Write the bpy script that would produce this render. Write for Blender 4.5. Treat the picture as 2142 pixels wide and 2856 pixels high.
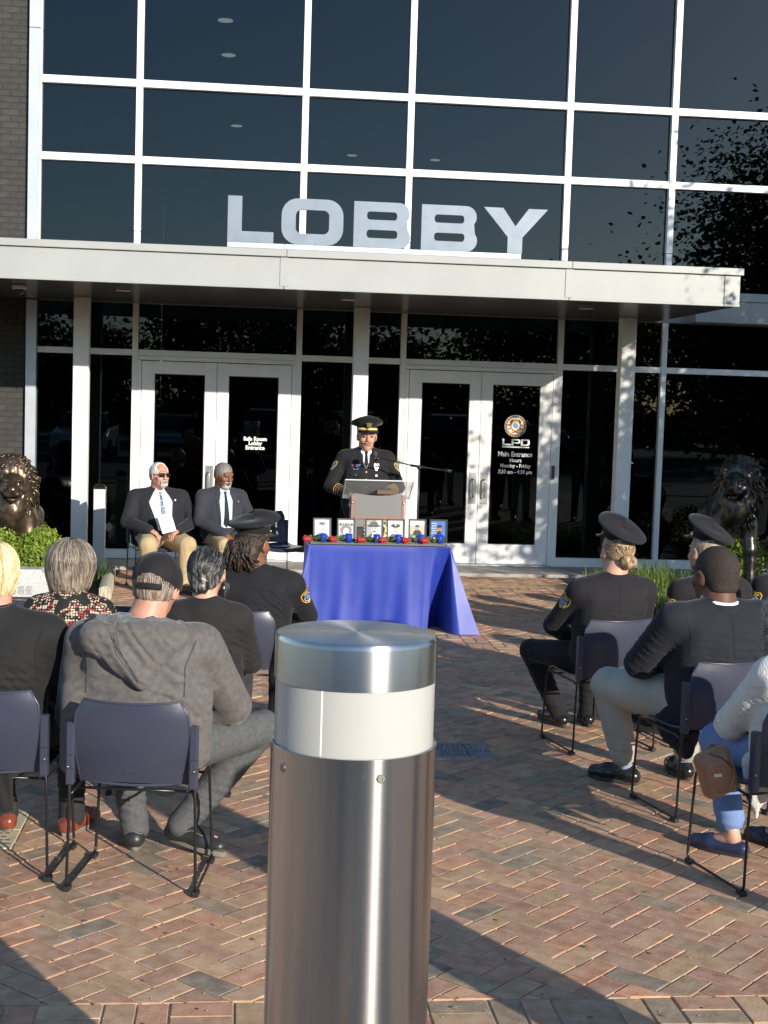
import bpy, math, random
import numpy as np
from mathutils import Vector, Matrix
from mathutils.bvhtree import BVHTree

for o in list(bpy.data.objects): bpy.data.objects.remove(o)
scene = bpy.context.scene
col = scene.collection
R = math.radians
random.seed(7)
rng = np.random.default_rng(11)

# ------------------------------------------------------------------ camera
CAM_YAW, CAM_PITCH, CAM_ROLL = R(5.88), R(-4.36), R(1.78)
fw = Vector((math.sin(CAM_YAW) * math.cos(CAM_PITCH), math.cos(CAM_YAW) * math.cos(CAM_PITCH), math.sin(CAM_PITCH)))
rt = Vector((math.cos(CAM_YAW), -math.sin(CAM_YAW), 0))
up = rt.cross(fw)
r2 = math.cos(CAM_ROLL) * rt + math.sin(CAM_ROLL) * up
u2 = -math.sin(CAM_ROLL) * rt + math.cos(CAM_ROLL) * up
cd = bpy.data.cameras.new('camera')
cd.sensor_fit = 'VERTICAL'; cd.sensor_height = 24.0; cd.sensor_width = 18.0
cd.lens = 24.0 * 3960 / 2856
cd.clip_start = 0.05; cd.clip_end = 3000
cam = bpy.data.objects.new('camera', cd); col.objects.link(cam)
mw = Matrix.Identity(4)
for i in range(3):
    mw[i][0] = r2[i]; mw[i][1] = u2[i]; mw[i][2] = -fw[i]
mw[0][3], mw[1][3], mw[2][3] = 0.0, -17.33, 2.0
cam.matrix_world = mw
scene.camera = cam

# ------------------------------------------------------------------ light
SUN_AZ, SUN_EL = R(150), R(17.0)          # clockwise from +Y; behind the camera, to its right
w = bpy.data.worlds.new('World'); scene.world = w; w.use_nodes = True
wn = w.node_tree; wn.nodes.clear()
sky = wn.nodes.new('ShaderNodeTexSky'); sky.sky_type = 'NISHITA'; sky.sun_disc = False
sky.sun_elevation = SUN_EL; sky.sun_rotation = SUN_AZ
sky.altitude = 150; sky.air_density = 1.0; sky.dust_density = 0.25; sky.ozone_density = 2.2
bg = wn.nodes.new('ShaderNodeBackground'); bg.inputs[1].default_value = 0.135
wo = wn.nodes.new('ShaderNodeOutputWorld')
wn.links.new(sky.outputs[0], bg.inputs[0]); wn.links.new(bg.outputs[0], wo.inputs[0])
sl = bpy.data.lights.new('sun', 'SUN'); sl.energy = 4.2; sl.angle = R(0.53); sl.color = (1.0, 0.91, 0.79)
sun = bpy.data.objects.new('sun', sl); col.objects.link(sun)
sdir = Vector((math.sin(SUN_AZ) * math.cos(SUN_EL), math.cos(SUN_AZ) * math.cos(SUN_EL), math.sin(SUN_EL)))
sun.rotation_euler = sdir.to_track_quat('Z', 'Y').to_euler()
sun.location = (20, -34, 14)
vs = scene.view_settings
vs.view_transform = 'Standard'; vs.look = 'None'; vs.exposure = 0.66; vs.gamma = 1.0
scene.render.film_transparent = False
try:
    scene.cycles.max_bounces = 8; scene.cycles.transparent_max_bounces = 16
    scene.cycles.caustics_reflective = False; scene.cycles.caustics_refractive = False
    scene.cycles.sample_clamp_indirect = 4
except Exception: pass

# ------------------------------------------------------------------ materials
MATS = {}
def M(name, colr, rough=0.6, metal=0.0, var=0.0, vs_=8.0, bump=0.0, bs=120.0, spec=0.5, col2=None, stretch=(1, 1, 1),
      sheen=0.0, alpha=None, trans=0.0, coat=0.0, detail=4.0, fac=(0.35, 0.65), rvar=0.0, bdist=0.004, crease=None):
    if name in MATS: return MATS[name]
    m = bpy.data.materials.new(name); m.use_nodes = True; nt = m.node_tree; b = nt.nodes['Principled BSDF']
    b.inputs['Base Color'].default_value = (*colr, 1); b.inputs['Roughness'].default_value = rough
    b.inputs['Metallic'].default_value = metal; b.inputs['Specular IOR Level'].default_value = spec
    if sheen: b.inputs['Sheen Weight'].default_value = sheen; b.inputs['Sheen Roughness'].default_value = 0.4
    if coat: b.inputs['Coat Weight'].default_value = coat; b.inputs['Coat Roughness'].default_value = 0.1
    if trans: b.inputs['Transmission Weight'].default_value = trans
    if alpha is not None: b.inputs['Alpha'].default_value = alpha
    tc = nt.nodes.new('ShaderNodeTexCoord'); mp = nt.nodes.new('ShaderNodeMapping'); mp.inputs['Scale'].default_value = stretch
    nt.links.new(tc.outputs['Object'], mp.inputs[0])
    if var or col2:
        n = nt.nodes.new('ShaderNodeTexNoise'); n.inputs['Scale'].default_value = vs_; n.inputs['Detail'].default_value = detail
        nt.links.new(mp.outputs[0], n.inputs['Vector'])
        rp = nt.nodes.new('ShaderNodeValToRGB')
        c0 = tuple(max(0, c * (1 - var)) for c in colr); c1 = tuple(min(1, c * (1 + var)) for c in colr)
        if col2: c0, c1 = colr, col2
        rp.color_ramp.elements[0].color = (*c0, 1); rp.color_ramp.elements[1].color = (*c1, 1)
        rp.color_ramp.elements[0].position, rp.color_ramp.elements[1].position = fac
        nt.links.new(n.outputs['Fac'], rp.inputs[0]); nt.links.new(rp.outputs[0], b.inputs['Base Color'])
    if rvar:
        n3 = nt.nodes.new('ShaderNodeTexNoise'); n3.inputs['Scale'].default_value = 6; nt.links.new(mp.outputs[0], n3.inputs['Vector'])
        mr = nt.nodes.new('ShaderNodeMapRange'); mr.inputs[3].default_value = max(0.02, rough - rvar); mr.inputs[4].default_value = rough + rvar
        nt.links.new(n3.outputs['Fac'], mr.inputs[0]); nt.links.new(mr.outputs[0], b.inputs['Roughness'])
    if bump:
        n2 = nt.nodes.new('ShaderNodeTexNoise'); n2.inputs['Scale'].default_value = bs; n2.inputs['Detail'].default_value = 3
        nt.links.new(mp.outputs[0], n2.inputs['Vector'])
        bp = nt.nodes.new('ShaderNodeBump'); bp.inputs['Strength'].default_value = bump; bp.inputs['Distance'].default_value = bdist
        nt.links.new(n2.outputs['Fac'], bp.inputs['Height']); nt.links.new(bp.outputs[0], b.inputs['Normal'])
        if crease:
            n5 = nt.nodes.new('ShaderNodeTexNoise'); n5.noise_type = 'RIDGED_MULTIFRACTAL'; n5.inputs['Scale'].default_value = crease[1]; n5.inputs['Detail'].default_value = 2.5; n5.inputs['Distortion'].default_value = .6
            nt.links.new(mp.outputs[0], n5.inputs['Vector'])
            b5 = nt.nodes.new('ShaderNodeBump'); b5.inputs['Strength'].default_value = crease[0]; b5.inputs['Distance'].default_value = crease[2]; b5.invert = True
            nt.links.new(n5.outputs['Fac'], b5.inputs['Height']); nt.links.new(b5.outputs[0], bp.inputs['Normal'])
    MATS[name] = m
    return m

def emit(name, colr, strength):
    if name in MATS: return MATS[name]
    m = bpy.data.materials.new(name); m.use_nodes = True; nt = m.node_tree
    b = nt.nodes['Principled BSDF']; b.inputs['Base Color'].default_value = (*colr, 1)
    b.inputs['Emission Color'].default_value = (*colr, 1); b.inputs['Emission Strength'].default_value = strength
    MATS[name] = m; return m

def glass_mat(name, tint, f0, rough=0.0, wave=0.0):
    """coated architectural glass: mirror part by Fresnel, the rest tinted see-through"""
    m = bpy.data.materials.new(name); m.use_nodes = True; nt = m.node_tree; nt.nodes.clear()
    out = nt.nodes.new('ShaderNodeOutputMaterial'); mix = nt.nodes.new('ShaderNodeMixShader')
    tr = nt.nodes.new('ShaderNodeBsdfTransparent'); tr.inputs[0].default_value = (*tint, 1)
    gl = nt.nodes.new('ShaderNodeBsdfGlossy'); gl.inputs['Color'].default_value = (.74, .89, 1.0, 1); gl.inputs['Roughness'].default_value = rough
    fr = nt.nodes.new('ShaderNodeFresnel'); fr.inputs[0].default_value = (1 + math.sqrt(f0)) / (1 - math.sqrt(f0))
    if wave:
        tc = nt.nodes.new('ShaderNodeTexCoord'); n = nt.nodes.new('ShaderNodeTexNoise'); n.inputs['Scale'].default_value = 1.3; n.inputs['Detail'].default_value = 1
        nt.links.new(tc.outputs['Object'], n.inputs['Vector'])
        bp = nt.nodes.new('ShaderNodeBump'); bp.inputs['Strength'].default_value = wave; bp.inputs['Distance'].default_value = 0.01
        nt.links.new(n.outputs['Fac'], bp.inputs['Height']); nt.links.new(bp.outputs[0], gl.inputs['Normal'])
    nt.links.new(fr.outputs[0], mix.inputs[0]); nt.links.new(tr.outputs[0], mix.inputs[1]); nt.links.new(gl.outputs[0], mix.inputs[2])
    nt.links.new(mix.outputs[0], out.inputs[0]); MATS[name] = m; return m

# ------------------------------------------------------------------ object helpers
def link(o, parent=None):
    col.objects.link(o)
    if parent is not None: o.parent = parent
    return o
def tag(o, label=None, cat=None, group=None, kind=None):
    if label: o['label'] = label
    if cat: o['category'] = cat
    if group: o['group'] = group
    if kind: o['kind'] = kind
    return o
def empty(name, loc=(0, 0, 0), rz=0.0, label=None, cat=None, group=None, parent=None):
    o = bpy.data.objects.new(name, None); o.empty_display_size = 0.1
    o.location = loc; o.rotation_euler = (0, 0, rz); link(o, parent); tag(o, label, cat, group); return o
def mesh_obj(name, v, f, mat, parent=None, smooth=False, midx=None, attr=None):
    me = bpy.data.meshes.new(name)
    me.from_pydata([tuple(map(float, p)) for p in v] if not isinstance(v, np.ndarray) else v.tolist(), [], f if not isinstance(f, np.ndarray) else f.tolist())
    for m in (mat if isinstance(mat, (list, tuple)) else [mat]): me.materials.append(m)
    if midx is not None: me.polygons.foreach_set('material_index', np.asarray(midx, dtype=np.int32))
    if smooth: me.polygons.foreach_set('use_smooth', np.ones(len(me.polygons), dtype=bool))
    if attr is not None:
        a = me.color_attributes.new('Col', 'FLOAT_COLOR', 'POINT'); a.data.foreach_set('color', np.asarray(attr, dtype=np.float32).ravel())
    me.update()
    o = bpy.data.objects.new(name, me); link(o, parent); return o
def sharp_smooth(o, ang=40):
    me = o.data
    me.polygons.foreach_set('use_smooth', np.ones(len(me.polygons), dtype=bool))
    me.set_sharp_from_angle(angle=R(ang)); return o
def dup(o, parent=None, loc=None, rz=None, label=None, group=None):
    c = o.copy(); col.objects.link(c)
    if parent is not None: c.parent = parent
    if loc is not None: c.location = loc
    if rz is not None: c.rotation_euler = (0, 0, rz)
    if label: c['label'] = label
    if group: c['group'] = group
    for ch in list(o.children): dup(ch, c)
    return c

class MB:
    """collects shapes into one mesh"""
    def __init__(s): s.v = []; s.f = []; s.m = []
    def add(s, v, f, mi=0):
        b = len(s.v); s.v += [tuple(p) for p in v]; s.f += [tuple(i + b for i in q) for q in f]; s.m += [mi] * len(f); return s
    def box(s, x0, x1, y0, y1, z0, z1, c=0.0, mi=0):
        if c <= 0:
            v = [(x0, y0, z0), (x1, y0, z0), (x1, y1, z0), (x0, y1, z0), (x0, y0, z1), (x1, y0, z1), (x1, y1, z1), (x0, y1, z1)]
            f = [(0, 3, 2, 1), (4, 5, 6, 7), (0, 1, 5, 4), (1, 2, 6, 5), (2, 3, 7, 6), (3, 0, 4, 7)]
            return s.add(v, f, mi)
        X = (x0, x1); Y = (y0, y1); Z = (z0, z1); v = []; id_ = {}
        for i in (0, 1):
            for j in (0, 1):
                for k in (0, 1):
                    sx, sy, sz = (c if i == 0 else -c), (c if j == 0 else -c), (c if k == 0 else -c)
                    for a, p in enumerate(((X[i], Y[j] + sy, Z[k] + sz), (X[i] + sx, Y[j], Z[k] + sz), (X[i] + sx, Y[j] + sy, Z[k]))):
                        id_[i, j, k, a] = len(v); v.append(p)
        f = []
        q = lambda *t: f.append(tuple(id_[x] for x in t))
        q((0, 0, 0, 0), (0, 0, 1, 0), (0, 1, 1, 0), (0, 1, 0, 0)); q((1, 0, 0, 0), (1, 1, 0, 0), (1, 1, 1, 0), (1, 0, 1, 0))
        q((0, 0, 0, 1), (1, 0, 0, 1), (1, 0, 1, 1), (0, 0, 1, 1)); q((0, 1, 0, 1), (0, 1, 1, 1), (1, 1, 1, 1), (1, 1, 0, 1))
        q((0, 0, 0, 2), (0, 1, 0, 2), (1, 1, 0, 2), (1, 0, 0, 2)); q((0, 0, 1, 2), (1, 0, 1, 2), (1, 1, 1, 2), (0, 1, 1, 2))
        for k in (0, 1):
            for j in (0, 1): q((0, j, k, 1), (1, j, k, 1), (1, j, k, 2), (0, j, k, 2))
            for i in (0, 1): q((i, 0, k, 0), (i, 1, k, 0), (i, 1, k, 2), (i, 0, k, 2))
        for i in (0, 1):
            for j in (0, 1): q((i, j, 0, 0), (i, j, 1, 0), (i, j, 1, 1), (i, j, 0, 1))
        for i in (0, 1):
            for j in (0, 1):
                for k in (0, 1): q((i, j, k, 0), (i, j, k, 1), (i, j, k, 2))
        return s.add(v, f, mi)
    def tube(s, pts, r, n=8, mi=0, closed=False, caps=True):
        P = [Vector(p) for p in pts]; m = len(P); rs = r if isinstance(r, (list, tuple)) else [r] * m
        v = []; f = []; prev = None
        for i, p in enumerate(P):
            t = (P[(i + 1) % m] - P[i - 1]) if closed or 0 < i < m - 1 else (P[1] - P[0] if i == 0 else P[-1] - P[-2])
            t.normalize()
            if prev is None:
                a = t.orthogonal().normalized()
            else:
                a = prev - t * prev.dot(t)
                a = a.normalized() if a.length > 1e-6 else t.orthogonal().normalized()
            prev = a; b = t.cross(a)
            for k in range(n):
                th = 2 * math.pi * k / n; v.append(p + (a * math.cos(th) + b * math.sin(th)) * rs[i])
        for i in range(m if closed else m - 1):
            j = (i + 1) % m
            for k in range(n): f.append((i * n + k, i * n + (k + 1) % n, j * n + (k + 1) % n, j * n + k))
        if caps and not closed: f.append(tuple(range(n - 1, -1, -1))); f.append(tuple(range((m - 1) * n, m * n)))
        return s.add(v, f, mi)
    def lathe(s, prof, n=32, cx=0, cy=0, mi=0, sx=1.0, sy=1.0):
        v = []; f = []; m = len(prof)
        for r_, z in prof:
            for k in range(n):
                th = 2 * math.pi * k / n; v.append((cx + r_ * sx * math.cos(th), cy + r_ * sy * math.sin(th), z))
        for i in range(m - 1):
            for k in range(n): f.append((i * n + k, i * n + (k + 1) % n, (i + 1) * n + (k + 1) % n, (i + 1) * n + k))
        f.append(tuple(range(n - 1, -1, -1))); f.append(tuple(range((m - 1) * n, m * n)))
        return s.add(v, f, mi)
    def prism(s, poly, y0, y1, mi=0, axes='xz'):
        """extrude a simple 2-D polygon between two depths"""
        n = len(poly)
        mk = {'xz': lambda a, b, d: (a, d, b), 'xy': lambda a, b, d: (a, b, d), 'yz': lambda a, b, d: (d, a, b)}[axes]
        v = [mk(a, b, y0) for a, b in poly] + [mk(a, b, y1) for a, b in poly]
        f = [tuple(range(n - 1, -1, -1)), tuple(range(n, 2 * n))] + [(i, (i + 1) % n, n + (i + 1) % n, n + i) for i in range(n)]
        return s.add(v, f, mi)
    def build(s, name, mat, parent=None, smooth=False, ang=None):
        o = mesh_obj(name, s.v, s.f, mat, parent, smooth, s.m)
        if ang: sharp_smooth(o, ang)
        return o
    def xform(s, mat4):
        s.v = [tuple(mat4 @ Vector(p)) for p in s.v]; return s

def fillet(pts, r=0.03, n=4):
    out = [Vector(pts[0])]
    for i in range(1, len(pts) - 1):
        p, a, b = Vector(pts[i]), Vector(pts[i - 1]), Vector(pts[i + 1])
        da, db = (a - p), (b - p); ra = min(r, da.length * 0.45); rb = min(r, db.length * 0.45)
        A = p + da.normalized() * ra; B = p + db.normalized() * rb
        for k in range(n + 1):
            t = k / n; out.append(A * (1 - t) ** 2 + p * 2 * t * (1 - t) + B * t * t)
    out.append(Vector(pts[-1])); return out

def text_mesh(name, body, size, mat, parent=None, extrude=0.001, bold=0.0, sx=1.0, align='CENTER', shear=0.0):
    c = bpy.data.curves.new(name + '_c', 'FONT'); c.body = body; c.size = size; c.align_x = align; c.extrude = extrude; c.offset = bold; c.shear = shear
    c.resolution_u = 3
    to = bpy.data.objects.new(name + '_t', c); col.objects.link(to)
    dg = bpy.context.evaluated_depsgraph_get(); me = bpy.data.meshes.new_from_object(to.evaluated_get(dg))
    col.objects.unlink(to); bpy.data.objects.remove(to)
    me.name = name; me.materials.clear(); me.materials.append(mat)
    for v in me.vertices: v.co.x *= sx
    o = bpy.data.objects.new(name, me); link(o, parent); return o

# ------------------------------------------------------------------ implicit surfaces
_T = rng.random((32, 32, 32)).astype(np.float32)
def vnoise(x, y, z):
    def fr(a):
        i = np.floor(a).astype(np.int32); t = (a - i).astype(np.float32); return i, t * t * (3 - 2 * t)
    (i, u), (j, v), (k, w_) = fr(x), fr(y), fr(z)
    i0, j0, k0, i1, j1, k1 = i & 31, j & 31, k & 31, (i + 1) & 31, (j + 1) & 31, (k + 1) & 31
    g = lambda a, b, c: _T[a, b, c]
    return ((g(i0, j0, k0) * (1 - u) + g(i1, j0, k0) * u) * (1 - v) + (g(i0, j1, k0) * (1 - u) + g(i1, j1, k0) * u) * v) * (1 - w_) + \
           ((g(i0, j0, k1) * (1 - u) + g(i1, j0, k1) * u) * (1 - v) + (g(i0, j1, k1) * (1 - u) + g(i1, j1, k1) * u) * v) * w_ - 0.5
def rotm(rx=0, ry=0, rz=0):
    return np.array((Matrix.Rotation(rz, 3, 'Z') @ Matrix.Rotation(ry, 3, 'Y') @ Matrix.Rotation(rx, 3, 'X')))
def C(a, b, ra, rb=None): return ('c', np.array(a, float), np.array(b, float), ra, ra if rb is None else rb)
def E(c, r, rot=None): return ('e', np.array(c, float), np.array(r, float), rot)
def B(c, h, rnd=0.01, rot=None): return ('b', np.array(c, float), np.array(h, float), rnd, rot)
def pbox(p):
    if p[0] == 'c':
        r_ = max(p[3], p[4]); return np.minimum(p[1], p[2]) - r_, np.maximum(p[1], p[2]) + r_
    if p[0] == 'e': r_ = p[2] if p[3] is None else np.full(3, p[2].max())
    else: r_ = p[2] if p[4] is None else np.full(3, np.linalg.norm(p[2]))
    return p[1] - r_, p[1] + r_
def pd(p, X, Y, Z):
    if p[0] == 'c':
        a, b, ra, rb = p[1:]; ba = b - a; l2 = max(1e-9, float(ba @ ba))
        x, y, z = X - a[0], Y - a[1], Z - a[2]
        t = np.clip((x * ba[0] + y * ba[1] + z * ba[2]) / l2, 0, 1)
        return np.sqrt((x - t * ba[0]) ** 2 + (y - t * ba[1]) ** 2 + (z - t * ba[2]) ** 2) - (ra + (rb - ra) * t)
    c = p[1]; x, y, z = X - c[0], Y - c[1], Z - c[2]
    Rm = p[3] if p[0] == 'e' else p[4]
    if Rm is not None:
        Q = Rm.T; x, y, z = (Q[0, 0] * x + Q[0, 1] * y + Q[0, 2] * z), (Q[1, 0] * x + Q[1, 1] * y + Q[1, 2] * z), (Q[2, 0] * x + Q[2, 1] * y + Q[2, 2] * z)
    if p[0] == 'e':
        r_ = p[2]; k0 = np.sqrt((x / r_[0]) ** 2 + (y / r_[1]) ** 2 + (z / r_[2]) ** 2)
        k1 = np.sqrt((x / r_[0] ** 2) ** 2 + (y / r_[1] ** 2) ** 2 + (z / r_[2] ** 2) ** 2) + 1e-6
        return k0 * (k0 - 1) / k1
    h, rd = p[2] - p[3], p[3]
    qx, qy, qz = np.abs(x) - h[0], np.abs(y) - h[1], np.abs(z) - h[2]
    return np.sqrt(np.maximum(qx, 0) ** 2 + np.maximum(qy, 0) ** 2 + np.maximum(qz, 0) ** 2) + np.minimum(np.maximum(qx, np.maximum(qy, qz)), 0) - rd
def smin(a, b, k):
    if k <= 0: return np.minimum(a, b)
    h = np.maximum(k - np.abs(a - b), 0) / k
    return np.minimum(a, b) - h * h * k * 0.25
def nets(spec, h, disp=None, pad=None, bounds=None, smooth=0):
    """spec: list of (op, prim, k) -> smooth closed mesh by surface nets"""
    if bounds is None:
        lo = np.full(3, 1e9); hi = -lo
        for op, p, k in spec:
            if op == '+': a, b = pbox(p); lo = np.minimum(lo, a); hi = np.maximum(hi, b)
    else: lo, hi = np.array(bounds[0], float), np.array(bounds[1], float)
    pad = pad or 3 * h; lo = lo - pad; hi = hi + pad
    ax = [np.arange(lo[i], hi[i] + h, h, dtype=np.float32) for i in range(3)]
    X, Y, Z = ax[0][:, None, None], ax[1][None, :, None], ax[2][None, None, :]
    d = None
    for op, p, k in spec:
        e = pd(p, X, Y, Z).astype(np.float32)
        if d is None: d = e
        elif op == '+': d = smin(d, e, k)
        elif op == '-': d = -smin(-d, e, k)
        else: d = -smin(-d, -e, k)
    if disp is not None: d = d + disp(X, Y, Z).astype(np.float32)
    d = np.ascontiguousarray(np.broadcast_to(d, (len(ax[0]), len(ax[1]), len(ax[2]))))
    s = d < 0; nx, ny, nz = d.shape
    cx, cy, cz = nx - 1, ny - 1, nz - 1
    acc = np.zeros((cx, cy, cz, 3), np.float32); cnt = np.zeros((cx, cy, cz), np.float32)
    cor = [(0, 0, 0), (1, 0, 0), (0, 1, 0), (1, 1, 0), (0, 0, 1), (1, 0, 1), (0, 1, 1), (1, 1, 1)]
    sub = lambda A, c: A[c[0]:c[0] + cx, c[1]:c[1] + cy, c[2]:c[2] + cz]
    for a in cor:
        for axi in range(3):
            if a[axi] == 1: continue
            b = list(a); b[axi] = 1
            da, db = sub(d, a), sub(d, b); m = sub(s, a) != sub(s, b)
            t = da / np.where(m, da - db, 1)
            for q in range(3):
                acc[..., q] += np.where(m, (t if q == axi else a[q]), 0)
            cnt += m
    act = cnt > 0; idx = np.full((cx, cy, cz), -1, np.int64); ii = np.argwhere(act); idx[act] = np.arange(len(ii))
    V = (acc[act] / cnt[act][:, None] + ii) * h + np.array([a[0] for a in ax])
    F = []
    for axi in range(3):
        o1, o2 = (axi + 1) % 3, (axi + 2) % 3
        sl = [slice(None)] * 3; sh = [slice(None)] * 3; sl[axi] = slice(0, -1); sh[axi] = slice(1, None)
        for q in (o1, o2): sl[q] = slice(1, -1); sh[q] = slice(1, -1)
        A, B_ = s[tuple(sl)], s[tuple(sh)]
        pt = np.argwhere(A != B_)
        if len(pt) == 0: continue
        fl = A[tuple(pt.T)]
        base = pt.copy(); base[:, o1] += 1; base[:, o2] += 1
        def gi(d1, d2):
            q = base.copy(); q[:, o1] -= d1; q[:, o2] -= d2; return idx[tuple(q.T)]
        q = np.stack([gi(1, 1), gi(0, 1), gi(0, 0), gi(1, 0)], 1)
        q[~fl] = q[~fl][:, ::-1]; F.append(q)
    F = np.concatenate(F)
    for _ in range(smooth):
        S = np.zeros_like(V); n = np.zeros(len(V))
        for a, b in ((0, 1), (1, 2), (2, 3), (3, 0)):
            np.add.at(S, F[:, a], V[F[:, b]]); np.add.at(S, F[:, b], V[F[:, a]]); np.add.at(n, F[:, a], 1); np.add.at(n, F[:, b], 1)
        V = V * 0.4 + 0.6 * S / np.maximum(n, 1)[:, None]
    return V, F
def sdf_obj(name, spec, h, mat, parent=None, disp=None, smooth=0, bounds=None):
    V, F = nets(spec, h, disp, smooth=smooth, bounds=bounds); return mesh_obj(name, V, F, mat, parent, True)
def bvh_of(*objs):
    vs_, fs = [], []
    for o in objs:
        b = len(vs_); vs_ += [v.co.copy() for v in o.data.vertices]; fs += [[i + b for i in p.vertices] for p in o.data.polygons]
    return BVHTree.FromPolygons(vs_, fs)
def decal(name, bvh, c, nrm, upv, outline, mat, parent=None, off=0.003, res=0.012, smooth=True, bulge=0.0):
    """a thin cloth-like patch with the given 2-D outline laid onto a surface"""
    n = Vector(nrm).normalized(); upv = Vector(upv); u = upv.cross(n).normalized(); v = n.cross(u).normalized(); c = Vector(c)
    # triangulate the outline as a grid clipped to the polygon + its border
    from mathutils.geometry import delaunay_2d_cdt
    pts = []
    for i in range(len(outline)):
        a, b = Vector(outline[i]), Vector(outline[(i + 1) % len(outline)]); k = max(1, int((b - a).length / res))
        for j in range(k): pts.append(a + (b - a) * j / k)
    nb = len(pts); edges = [(i, (i + 1) % nb) for i in range(nb)]
    xs = [p.x for p in pts]; ys = [p.y for p in pts]
    def inside(x, y):
        r_ = False
        for i in range(nb):
            a, b = pts[i], pts[(i + 1) % nb]
            if (a.y > y) != (b.y > y) and x < (b.x - a.x) * (y - a.y) / (b.y - a.y) + a.x: r_ = not r_
        return r_
    inner = []
    gx = min(xs) + res * 0.5
    while gx < max(xs):
        gy = min(ys) + res * 0.5
        while gy < max(ys):
            if inside(gx, gy): inner.append(Vector((gx, gy)))
            gy += res
        gx += res
    V2, _, F2, *_r = delaunay_2d_cdt(pts + inner, edges, [list(range(nb))], 1, 1e-5)
    P = []; last = None
    for p in V2:
        o = c + u * p.x + v * p.y + n * 0.4
        h, nn, _, dd = bvh.ray_cast(o, -n, 0.8)
        if h is None:
            h2, nn, _, _ = bvh.find_nearest(c + u * p.x + v * p.y); h = h2
        P.append(h + n * off)
    me_f = [tuple(f) for f in F2]
    ob = mesh_obj(name, P, me_f, mat, parent, smooth)
    # face outward
    me = ob.data
    if me.polygons and sum(p.normal.dot(n) for p in me.polygons) < 0: me.flip_normals()
    return ob
# ================================================================== BUILDING
WHITE = M('white_painted_aluminium', (0.82, 0.815, 0.79), 0.42, bump=0.02, bs=60, var=0.03, vs_=3)
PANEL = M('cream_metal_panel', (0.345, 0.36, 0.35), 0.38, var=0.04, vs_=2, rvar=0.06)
ALU = M('brushed_aluminium', (0.50, 0.55, 0.60), 0.42, metal=0.45, var=0.05, vs_=5, rvar=0.08)
LETTER = M('letter_aluminium', (0.20, 0.245, 0.30), 0.5, metal=0.3, var=0.08, vs_=5, rvar=0.1)
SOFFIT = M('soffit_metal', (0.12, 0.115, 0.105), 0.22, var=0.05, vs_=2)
DARKSEAL = M('dark_gasket', (0.02, 0.02, 0.02), 0.6)
STEELP = M('satin_steel_plate', (0.42, 0.42, 0.40), 0.35, metal=0.9)
MORTAR = M('dark_mortar', (0.036, 0.034, 0.031), 0.9, bump=0.4, bs=150, var=0.15, vs_=12)
WBRICK = [M('iron_brick_%d' % i, c, 0.75, bump=0.5, bs=90, var=0.18, vs_=14) for i, c in enumerate(((0.036, 0.034, 0.031), (0.031, 0.030, 0.027), (0.041, 0.038, 0.034), (0.034, 0.031, 0.028)))]
INT = M('interior_dark_wall', (0.035, 0.037, 0.04), 0.8, var=0.2, vs_=1)
GLASS = glass_mat('tinted_window_glass', (0.12, 0.135, 0.14), 0.042, 0.0, 0.012)
GLASSD = glass_mat('door_glass', (0.09, 0.10, 0.10), 0.026, 0.0, 0.010)
DECALW = M('white_vinyl', (0.8, 0.8, 0.78), 0.5)
LAMPW = emit('downlight_diffuser', (1.0, 0.95, 0.82), 7.0)
LAMPD = M('downlight_trim', (0.75, 0.74, 0.68), 0.4)

bld = empty('lobby_building', (0, 0, 0), label='glass and white metal lobby front with grey brick wing and flat entrance canopy', cat='building')
XS = [-2.47, -1.27, 0.69, 1.96, 3.91, 5.22, 7.17, 8.5]
ZU = [3.52, 4.79, 5.68, 7.25]
# panes, upper storey
for i in range(len(XS) - 1):
    for j in range(len(ZU) - 1):
        MB().box(XS[i] + 0.03, XS[i + 1] - 0.03, 0.030, 0.052, ZU[j] + 0.03, ZU[j + 1] - 0.03).build('window_pane', GLASS, bld)
# upper mullions (posts full height, rails butted between them)
for i, x in enumerate(XS):
    if i == 0: continue
    MB().box(x - 0.039, x + 0.039, -0.045, 0.11, 3.96 if i in (1, 2, 3, 4, 5) else 3.45, 7.6, 0.003).build('mullion', WHITE, bld)
    if i in (1, 2, 3, 4, 5): MB().box(x - 0.037, x + 0.037, -0.043, 0.11, 3.45, 3.952, 0.003).build('mullion', WHITE, bld)
for z in ZU[1:]:
    for i in range(len(XS) - 1):
        l = XS[i] + (0.068 if i == 0 else 0.0395); r_ = XS[i + 1] - 0.0395
        MB().box(l, r_, -0.038, 0.10, z - 0.043, z + 0.043, 0.003).build('transom_rail', WHITE, bld)
# jamb trim at the brick wall, in lengths, with a thin white return
for z0, z1 in ((3.47, 6.24), (6.246, 7.6)):
    MB().box(-2.548, -2.425, -0.075, 0.12, z0, z1, 0.003).build('jamb_trim', ALU, bld)
    MB().box(-2.4235, -2.403, -0.055, 0.12, z0, z1, 0.002).build('jamb_trim', WHITE, bld)
MB().box(-2.548, -2.425, -0.075, 0.12, 0.04, 3.1, 0.003).build('jamb_trim', ALU, bld)
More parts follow.
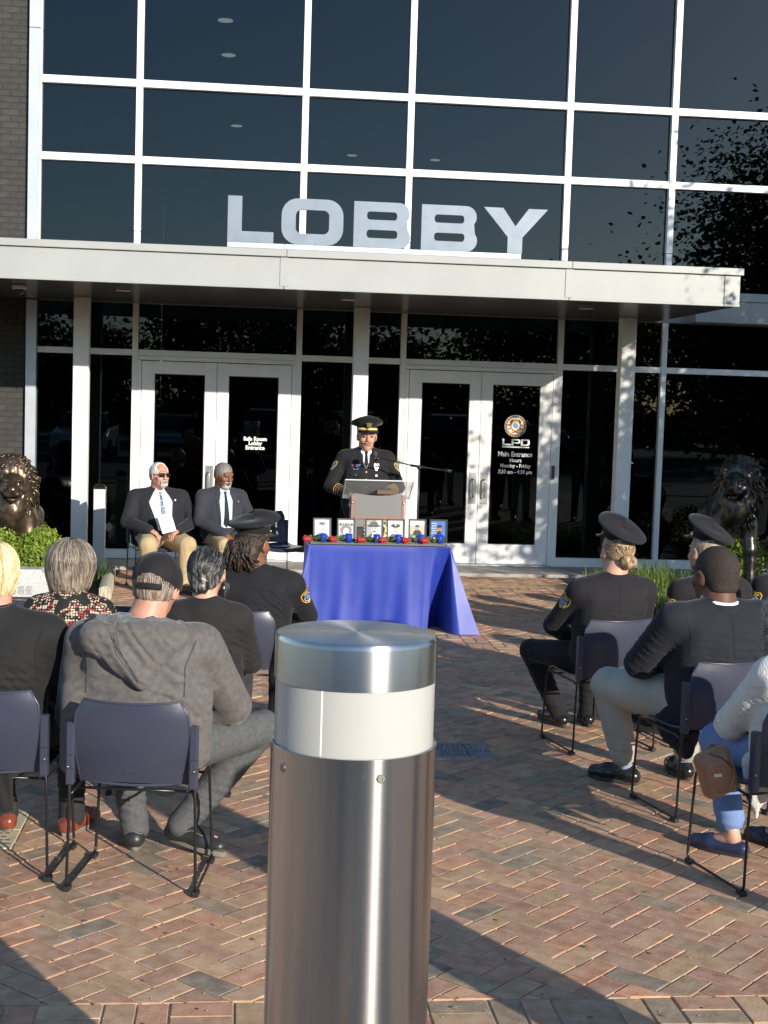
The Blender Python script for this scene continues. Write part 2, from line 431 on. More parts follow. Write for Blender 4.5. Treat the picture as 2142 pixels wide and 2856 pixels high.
# lower storey posts and rails
for i, x in enumerate(XS[1:], 1):
    MB().box(x - 0.034, x + 0.034, -0.04, 0.11, 0.04, 3.105, 0.003).build('mullion', WHITE, bld)
ZT = 2.52
for i in range(len(XS) - 1):
    l = XS[i] + (0.046 if i == 0 else 0.0345); r_ = XS[i + 1] - 0.0345
    MB().box(l, r_, -0.032, 0.10, ZT - 0.036, ZT + 0.036, 0.003).build('transom_rail', WHITE, bld)
    MB().box(l + 0.002, r_ - 0.002, 0.030, 0.052, ZT + 0.034, 3.10).build('window_pane', GLASSD, bld)
    if i not in (1, 3):
        MB().box(l, r_, -0.034, 0.10, 0.04, 0.15, 0.003).build('sill_rail', WHITE, bld)
        MB().box(l + 0.002, r_ - 0.002, 0.030, 0.052, 0.148, ZT - 0.034).build('window_pane', GLASSD, bld)
# spandrel behind and beside the canopy
MB().box(-2.42, 8.6, -0.02, 0.12, 3.107, 3.45, 0.004).build('spandrel_panel', PANEL, bld)
MB().box(5.47, 9.6, -0.42, -0.022, 3.107, 3.46, 0.004).build('spandrel_panel', PANEL, bld)
MB().box(5.47, 9.6, -0.44, -0.42, 3.37, 3.47, 0.004).build('spandrel_cap', PANEL, bld)
# columns
for x in (-1.828, 1.385, 4.565):
    MB().box(x - 0.088, x + 0.088, -0.76, -0.58, 0.045, 3.108, 0.006).build('column', WHITE, bld)
    MB().box(x - 0.10, x + 0.10, -0.772, -0.568, 0.041, 0.06, 0.003).build('column_base', ALU, bld)

# doors: two pairs
def door(x0, x1, hinge_left):
    d = MB(); y0, y1 = -0.055, -0.008; zt, zb = 2.425, 0.062
    wL = 0.155 if hinge_left else 0.14; wR = 0.14 if hinge_left else 0.155
    d.box(x0, x0 + wL, y0, y1, zb, zt, 0.003); d.box(x1 - wR, x1, y0, y1, zb, zt, 0.003)
    d.box(x0 + wL + 0.0005, x1 - wR - 0.0005, y0 + 0.001, y1, zt - 0.15, zt - 0.001, 0.003)
    d.box(x0 + wL + 0.0005, x1 - wR - 0.0005, y0 + 0.001, y1, zb + 0.001, zb + 0.245, 0.003)
    o = d.build('door', WHITE, bld)
    px0, px1 = x0 + wL, x1 - wR
    MB().box(px0, px1, -0.040, -0.020, zb + 0.245, zt - 0.15).build('door_pane', GLASSD, o)
    g = MB(); t = 0.009
    for a in ((px0, px0 + t, zb + 0.246, zt - 0.151), (px1 - t, px1, zb + 0.246, zt - 0.151), (px0 + t, px1 - t, zt - 0.151 - t, zt - 0.151), (px0 + t, px1 - t, zb + 0.246, zb + 0.246 + t)):
        g.box(a[0], a[1], -0.050, -0.015, a[2], a[3])
    g.build('glazing_bead', DARKSEAL, o)
    hx = (x1 - 0.068) if hinge_left else (x0 + 0.068)
    MB().box(hx - 0.047, hx + 0.047, -0.059, -0.054, 0.80, 1.19, 0.002).build('handle_plate', STEELP, o)
    hp = fillet([(hx, -0.057, 1.11), (hx, -0.125, 1.11), (hx, -0.125, 0.90), (hx, -0.10, 0.885)], 0.03)
    MB().tube(hp, 0.011, 8).build('pull_handle', STEELP, o, True)
    return o
doors = []
for (a, b) in ((-1.27, 0.69), (1.96, 3.91)):
    f = MB(); f.box(a + 0.035, a + 0.078, -0.05, 0.06, 0.045, 2.43, 0.003); f.box(b - 0.078, b - 0.035, -0.05, 0.06, 0.045, 2.43, 0.003)
    f.box(a + 0.035, b - 0.035, -0.052, 0.06, 2.434, 2.482, 0.003)
    f.build('door_frame', WHITE, bld)
    mid = (a + b) / 2
    doors.append(door(a + 0.084, mid - 0.003, True)); doors.append(door(mid + 0.003, b - 0.084, False))
    MB().box(mid - 0.0028, mid + 0.0028, -0.04, -0.02, 0.07, 2.42).build('door_gap_seal', DARKSEAL, bld)
    MB().box(a + 0.08, b - 0.08, -0.12, 0.05, 0.040, 0.058, 0.003).build('threshold', ALU, bld)
cr = MB().box(3.845, 3.885, -0.075, -0.0505, 1.13, 1.30, 0.004).build('card_reader', M('reader_black', (0.05, 0.05, 0.05), 0.4), bld)

# lettering on the doors (flat vinyl)
YD = -0.0425
def vinyl(txt, x, z, size, parent, sx=1.0, bold=0.0):
    t = text_mesh('vinyl_lettering', txt, size, DECALW, parent, 0.0004, bold, sx)
    t.rotation_euler = (R(90), 0, 0); t.location = (x, YD, z); return t
for s, z in (('Safe Room', 1.505), ('Lobby', 1.452), ('Entrance', 1.398)): vinyl(s, 0.185, z, 0.066, doors[1], 0.98, 0.0022)
vinyl('Main Entrance', 3.385, 1.40, 0.083, doors[3], 0.90, 0.0024)
vinyl('Hours', 3.392, 1.332, 0.066, doors[3], 0.9, 0.0012)
vinyl('Monday - Friday', 3.392, 1.262, 0.066, doors[3], 0.88, 0.0012)
vinyl('7:30 am - 4:30 pm', 3.392, 1.188, 0.066, doors[3], 0.88, 0.0012)

# extended block capitals (used for LOBBY and LPD)
def arc(cx, cy, rx, ry, a0, a1, n=7): return [(cx + rx * math.cos(R(a0 + (a1 - a0) * i / n)), cy + ry * math.sin(R(a0 + (a1 - a0) * i / n))) for i in range(n + 1)]
def rrect(x0, x1, z0, z1, r, rz=None):
    rz = rz or r
    return arc(x1 - r, z0 + rz, r, rz, -90, 0) + arc(x1 - r, z1 - rz, r, rz, 0, 90) + arc(x0 + r, z1 - rz, r, rz, 90, 180) + arc(x0 + r, z0 + rz, r, rz, 180, 270)
def holed(name, outer, holes, y0, y1, mat, parent, bev=0.0):
    c = bpy.data.curves.new(name, 'CURVE'); c.dimensions = '2D'; c.fill_mode = 'BOTH'; c.extrude = (y1 - y0) / 2
    for poly in [outer] + holes:
        s = c.splines.new('POLY'); s.points.add(len(poly) - 1); s.use_cyclic_u = True
        for p, (a, b) in zip(s.points, poly): p.co = (a, b, 0, 1)
    to = bpy.data.objects.new(name, c); col.objects.link(to)
    dg = bpy.context.evaluated_depsgraph_get(); me = bpy.data.meshes.new_from_object(to.evaluated_get(dg)); bpy.data.objects.remove(to)
    me.name = name; me.materials.clear(); me.materials.append(mat)
    for v in me.vertices: x, z, d = v.co; v.co = (x, (y0 + y1) / 2 - d, z)
    o = bpy.data.objects.new(name, me); link(o, parent); return o
def glyph(ch, x0, x1, z0, z1):
    w, h = x1 - x0, z1 - z0; sw = w * 0.23; sh_ = h * 0.24
    if ch == 'L': return [(x0, z0), (x1, z0), (x1, z0 + sh_), (x0 + h * 0.31, z0 + sh_), (x0 + h * 0.31, z1), (x0, z1)], []
    if ch == 'O': return rrect(x0, x1, z0, z1, w * 0.26, h * 0.36), [rrect(x0 + sw, x1 - sw, z0 + sh_, z1 - sh_, w * 0.10, h * 0.12)]
    if ch == 'B':
        zm = z0 + h * 0.51; r = h * 0.24
        o = [(x0, z0)] + arc(x1 - r, z0 + r, r, r, -90, 40) + arc(x1 - r * 1.1, z1 - r, r, r, -40, 90) + [(x0, z1)]
        return o, [rrect(x0 + sw, x1 - sw * 1.0, z0 + h * .21, z0 + h * .39, h * .07), rrect(x0 + sw, x1 - sw * 1.05, z0 + h * .61, z0 + h * .79, h * .07)]
    if ch == 'Y':
        m = (x0 + x1) / 2; t = w * .115
        return [(m - t, z0), (m + t, z0), (m + t, z0 + h * .36), (x1, z1), (x1 - w * .30, z1), (m, z0 + h * .60), (x0 + w * .30, z1), (x0, z1), (m - t, z0 + h * .36)], []
    if ch == 'P':
        r = h * .3
        return [(x0, z0), (x0 + sw, z0), (x0 + sw, z0 + h * .3)] + arc(x1 - r, z0 + h * .3 + r, r, r, -90, 0) + arc(x1 - r, z1 - r, r, r, 0, 90) + [(x0, z1)], [rrect(x0 + sw, x1 - sw, z0 + h * .5, z1 - h * .2, h * .08)]
    if ch == 'D':
        r = h * .32
        return [(x0, z0)] + arc(x1 - r, z0 + r, r, r, -90, 0) + arc(x1 - r, z1 - r, r, r, 0, 90) + [(x0, z1)], [rrect(x0 + sw, x1 - sw, z0 + h * .22, z1 - h * .22, h * .1)]
sign = empty('lobby_sign', (0, 0, 0), label='large brushed metal LOBBY letters standing on the edge of the canopy roof', cat='sign')
for ch, a, b in (('L', -.170, .285), ('O', .362, .978), ('B', 1.083, 1.655), ('B', 1.765, 2.335), ('Y', 2.395, 3.05)):
    o, hs = glyph(ch, a, b, 3.556, 4.008); holed('letter', o, hs, -2.995, -2.945, LETTER, sign)
for a, b in ((-.170, .40), (.403, .70), (.703, 1.99), (1.993, 2.79)):
    MB().box(a, b, -3.0, -2.94, 3.503, 3.554, 0.002).build('base_rail', ALU, sign)
for ch, a, b in (('L', 3.22, 3.328), ('P', 3.335, 3.445), ('D', 3.452, 3.562)):
    o, hs = glyph(ch, a, b, 1.535, 1.615); holed('vinyl_lettering', o, hs, YD - .0006, YD, DECALW, doors[3])
MB().box(3.22, 3.56, YD - .0006, YD, 1.508, 1.524).build('vinyl_underline', DECALW, doors[3])
# police seal on the door
GOLD = M('gold_yellow', (0.72, 0.46, 0.06), 0.45); GOLDM = M('gold_metal', (0.83, 0.62, 0.22), 0.25, metal=0.95)
BLK = M('emblem_black', (0.015, 0.015, 0.02), 0.5); NAVY = M('emblem_navy', (0.02, 0.04, 0.14), 0.5); RED = M('emblem_red', (0.45, 0.06, 0.05), 0.5)
EWHITE = M('emblem_white', (0.72, 0.72, 0.70), 0.5); EBLUE = M('emblem_blue', (0.12, 0.25, 0.45), 0.5)
def disc(cx, cz, r, n=28): return [(cx + r * math.cos(2 * math.pi * i / n), cz + r * math.sin(2 * math.pi * i / n)) for i in range(n)]
def shield(cx, cz, w, h): return [(cx - w * .5, cz + h * .36), (cx - w * .36, cz + h * .5), (cx, cz + h * .43), (cx + w * .36, cz + h * .5), (cx + w * .5, cz + h * .36), (cx + w * .46, cz), (cx + w * .3, cz - h * .3), (cx, cz - h * .5), (cx - w * .3, cz - h * .3), (cx - w * .46, cz)]
def seal(name, cx, cz, r, y, parent, mats=None):
    root = None; lay = [0]
    def put(poly, mat):
        nonlocal root
        lay[0] += 1; o = MB().prism(poly, y - lay[0] * .0006, y - (lay[0] - 1) * .0006).build(name, mat, parent); return o
    put(disc(cx, cz, r), GOLD); put(disc(cx, cz, r * .96), NAVY); put(disc(cx, cz, r * .79), GOLD); put(disc(cx, cz, r * .76), EWHITE)
    lay[0] += 1
    for k in range(4):
        z0 = cz - r * .66 + k * r * .33; z1 = z0 + r * .15
        xa = math.sqrt(max(0.0, (r * .75) ** 2 - max(abs(z0 - cz), abs(z1 - cz)) ** 2))
        MB().box(cx - xa, cx + xa, y - lay[0] * .0006, y - (lay[0] - 1) * .0006, z0, z1).build(name, RED, parent)
    lay[0] += 1
    for k in range(22):
        a = 2 * math.pi * k / 22
        MB().prism(disc(cx + r * .875 * math.cos(a), cz + r * .875 * math.sin(a), r * .045, 6), y - lay[0] * .0006, y - (lay[0] - 1) * .0006).build(name, GOLD if k % 2 else EWHITE, parent)
    put(shield(cx, cz - r * .02, r * 1.12, r * 1.32), GOLD); put(shield(cx, cz - r * .02, r * 1.0, r * 1.18), BLK)
    put(disc(cx, cz + r * .02, r * .40), GOLD); put(disc(cx, cz + r * .02, r * .35), EWHITE); put(disc(cx, cz + r * .02, r * .25), EBLUE)
    put([(cx - r * .3, cz + r * .47), (cx + r * .3, cz + r * .47), (cx + r * .26, cz + r * .38), (cx - r * .26, cz + r * .38)], GOLD)
    put([(cx - r * .2, cz - r * .34), (cx + r * .2, cz - r * .34), (cx + r * .13, cz - r * .45), (cx - r * .13, cz - r * .45)], GOLD)
seal('seal_decal', 3.376, 1.776, 0.136, YD, doors[3])

# canopy
CX0, CX1, CY = -4.6, 5.10, -3.0
can = MB().box(CX0 + .03, CX1 - .03, CY + .045, -0.025, 3.13, 3.44).build('canopy', PANEL, bld)
js = [CX0, 0.40, 3.30, 4.93, CX1]
for a, b in zip(js[:-1], js[1:]):
    MB().box(a + .003, b - .003, CY + .012, CY + .045, 3.118, 3.425, 0.003).build('fascia_panel', PANEL, can)
    MB().box(a + .003, b - .003, CY - .002, CY + .043, 3.108, 3.135, 0.003).build('drip_edge', PANEL, can)
for a, b in ((0.36, 0.44), (3.26, 3.34)):
    MB().box(a, b, CY + .004, CY + .011, 3.137, 3.423, 0.002).build('joint_cover', PANEL, can)
for a, b in ((CX0, 0.42), (0.423, 3.32), (3.323, CX1 + .02)):
    MB().box(a, b, CY - .02, -0.03, 3.428, 3.50, 0.004).build('roof_edge', PANEL, can)
MB().box(CX1 - .028, CX1, CY + .046, -0.45, 3.118, 3.425, 0.003).build('fascia_panel', PANEL, can)
xs = [CX0 + .02, -1.27, 0.69, 1.96, 3.91, CX1 - .03]
for a, b in zip(xs[:-1], xs[1:]):
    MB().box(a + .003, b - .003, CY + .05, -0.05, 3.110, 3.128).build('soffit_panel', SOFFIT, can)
for x, y in ((-1.253, -2.05), (1.123, -1.96), (3.722, -2.02)):
    l = MB().lathe([(.075, 3.108), (.082, 3.102), (.082, 3.098), (.066, 3.097), (.062, 3.104)], 24, x, y).build('downlight', LAMPD, can, ang=30)
    MB().lathe([(.06, 3.1045), (.06, 3.1035)], 20, x, y).build('diffuser', LAMPD, l)
cm = empty('security_camera', (-2.295, -2.264, 3.108), label='small dome security camera under the canopy by the brick wall', cat='camera')
MB().lathe([(.062, 0), (.075, -.012), (.078, -.04), (.07, -.05)], 24).build('housing', M('camera_white', (.7, .7, .66), .4), cm, ang=35)
MB().lathe([(.058, -.050), (.056, -.07), (.045, -.09), (.025, -.103), (.004, -.107)], 20).build('dome', M('camera_dome', (.02, .02, .02), .08), cm, True)

# brick wing on the left
bw = MB().box(-9.5, -2.552, -0.005, 0.4, 0.0, 8.2).build('brick_wall', MORTAR, bld)
BL, BH = 0.203, 0.0735
bm = [MB().box(0, BL - .010, -0.010, 0.03, 0, BH - .009, 0.003).build('brick', WBRICK[k], None) for k in range(4)]
protos = [b.data for b in bm]; halfm = []
for k in range(4):
    hb = MB().box(0, BL / 2 - .010, -0.010, 0.03, 0, BH - .009, 0.003).build('brick', WBRICK[k], None); halfm.append(hb.data); bpy.data.objects.remove(hb)
for b in bm: bpy.data.objects.remove(b)
rest = MB(); nb = 0
for r_ in range(int(8.1 / BH)):
    z = 0.02 + r_ * BH; x = -2.556 - (BL if r_ % 2 == 0 else BL / 2)
    first = True
    while x > -5.3:
        k = random.randrange(4)
        half = first and r_ % 2 == 1
        if x > -3.15 and nb < 300 and z < 7.5:
            o = bpy.data.objects.new('brick', halfm[k] if half else protos[k]); o.location = (x, random.uniform(0, .003), z); link(o, bw); nb += 1
        else: rest.box(x, x + (BL / 2 if half else BL) - .010, -0.008, 0.03, z, z + BH - .009, mi=k)
        first = False; x -= BL
ro = rest.build('brick_courses', WBRICK, bw); ro['kind'] = 'stuff'

# interior seen through the glass
MB().box(-2.4, 9.4, 0.14, 26, -0.02, 0.03).build('lobby_floor', M('lobby_floor', (.06, .058, .055), .4), bld)
MB().box(-2.4, 9.4, 26, 26.2, 0.03, 8.1).build('lobby_back_wall', INT, bld)
MB().box(-2.55, -2.42, 0.16, 26, 0.03, 8.1).build('lobby_side_wall', INT, bld)
MB().box(9.4, 9.55, 0.0, 26, 0.03, 8.1).build('lobby_side_wall', INT, bld)
ce = MB().box(-2.4, 9.4, 0.14, 26, 7.9, 8.1).build('lobby_ceiling', INT, bld)
for x, y in ((-.445, 9.79), (-.408, 12.46), (-.27, 19.98), (2.976, 23.5), (5.371, 23.6)):
    x *= .843; y = -17.33 + (y + 17.33) * .843
    MB().lathe([(.12, 7.897), (.12, 7.887)], 20, x, y).build('ceiling_downlight', LAMPW, ce)
MB().box(-2.6, 9.6, -0.06, 0.5, 7.62, 8.3, 0.01).build('parapet', PANEL, bld)
MB().box(-9.5, 9.6, 0.5, 26.2, 8.2, 8.3).build('roof', MORTAR, bld)
# ================================================================== GROUND
def attr_mat(name, rough, bump, bs, var=0.25, vs_=9, spec=0.35, speck=0.0):
    m = bpy.data.materials.new(name); m.use_nodes = True; nt = m.node_tree; b = nt.nodes['Principled BSDF']
    b.inputs['Roughness'].default_value = rough; b.inputs['Specular IOR Level'].default_value = spec
    at = nt.nodes.new('ShaderNodeVertexColor'); at.layer_name = 'Col'
    tc = nt.nodes.new('ShaderNodeTexCoord'); oi = nt.nodes.new('ShaderNodeObjectInfo')
    va = nt.nodes.new('ShaderNodeVectorMath'); va.operation = 'ADD'
    nt.links.new(tc.outputs['Object'], va.inputs[0]); nt.links.new(oi.outputs['Location'], va.inputs[1])
    n = nt.nodes.new('ShaderNodeTexNoise'); n.inputs['Scale'].default_value = vs_; n.inputs['Detail'].default_value = 6; nt.links.new(va.outputs[0], n.inputs['Vector'])
    mr = nt.nodes.new('ShaderNodeMapRange'); mr.inputs[1].default_value = .25; mr.inputs[2].default_value = .75
    mr.inputs[3].default_value = 1 - var; mr.inputs[4].default_value = 1 + var; nt.links.new(n.outputs['Fac'], mr.inputs[0])
    mx = nt.nodes.new('ShaderNodeVectorMath'); mx.operation = 'SCALE'; nt.links.new(at.outputs[0], mx.inputs[0]); nt.links.new(mr.outputs[0], mx.inputs['Scale'])
    nl = nt.nodes.new('ShaderNodeTexNoise'); nl.inputs['Scale'].default_value = 1.1; nl.inputs['Detail'].default_value = 5; nt.links.new(va.outputs[0], nl.inputs['Vector'])
    ml = nt.nodes.new('ShaderNodeMapRange'); ml.inputs[1].default_value = .3; ml.inputs[2].default_value = .7; ml.inputs[3].default_value = .80; ml.inputs[4].default_value = 1.14; nt.links.new(nl.outputs['Fac'], ml.inputs[0])
    m2 = nt.nodes.new('ShaderNodeVectorMath'); m2.operation = 'SCALE'; nt.links.new(mx.outputs[0], m2.inputs[0]); nt.links.new(ml.outputs[0], m2.inputs['Scale'])
    md = nt.nodes.new('ShaderNodeMapRange'); md.inputs[1].default_value = .40; md.inputs[2].default_value = .70; md.inputs[3].default_value = .06; md.inputs[4].default_value = .34; nt.links.new(n.outputs['Fac'], md.inputs[0])
    m3 = nt.nodes.new('ShaderNodeMix'); m3.data_type = 'RGBA'; m3.inputs[7].default_value = (.44, .37, .30, 1); nt.links.new(md.outputs[0], m3.inputs[0]); nt.links.new(m2.outputs[0], m3.inputs[6])
    src = m3.outputs[2]
    if speck:
        n4 = nt.nodes.new('ShaderNodeTexNoise'); n4.inputs['Scale'].default_value = 260; n4.inputs['Detail'].default_value = 1; nt.links.new(va.outputs[0], n4.inputs['Vector'])
        rp = nt.nodes.new('ShaderNodeMapRange'); rp.inputs[1].default_value = .63; rp.inputs[2].default_value = .70; rp.inputs[4].default_value = speck; nt.links.new(n4.outputs['Fac'], rp.inputs[0])
        mm = nt.nodes.new('ShaderNodeMix'); mm.data_type = 'RGBA'; mm.inputs[7].default_value = (.5, .44, .35, 1)
        nt.links.new(rp.outputs[0], mm.inputs[0]); nt.links.new(src, mm.inputs[6]); src = mm.outputs[2]
    nt.links.new(src, b.inputs['Base Color'])
    n2 = nt.nodes.new('ShaderNodeTexNoise'); n2.inputs['Scale'].default_value = bs; n2.inputs['Detail'].default_value = 5; nt.links.new(va.outputs[0], n2.inputs['Vector'])
    bp = nt.nodes.new('ShaderNodeBump'); bp.inputs['Strength'].default_value = bump; bp.inputs['Distance'].default_value = .003
    nt.links.new(n2.outputs['Fac'], bp.inputs['Height']); nt.links.new(bp.outputs[0], b.inputs['Normal'])
    return m
PAVER = attr_mat('clay_paver', 0.8, 0.55, 70, 0.28, 14, speck=0.5)
SAND = M('joint_sand', (0.50, 0.40, 0.28), 0.95, bump=0.8, bs=260, var=0.25, vs_=40, bdist=.004)
GRASSG = M('lawn', (0.06, 0.085, 0.03), 0.9, var=0.35, vs_=2, bump=0.5, bs=40)
ASPH = M('asphalt', (0.055, 0.054, 0.052), 0.9, bump=0.5, bs=120, var=0.2, vs_=1.5)
CONC = M('concrete', (0.30, 0.285, 0.26), 0.85, bump=0.25, bs=90, var=0.12, vs_=3, detail=8)

S_ = 900
gr = mesh_obj('ground', [(-S_, -S_, -.05), (S_, -S_, -.05), (S_, S_, -.05), (-S_, S_, -.05)], [(0, 1, 2, 3)], GRASSG); tag(gr, kind='structure')
pk = MB().box(-60, 60, -45, -16.6, -.049, -.03).build('parking_lot', ASPH); tag(pk, kind='structure')
PX0, PX1 = -6.0, 9.0
plz = MB().box(PX0, PX1, -16.6, -0.86, -.06, -.0065).build('pavement', SAND); tag(plz, kind='structure')
land = MB().box(-2.42, 9.0, -0.86, 0.13, -.05, .038, .004).build('landing', CONC); tag(land, kind='structure')

COLS = [(c[0] * 1.60, c[1] * 1.43, c[2] * 1.27) for c in [(.300, .190, .125), (.275, .165, .115), (.315, .215, .135), (.255, .150, .105), (.295, .205, .125), (.235, .170, .115), (.330, .185, .115), (.150, .130, .098), (.170, .150, .112), (.215, .175, .125), (.285, .175, .130), (.125, .112, .092), (.27, .18, .12), (.30, .16, .10)]]
WT = [1.2, 1.2, 1.1, 1, 1, .8, .7, .30, .42, .7, 1, .20, 1, .6]
JG = .0062; L_, W_ = .213, .1065
def paver(poly, z=0.0, ch=.004, dep=.03, cc=(.2, .2, .2), tilt=(0, 0)):
    """convex polygon -> chamfered paver (verts, faces)"""
    n = len(poly); cx = sum(p[0] for p in poly) / n; cy = sum(p[1] for p in poly) / n
    v = []
    for (x, y) in poly:
        d = math.hypot(x - cx, y - cy) or 1; v.append((x - (x - cx) / d * ch * 1.4, y - (y - cy) / d * ch * 1.4, z + tilt[0] * (x - cx) + tilt[1] * (y - cy)))
    for (x, y) in poly: v.append((x, y, z - ch * .8 + tilt[0] * (x - cx) + tilt[1] * (y - cy)))
    for (x, y) in poly: v.append((x, y, z - dep))
    f = [tuple(range(n))]
    for k in (0, n):
        for i in range(n): f.append((k + n + i, k + n + (i + 1) % n, k + (i + 1) % n, k + i))
    return v, f
def clip(poly, ax, val, keep_greater):
    out = []
    for i in range(len(poly)):
        a, b = poly[i], poly[(i + 1) % len(poly)]
        ina = (a[ax] >= val) == keep_greater; inb = (b[ax] >= val) == keep_greater
        if ina: out.append(a)
        if ina != inb:
            t = (val - a[ax]) / (b[ax] - a[ax]); out.append((a[0] + (b[0] - a[0]) * t, a[1] + (b[1] - a[1]) * t))
    return out
def area(p): return abs(sum(p[i][0] * p[(i + 1) % len(p)][1] - p[(i + 1) % len(p)][0] * p[i][1] for i in range(len(p)))) / 2
bricks = []                                    # (poly, full, cx, cy, angle)
c45 = math.sqrt(.5)
holes = [(1.145, 1.495, -9.43, -9.09, 0), (-1.62, -0.955, -11.09, -10.55, 0)]     # engraved stones set into the bricks
def herring(y0, y1):
    N = 110
    for i in range(-N, N):
        for j in range(-N, N):
            d = (i - j) % 4
            if d == 0: a, b, la, lb = i, j, 2, 1
            elif d == 3: a, b, la, lb = i, j, 1, 2
            else: continue
            u0, v0, u1, v1 = a * W_ + JG / 2, b * W_ + JG / 2, (a + la) * W_ - JG / 2, (b + lb) * W_ - JG / 2
            q = [((u - v) * c45 + .05, (u + v) * c45 - 7.03) for u, v in ((u0, v0), (u1, v0), (u1, v1), (u0, v1))]
            ys = [p[1] for p in q]; xs_ = [p[0] for p in q]
            if max(ys) < y0 or min(ys) > y1 or max(xs_) < PX0 or min(xs_) > PX1: continue
            full = True; p = q
            if min(ys) < y0: p = clip(p, 1, y0 + JG / 2, True); full = False
            if p and max(ys) > y1: p = clip(p, 1, y1 - JG / 2, False); full = False
            if len(p) < 3 or area(p) < .0008: continue
            pieces = [p]
            for hx0, hx1, hy0, hy1, _ in holes:
                nxt = []
                for s in pieces:
                    if max(t[0] for t in s) < hx0 or min(t[0] for t in s) > hx1 or max(t[1] for t in s) < hy0 or min(t[1] for t in s) > hy1: nxt.append(s); continue
                    full = False; g_ = JG / 2
                    A = clip(s, 0, hx0 - g_, False); Bq = clip(s, 0, hx1 + g_, True); mid = clip(clip(s, 0, hx0 - g_, True) or [(0, 0)] * 3, 0, hx1 + g_, False)
                    cand = [A, Bq]
                    if len(mid) >= 3: cand += [clip(mid, 1, hy0 - g_, False), clip(mid, 1, hy1 + g_, True)]
                    nxt += [t for t in cand if len(t) >= 3 and area(t) > .0006]
                pieces = nxt
            for s in pieces:
                cx = sum(t[0] for t in s) / len(s); cy = sum(t[1] for t in s) / len(s)
                bricks.append((s, full, cx, cy, R(45) if d == 0 else R(135)))
def basket(y0, rows, x_off=0.02):
    U = .213
    nx = int((PX1 - PX0) / U)
    for r_ in range(rows):
        for i in range(nx):
            x = PX0 + i * U + x_off; y = y0 + r_ * U
            for k in (0, 1):
                if (i + r_) % 2 == 0: a = (x + JG / 2, y + k * U / 2 + JG / 2, x + U - JG / 2, y + (k + 1) * U / 2 - JG / 2); ang = 0
                else: a = (x + k * U / 2 + JG / 2, y + JG / 2, x + (k + 1) * U / 2 - JG / 2, y + U - JG / 2); ang = R(90)
                p = [(a[0], a[1]), (a[2], a[1]), (a[2], a[3]), (a[0], a[3])]
                bricks.append((p, True, (a[0] + a[2]) / 2, (a[1] + a[3]) / 2, ang))
basket(-16.60 + .04, 18, .062); herring(-12.722, -5.925); basket(-5.925, 4, .062); herring(-5.072, -2.655); basket(-2.655, 4, .062); herring(-1.803, -.865)
def to_px(x, y):
    q = Vector((x, y, 0)) - Vector((0, -17.33, 2)); z = q.dot(fw)
    return (384 + 3960 * .35854 * q.dot(r2) / z, 512 - 3960 * .35854 * q.dot(u2) / z, z) if z > .3 else (-1, -1, 0)
vis = []
for i, (p, full, cx, cy, ang) in enumerate(bricks):
    X_, Y_, z = to_px(cx, cy)
    if full and -6 < X_ < 774 and Y_ < 1034 and not (268 < X_ < 432): vis.append((z, i))
vis.sort(); singles = set(i for _, i in vis[:300])
pm = []
hl, hw = L_ / 2 - JG / 2, W_ / 2 - JG / 2
for k, c in enumerate(COLS):
    v, f = paver([(-hl, -hw), (hl, -hw), (hl, hw), (-hl, hw)]); v = [(a, b, z_) for a, b, z_ in v]
    jit = 1 + random.uniform(-.14, .10)
    o = mesh_obj('brick', v, f, PAVER, attr=[(c[0] * jit, c[1] * jit, c[2] * jit, 1)] * len(v)); pm.append(o.data); bpy.data.objects.remove(o)
SV, SF, SA = [], [], []
for i, (p, full, cx, cy, ang) in enumerate(bricks):
    k = random.choices(range(len(COLS)), WT)[0]; dz = random.gauss(0, .0011)
    if i in singles:
        o = bpy.data.objects.new('brick', pm[k]); o.location = (cx, cy, dz); o.rotation_euler = (random.gauss(0, .006), random.gauss(0, .006), ang + random.gauss(0, .008)); link(o, plz)
    else:
        c = COLS[k]; j_ = 1 + random.uniform(-.2, .16); v, f = paver(p, dz, tilt=(random.gauss(0, .006), random.gauss(0, .006)))
        b = len(SV); SV += v; SF += [tuple(t + b for t in q) for q in f]; SA += [(c[0] * j_, c[1] * j_, c[2] * j_, 1)] * len(v)
ro = mesh_obj('brick_paving', SV, SF, PAVER, plz, attr=SA); ro['kind'] = 'stuff'
# engraved stones in the paving
SLATE = M('slate_blue_stone', (0.16, 0.19, 0.22), 0.6, var=0.12, vs_=12, bump=0.2, bs=120)
LIME = M('pale_limestone', (0.50, 0.43, 0.30), 0.85, var=0.1, vs_=10, bump=0.4, bs=140)
ENGR = M('engraving_dark', (0.03, 0.03, 0.035), 0.8)
st = empty('engraved_plaque', (1.32, -9.26, 0), label='blue-grey engraved stone set flat in the brick paving beside the bollard', cat='plaque')
MB().box(-.172, .035, -.167, .165, -.03, .001, .003).build('stone', SLATE, st); MB().box(.038, .172, -.167, .165, -.03, .001, .003).build('stone', SLATE, st)
for k, (wd, x0) in enumerate(((.19, -.12), (.24, -.13), (.20, -.13), (.30, -.14), (.28, -.12), (.22, -.13), (.15, -.13))):
    e = MB(); x = x0
    while x < x0 + wd:
        l = random.uniform(.008, .02); e.box(x, x + l, .125 - k * .043 - .008, .125 - k * .043 + .008, .0012, .0018); x += l + random.choice((.006, .007, .016))
    e.build('engraved_line', ENGR, st)
lm = empty('engraved_stone', (-1.29, -10.82, 0), label='pale limestone engraved pavers in the bricks under the blond man', cat='paver')
for a, b in ((-.268, .0), (.004, .266)): MB().box(-.33, .332, a, b, -.03, .002, .004).build('stone', LIME, lm)
for k in range(4):
    e = MB(); x = .08
    while x < .29: l = random.uniform(.01, .03); e.box(x, x + l, -.06 - k * .05, -.048 - k * .05, .0022, .0028); x += l + .008
    e.build('engraved_line', ENGR, lm)

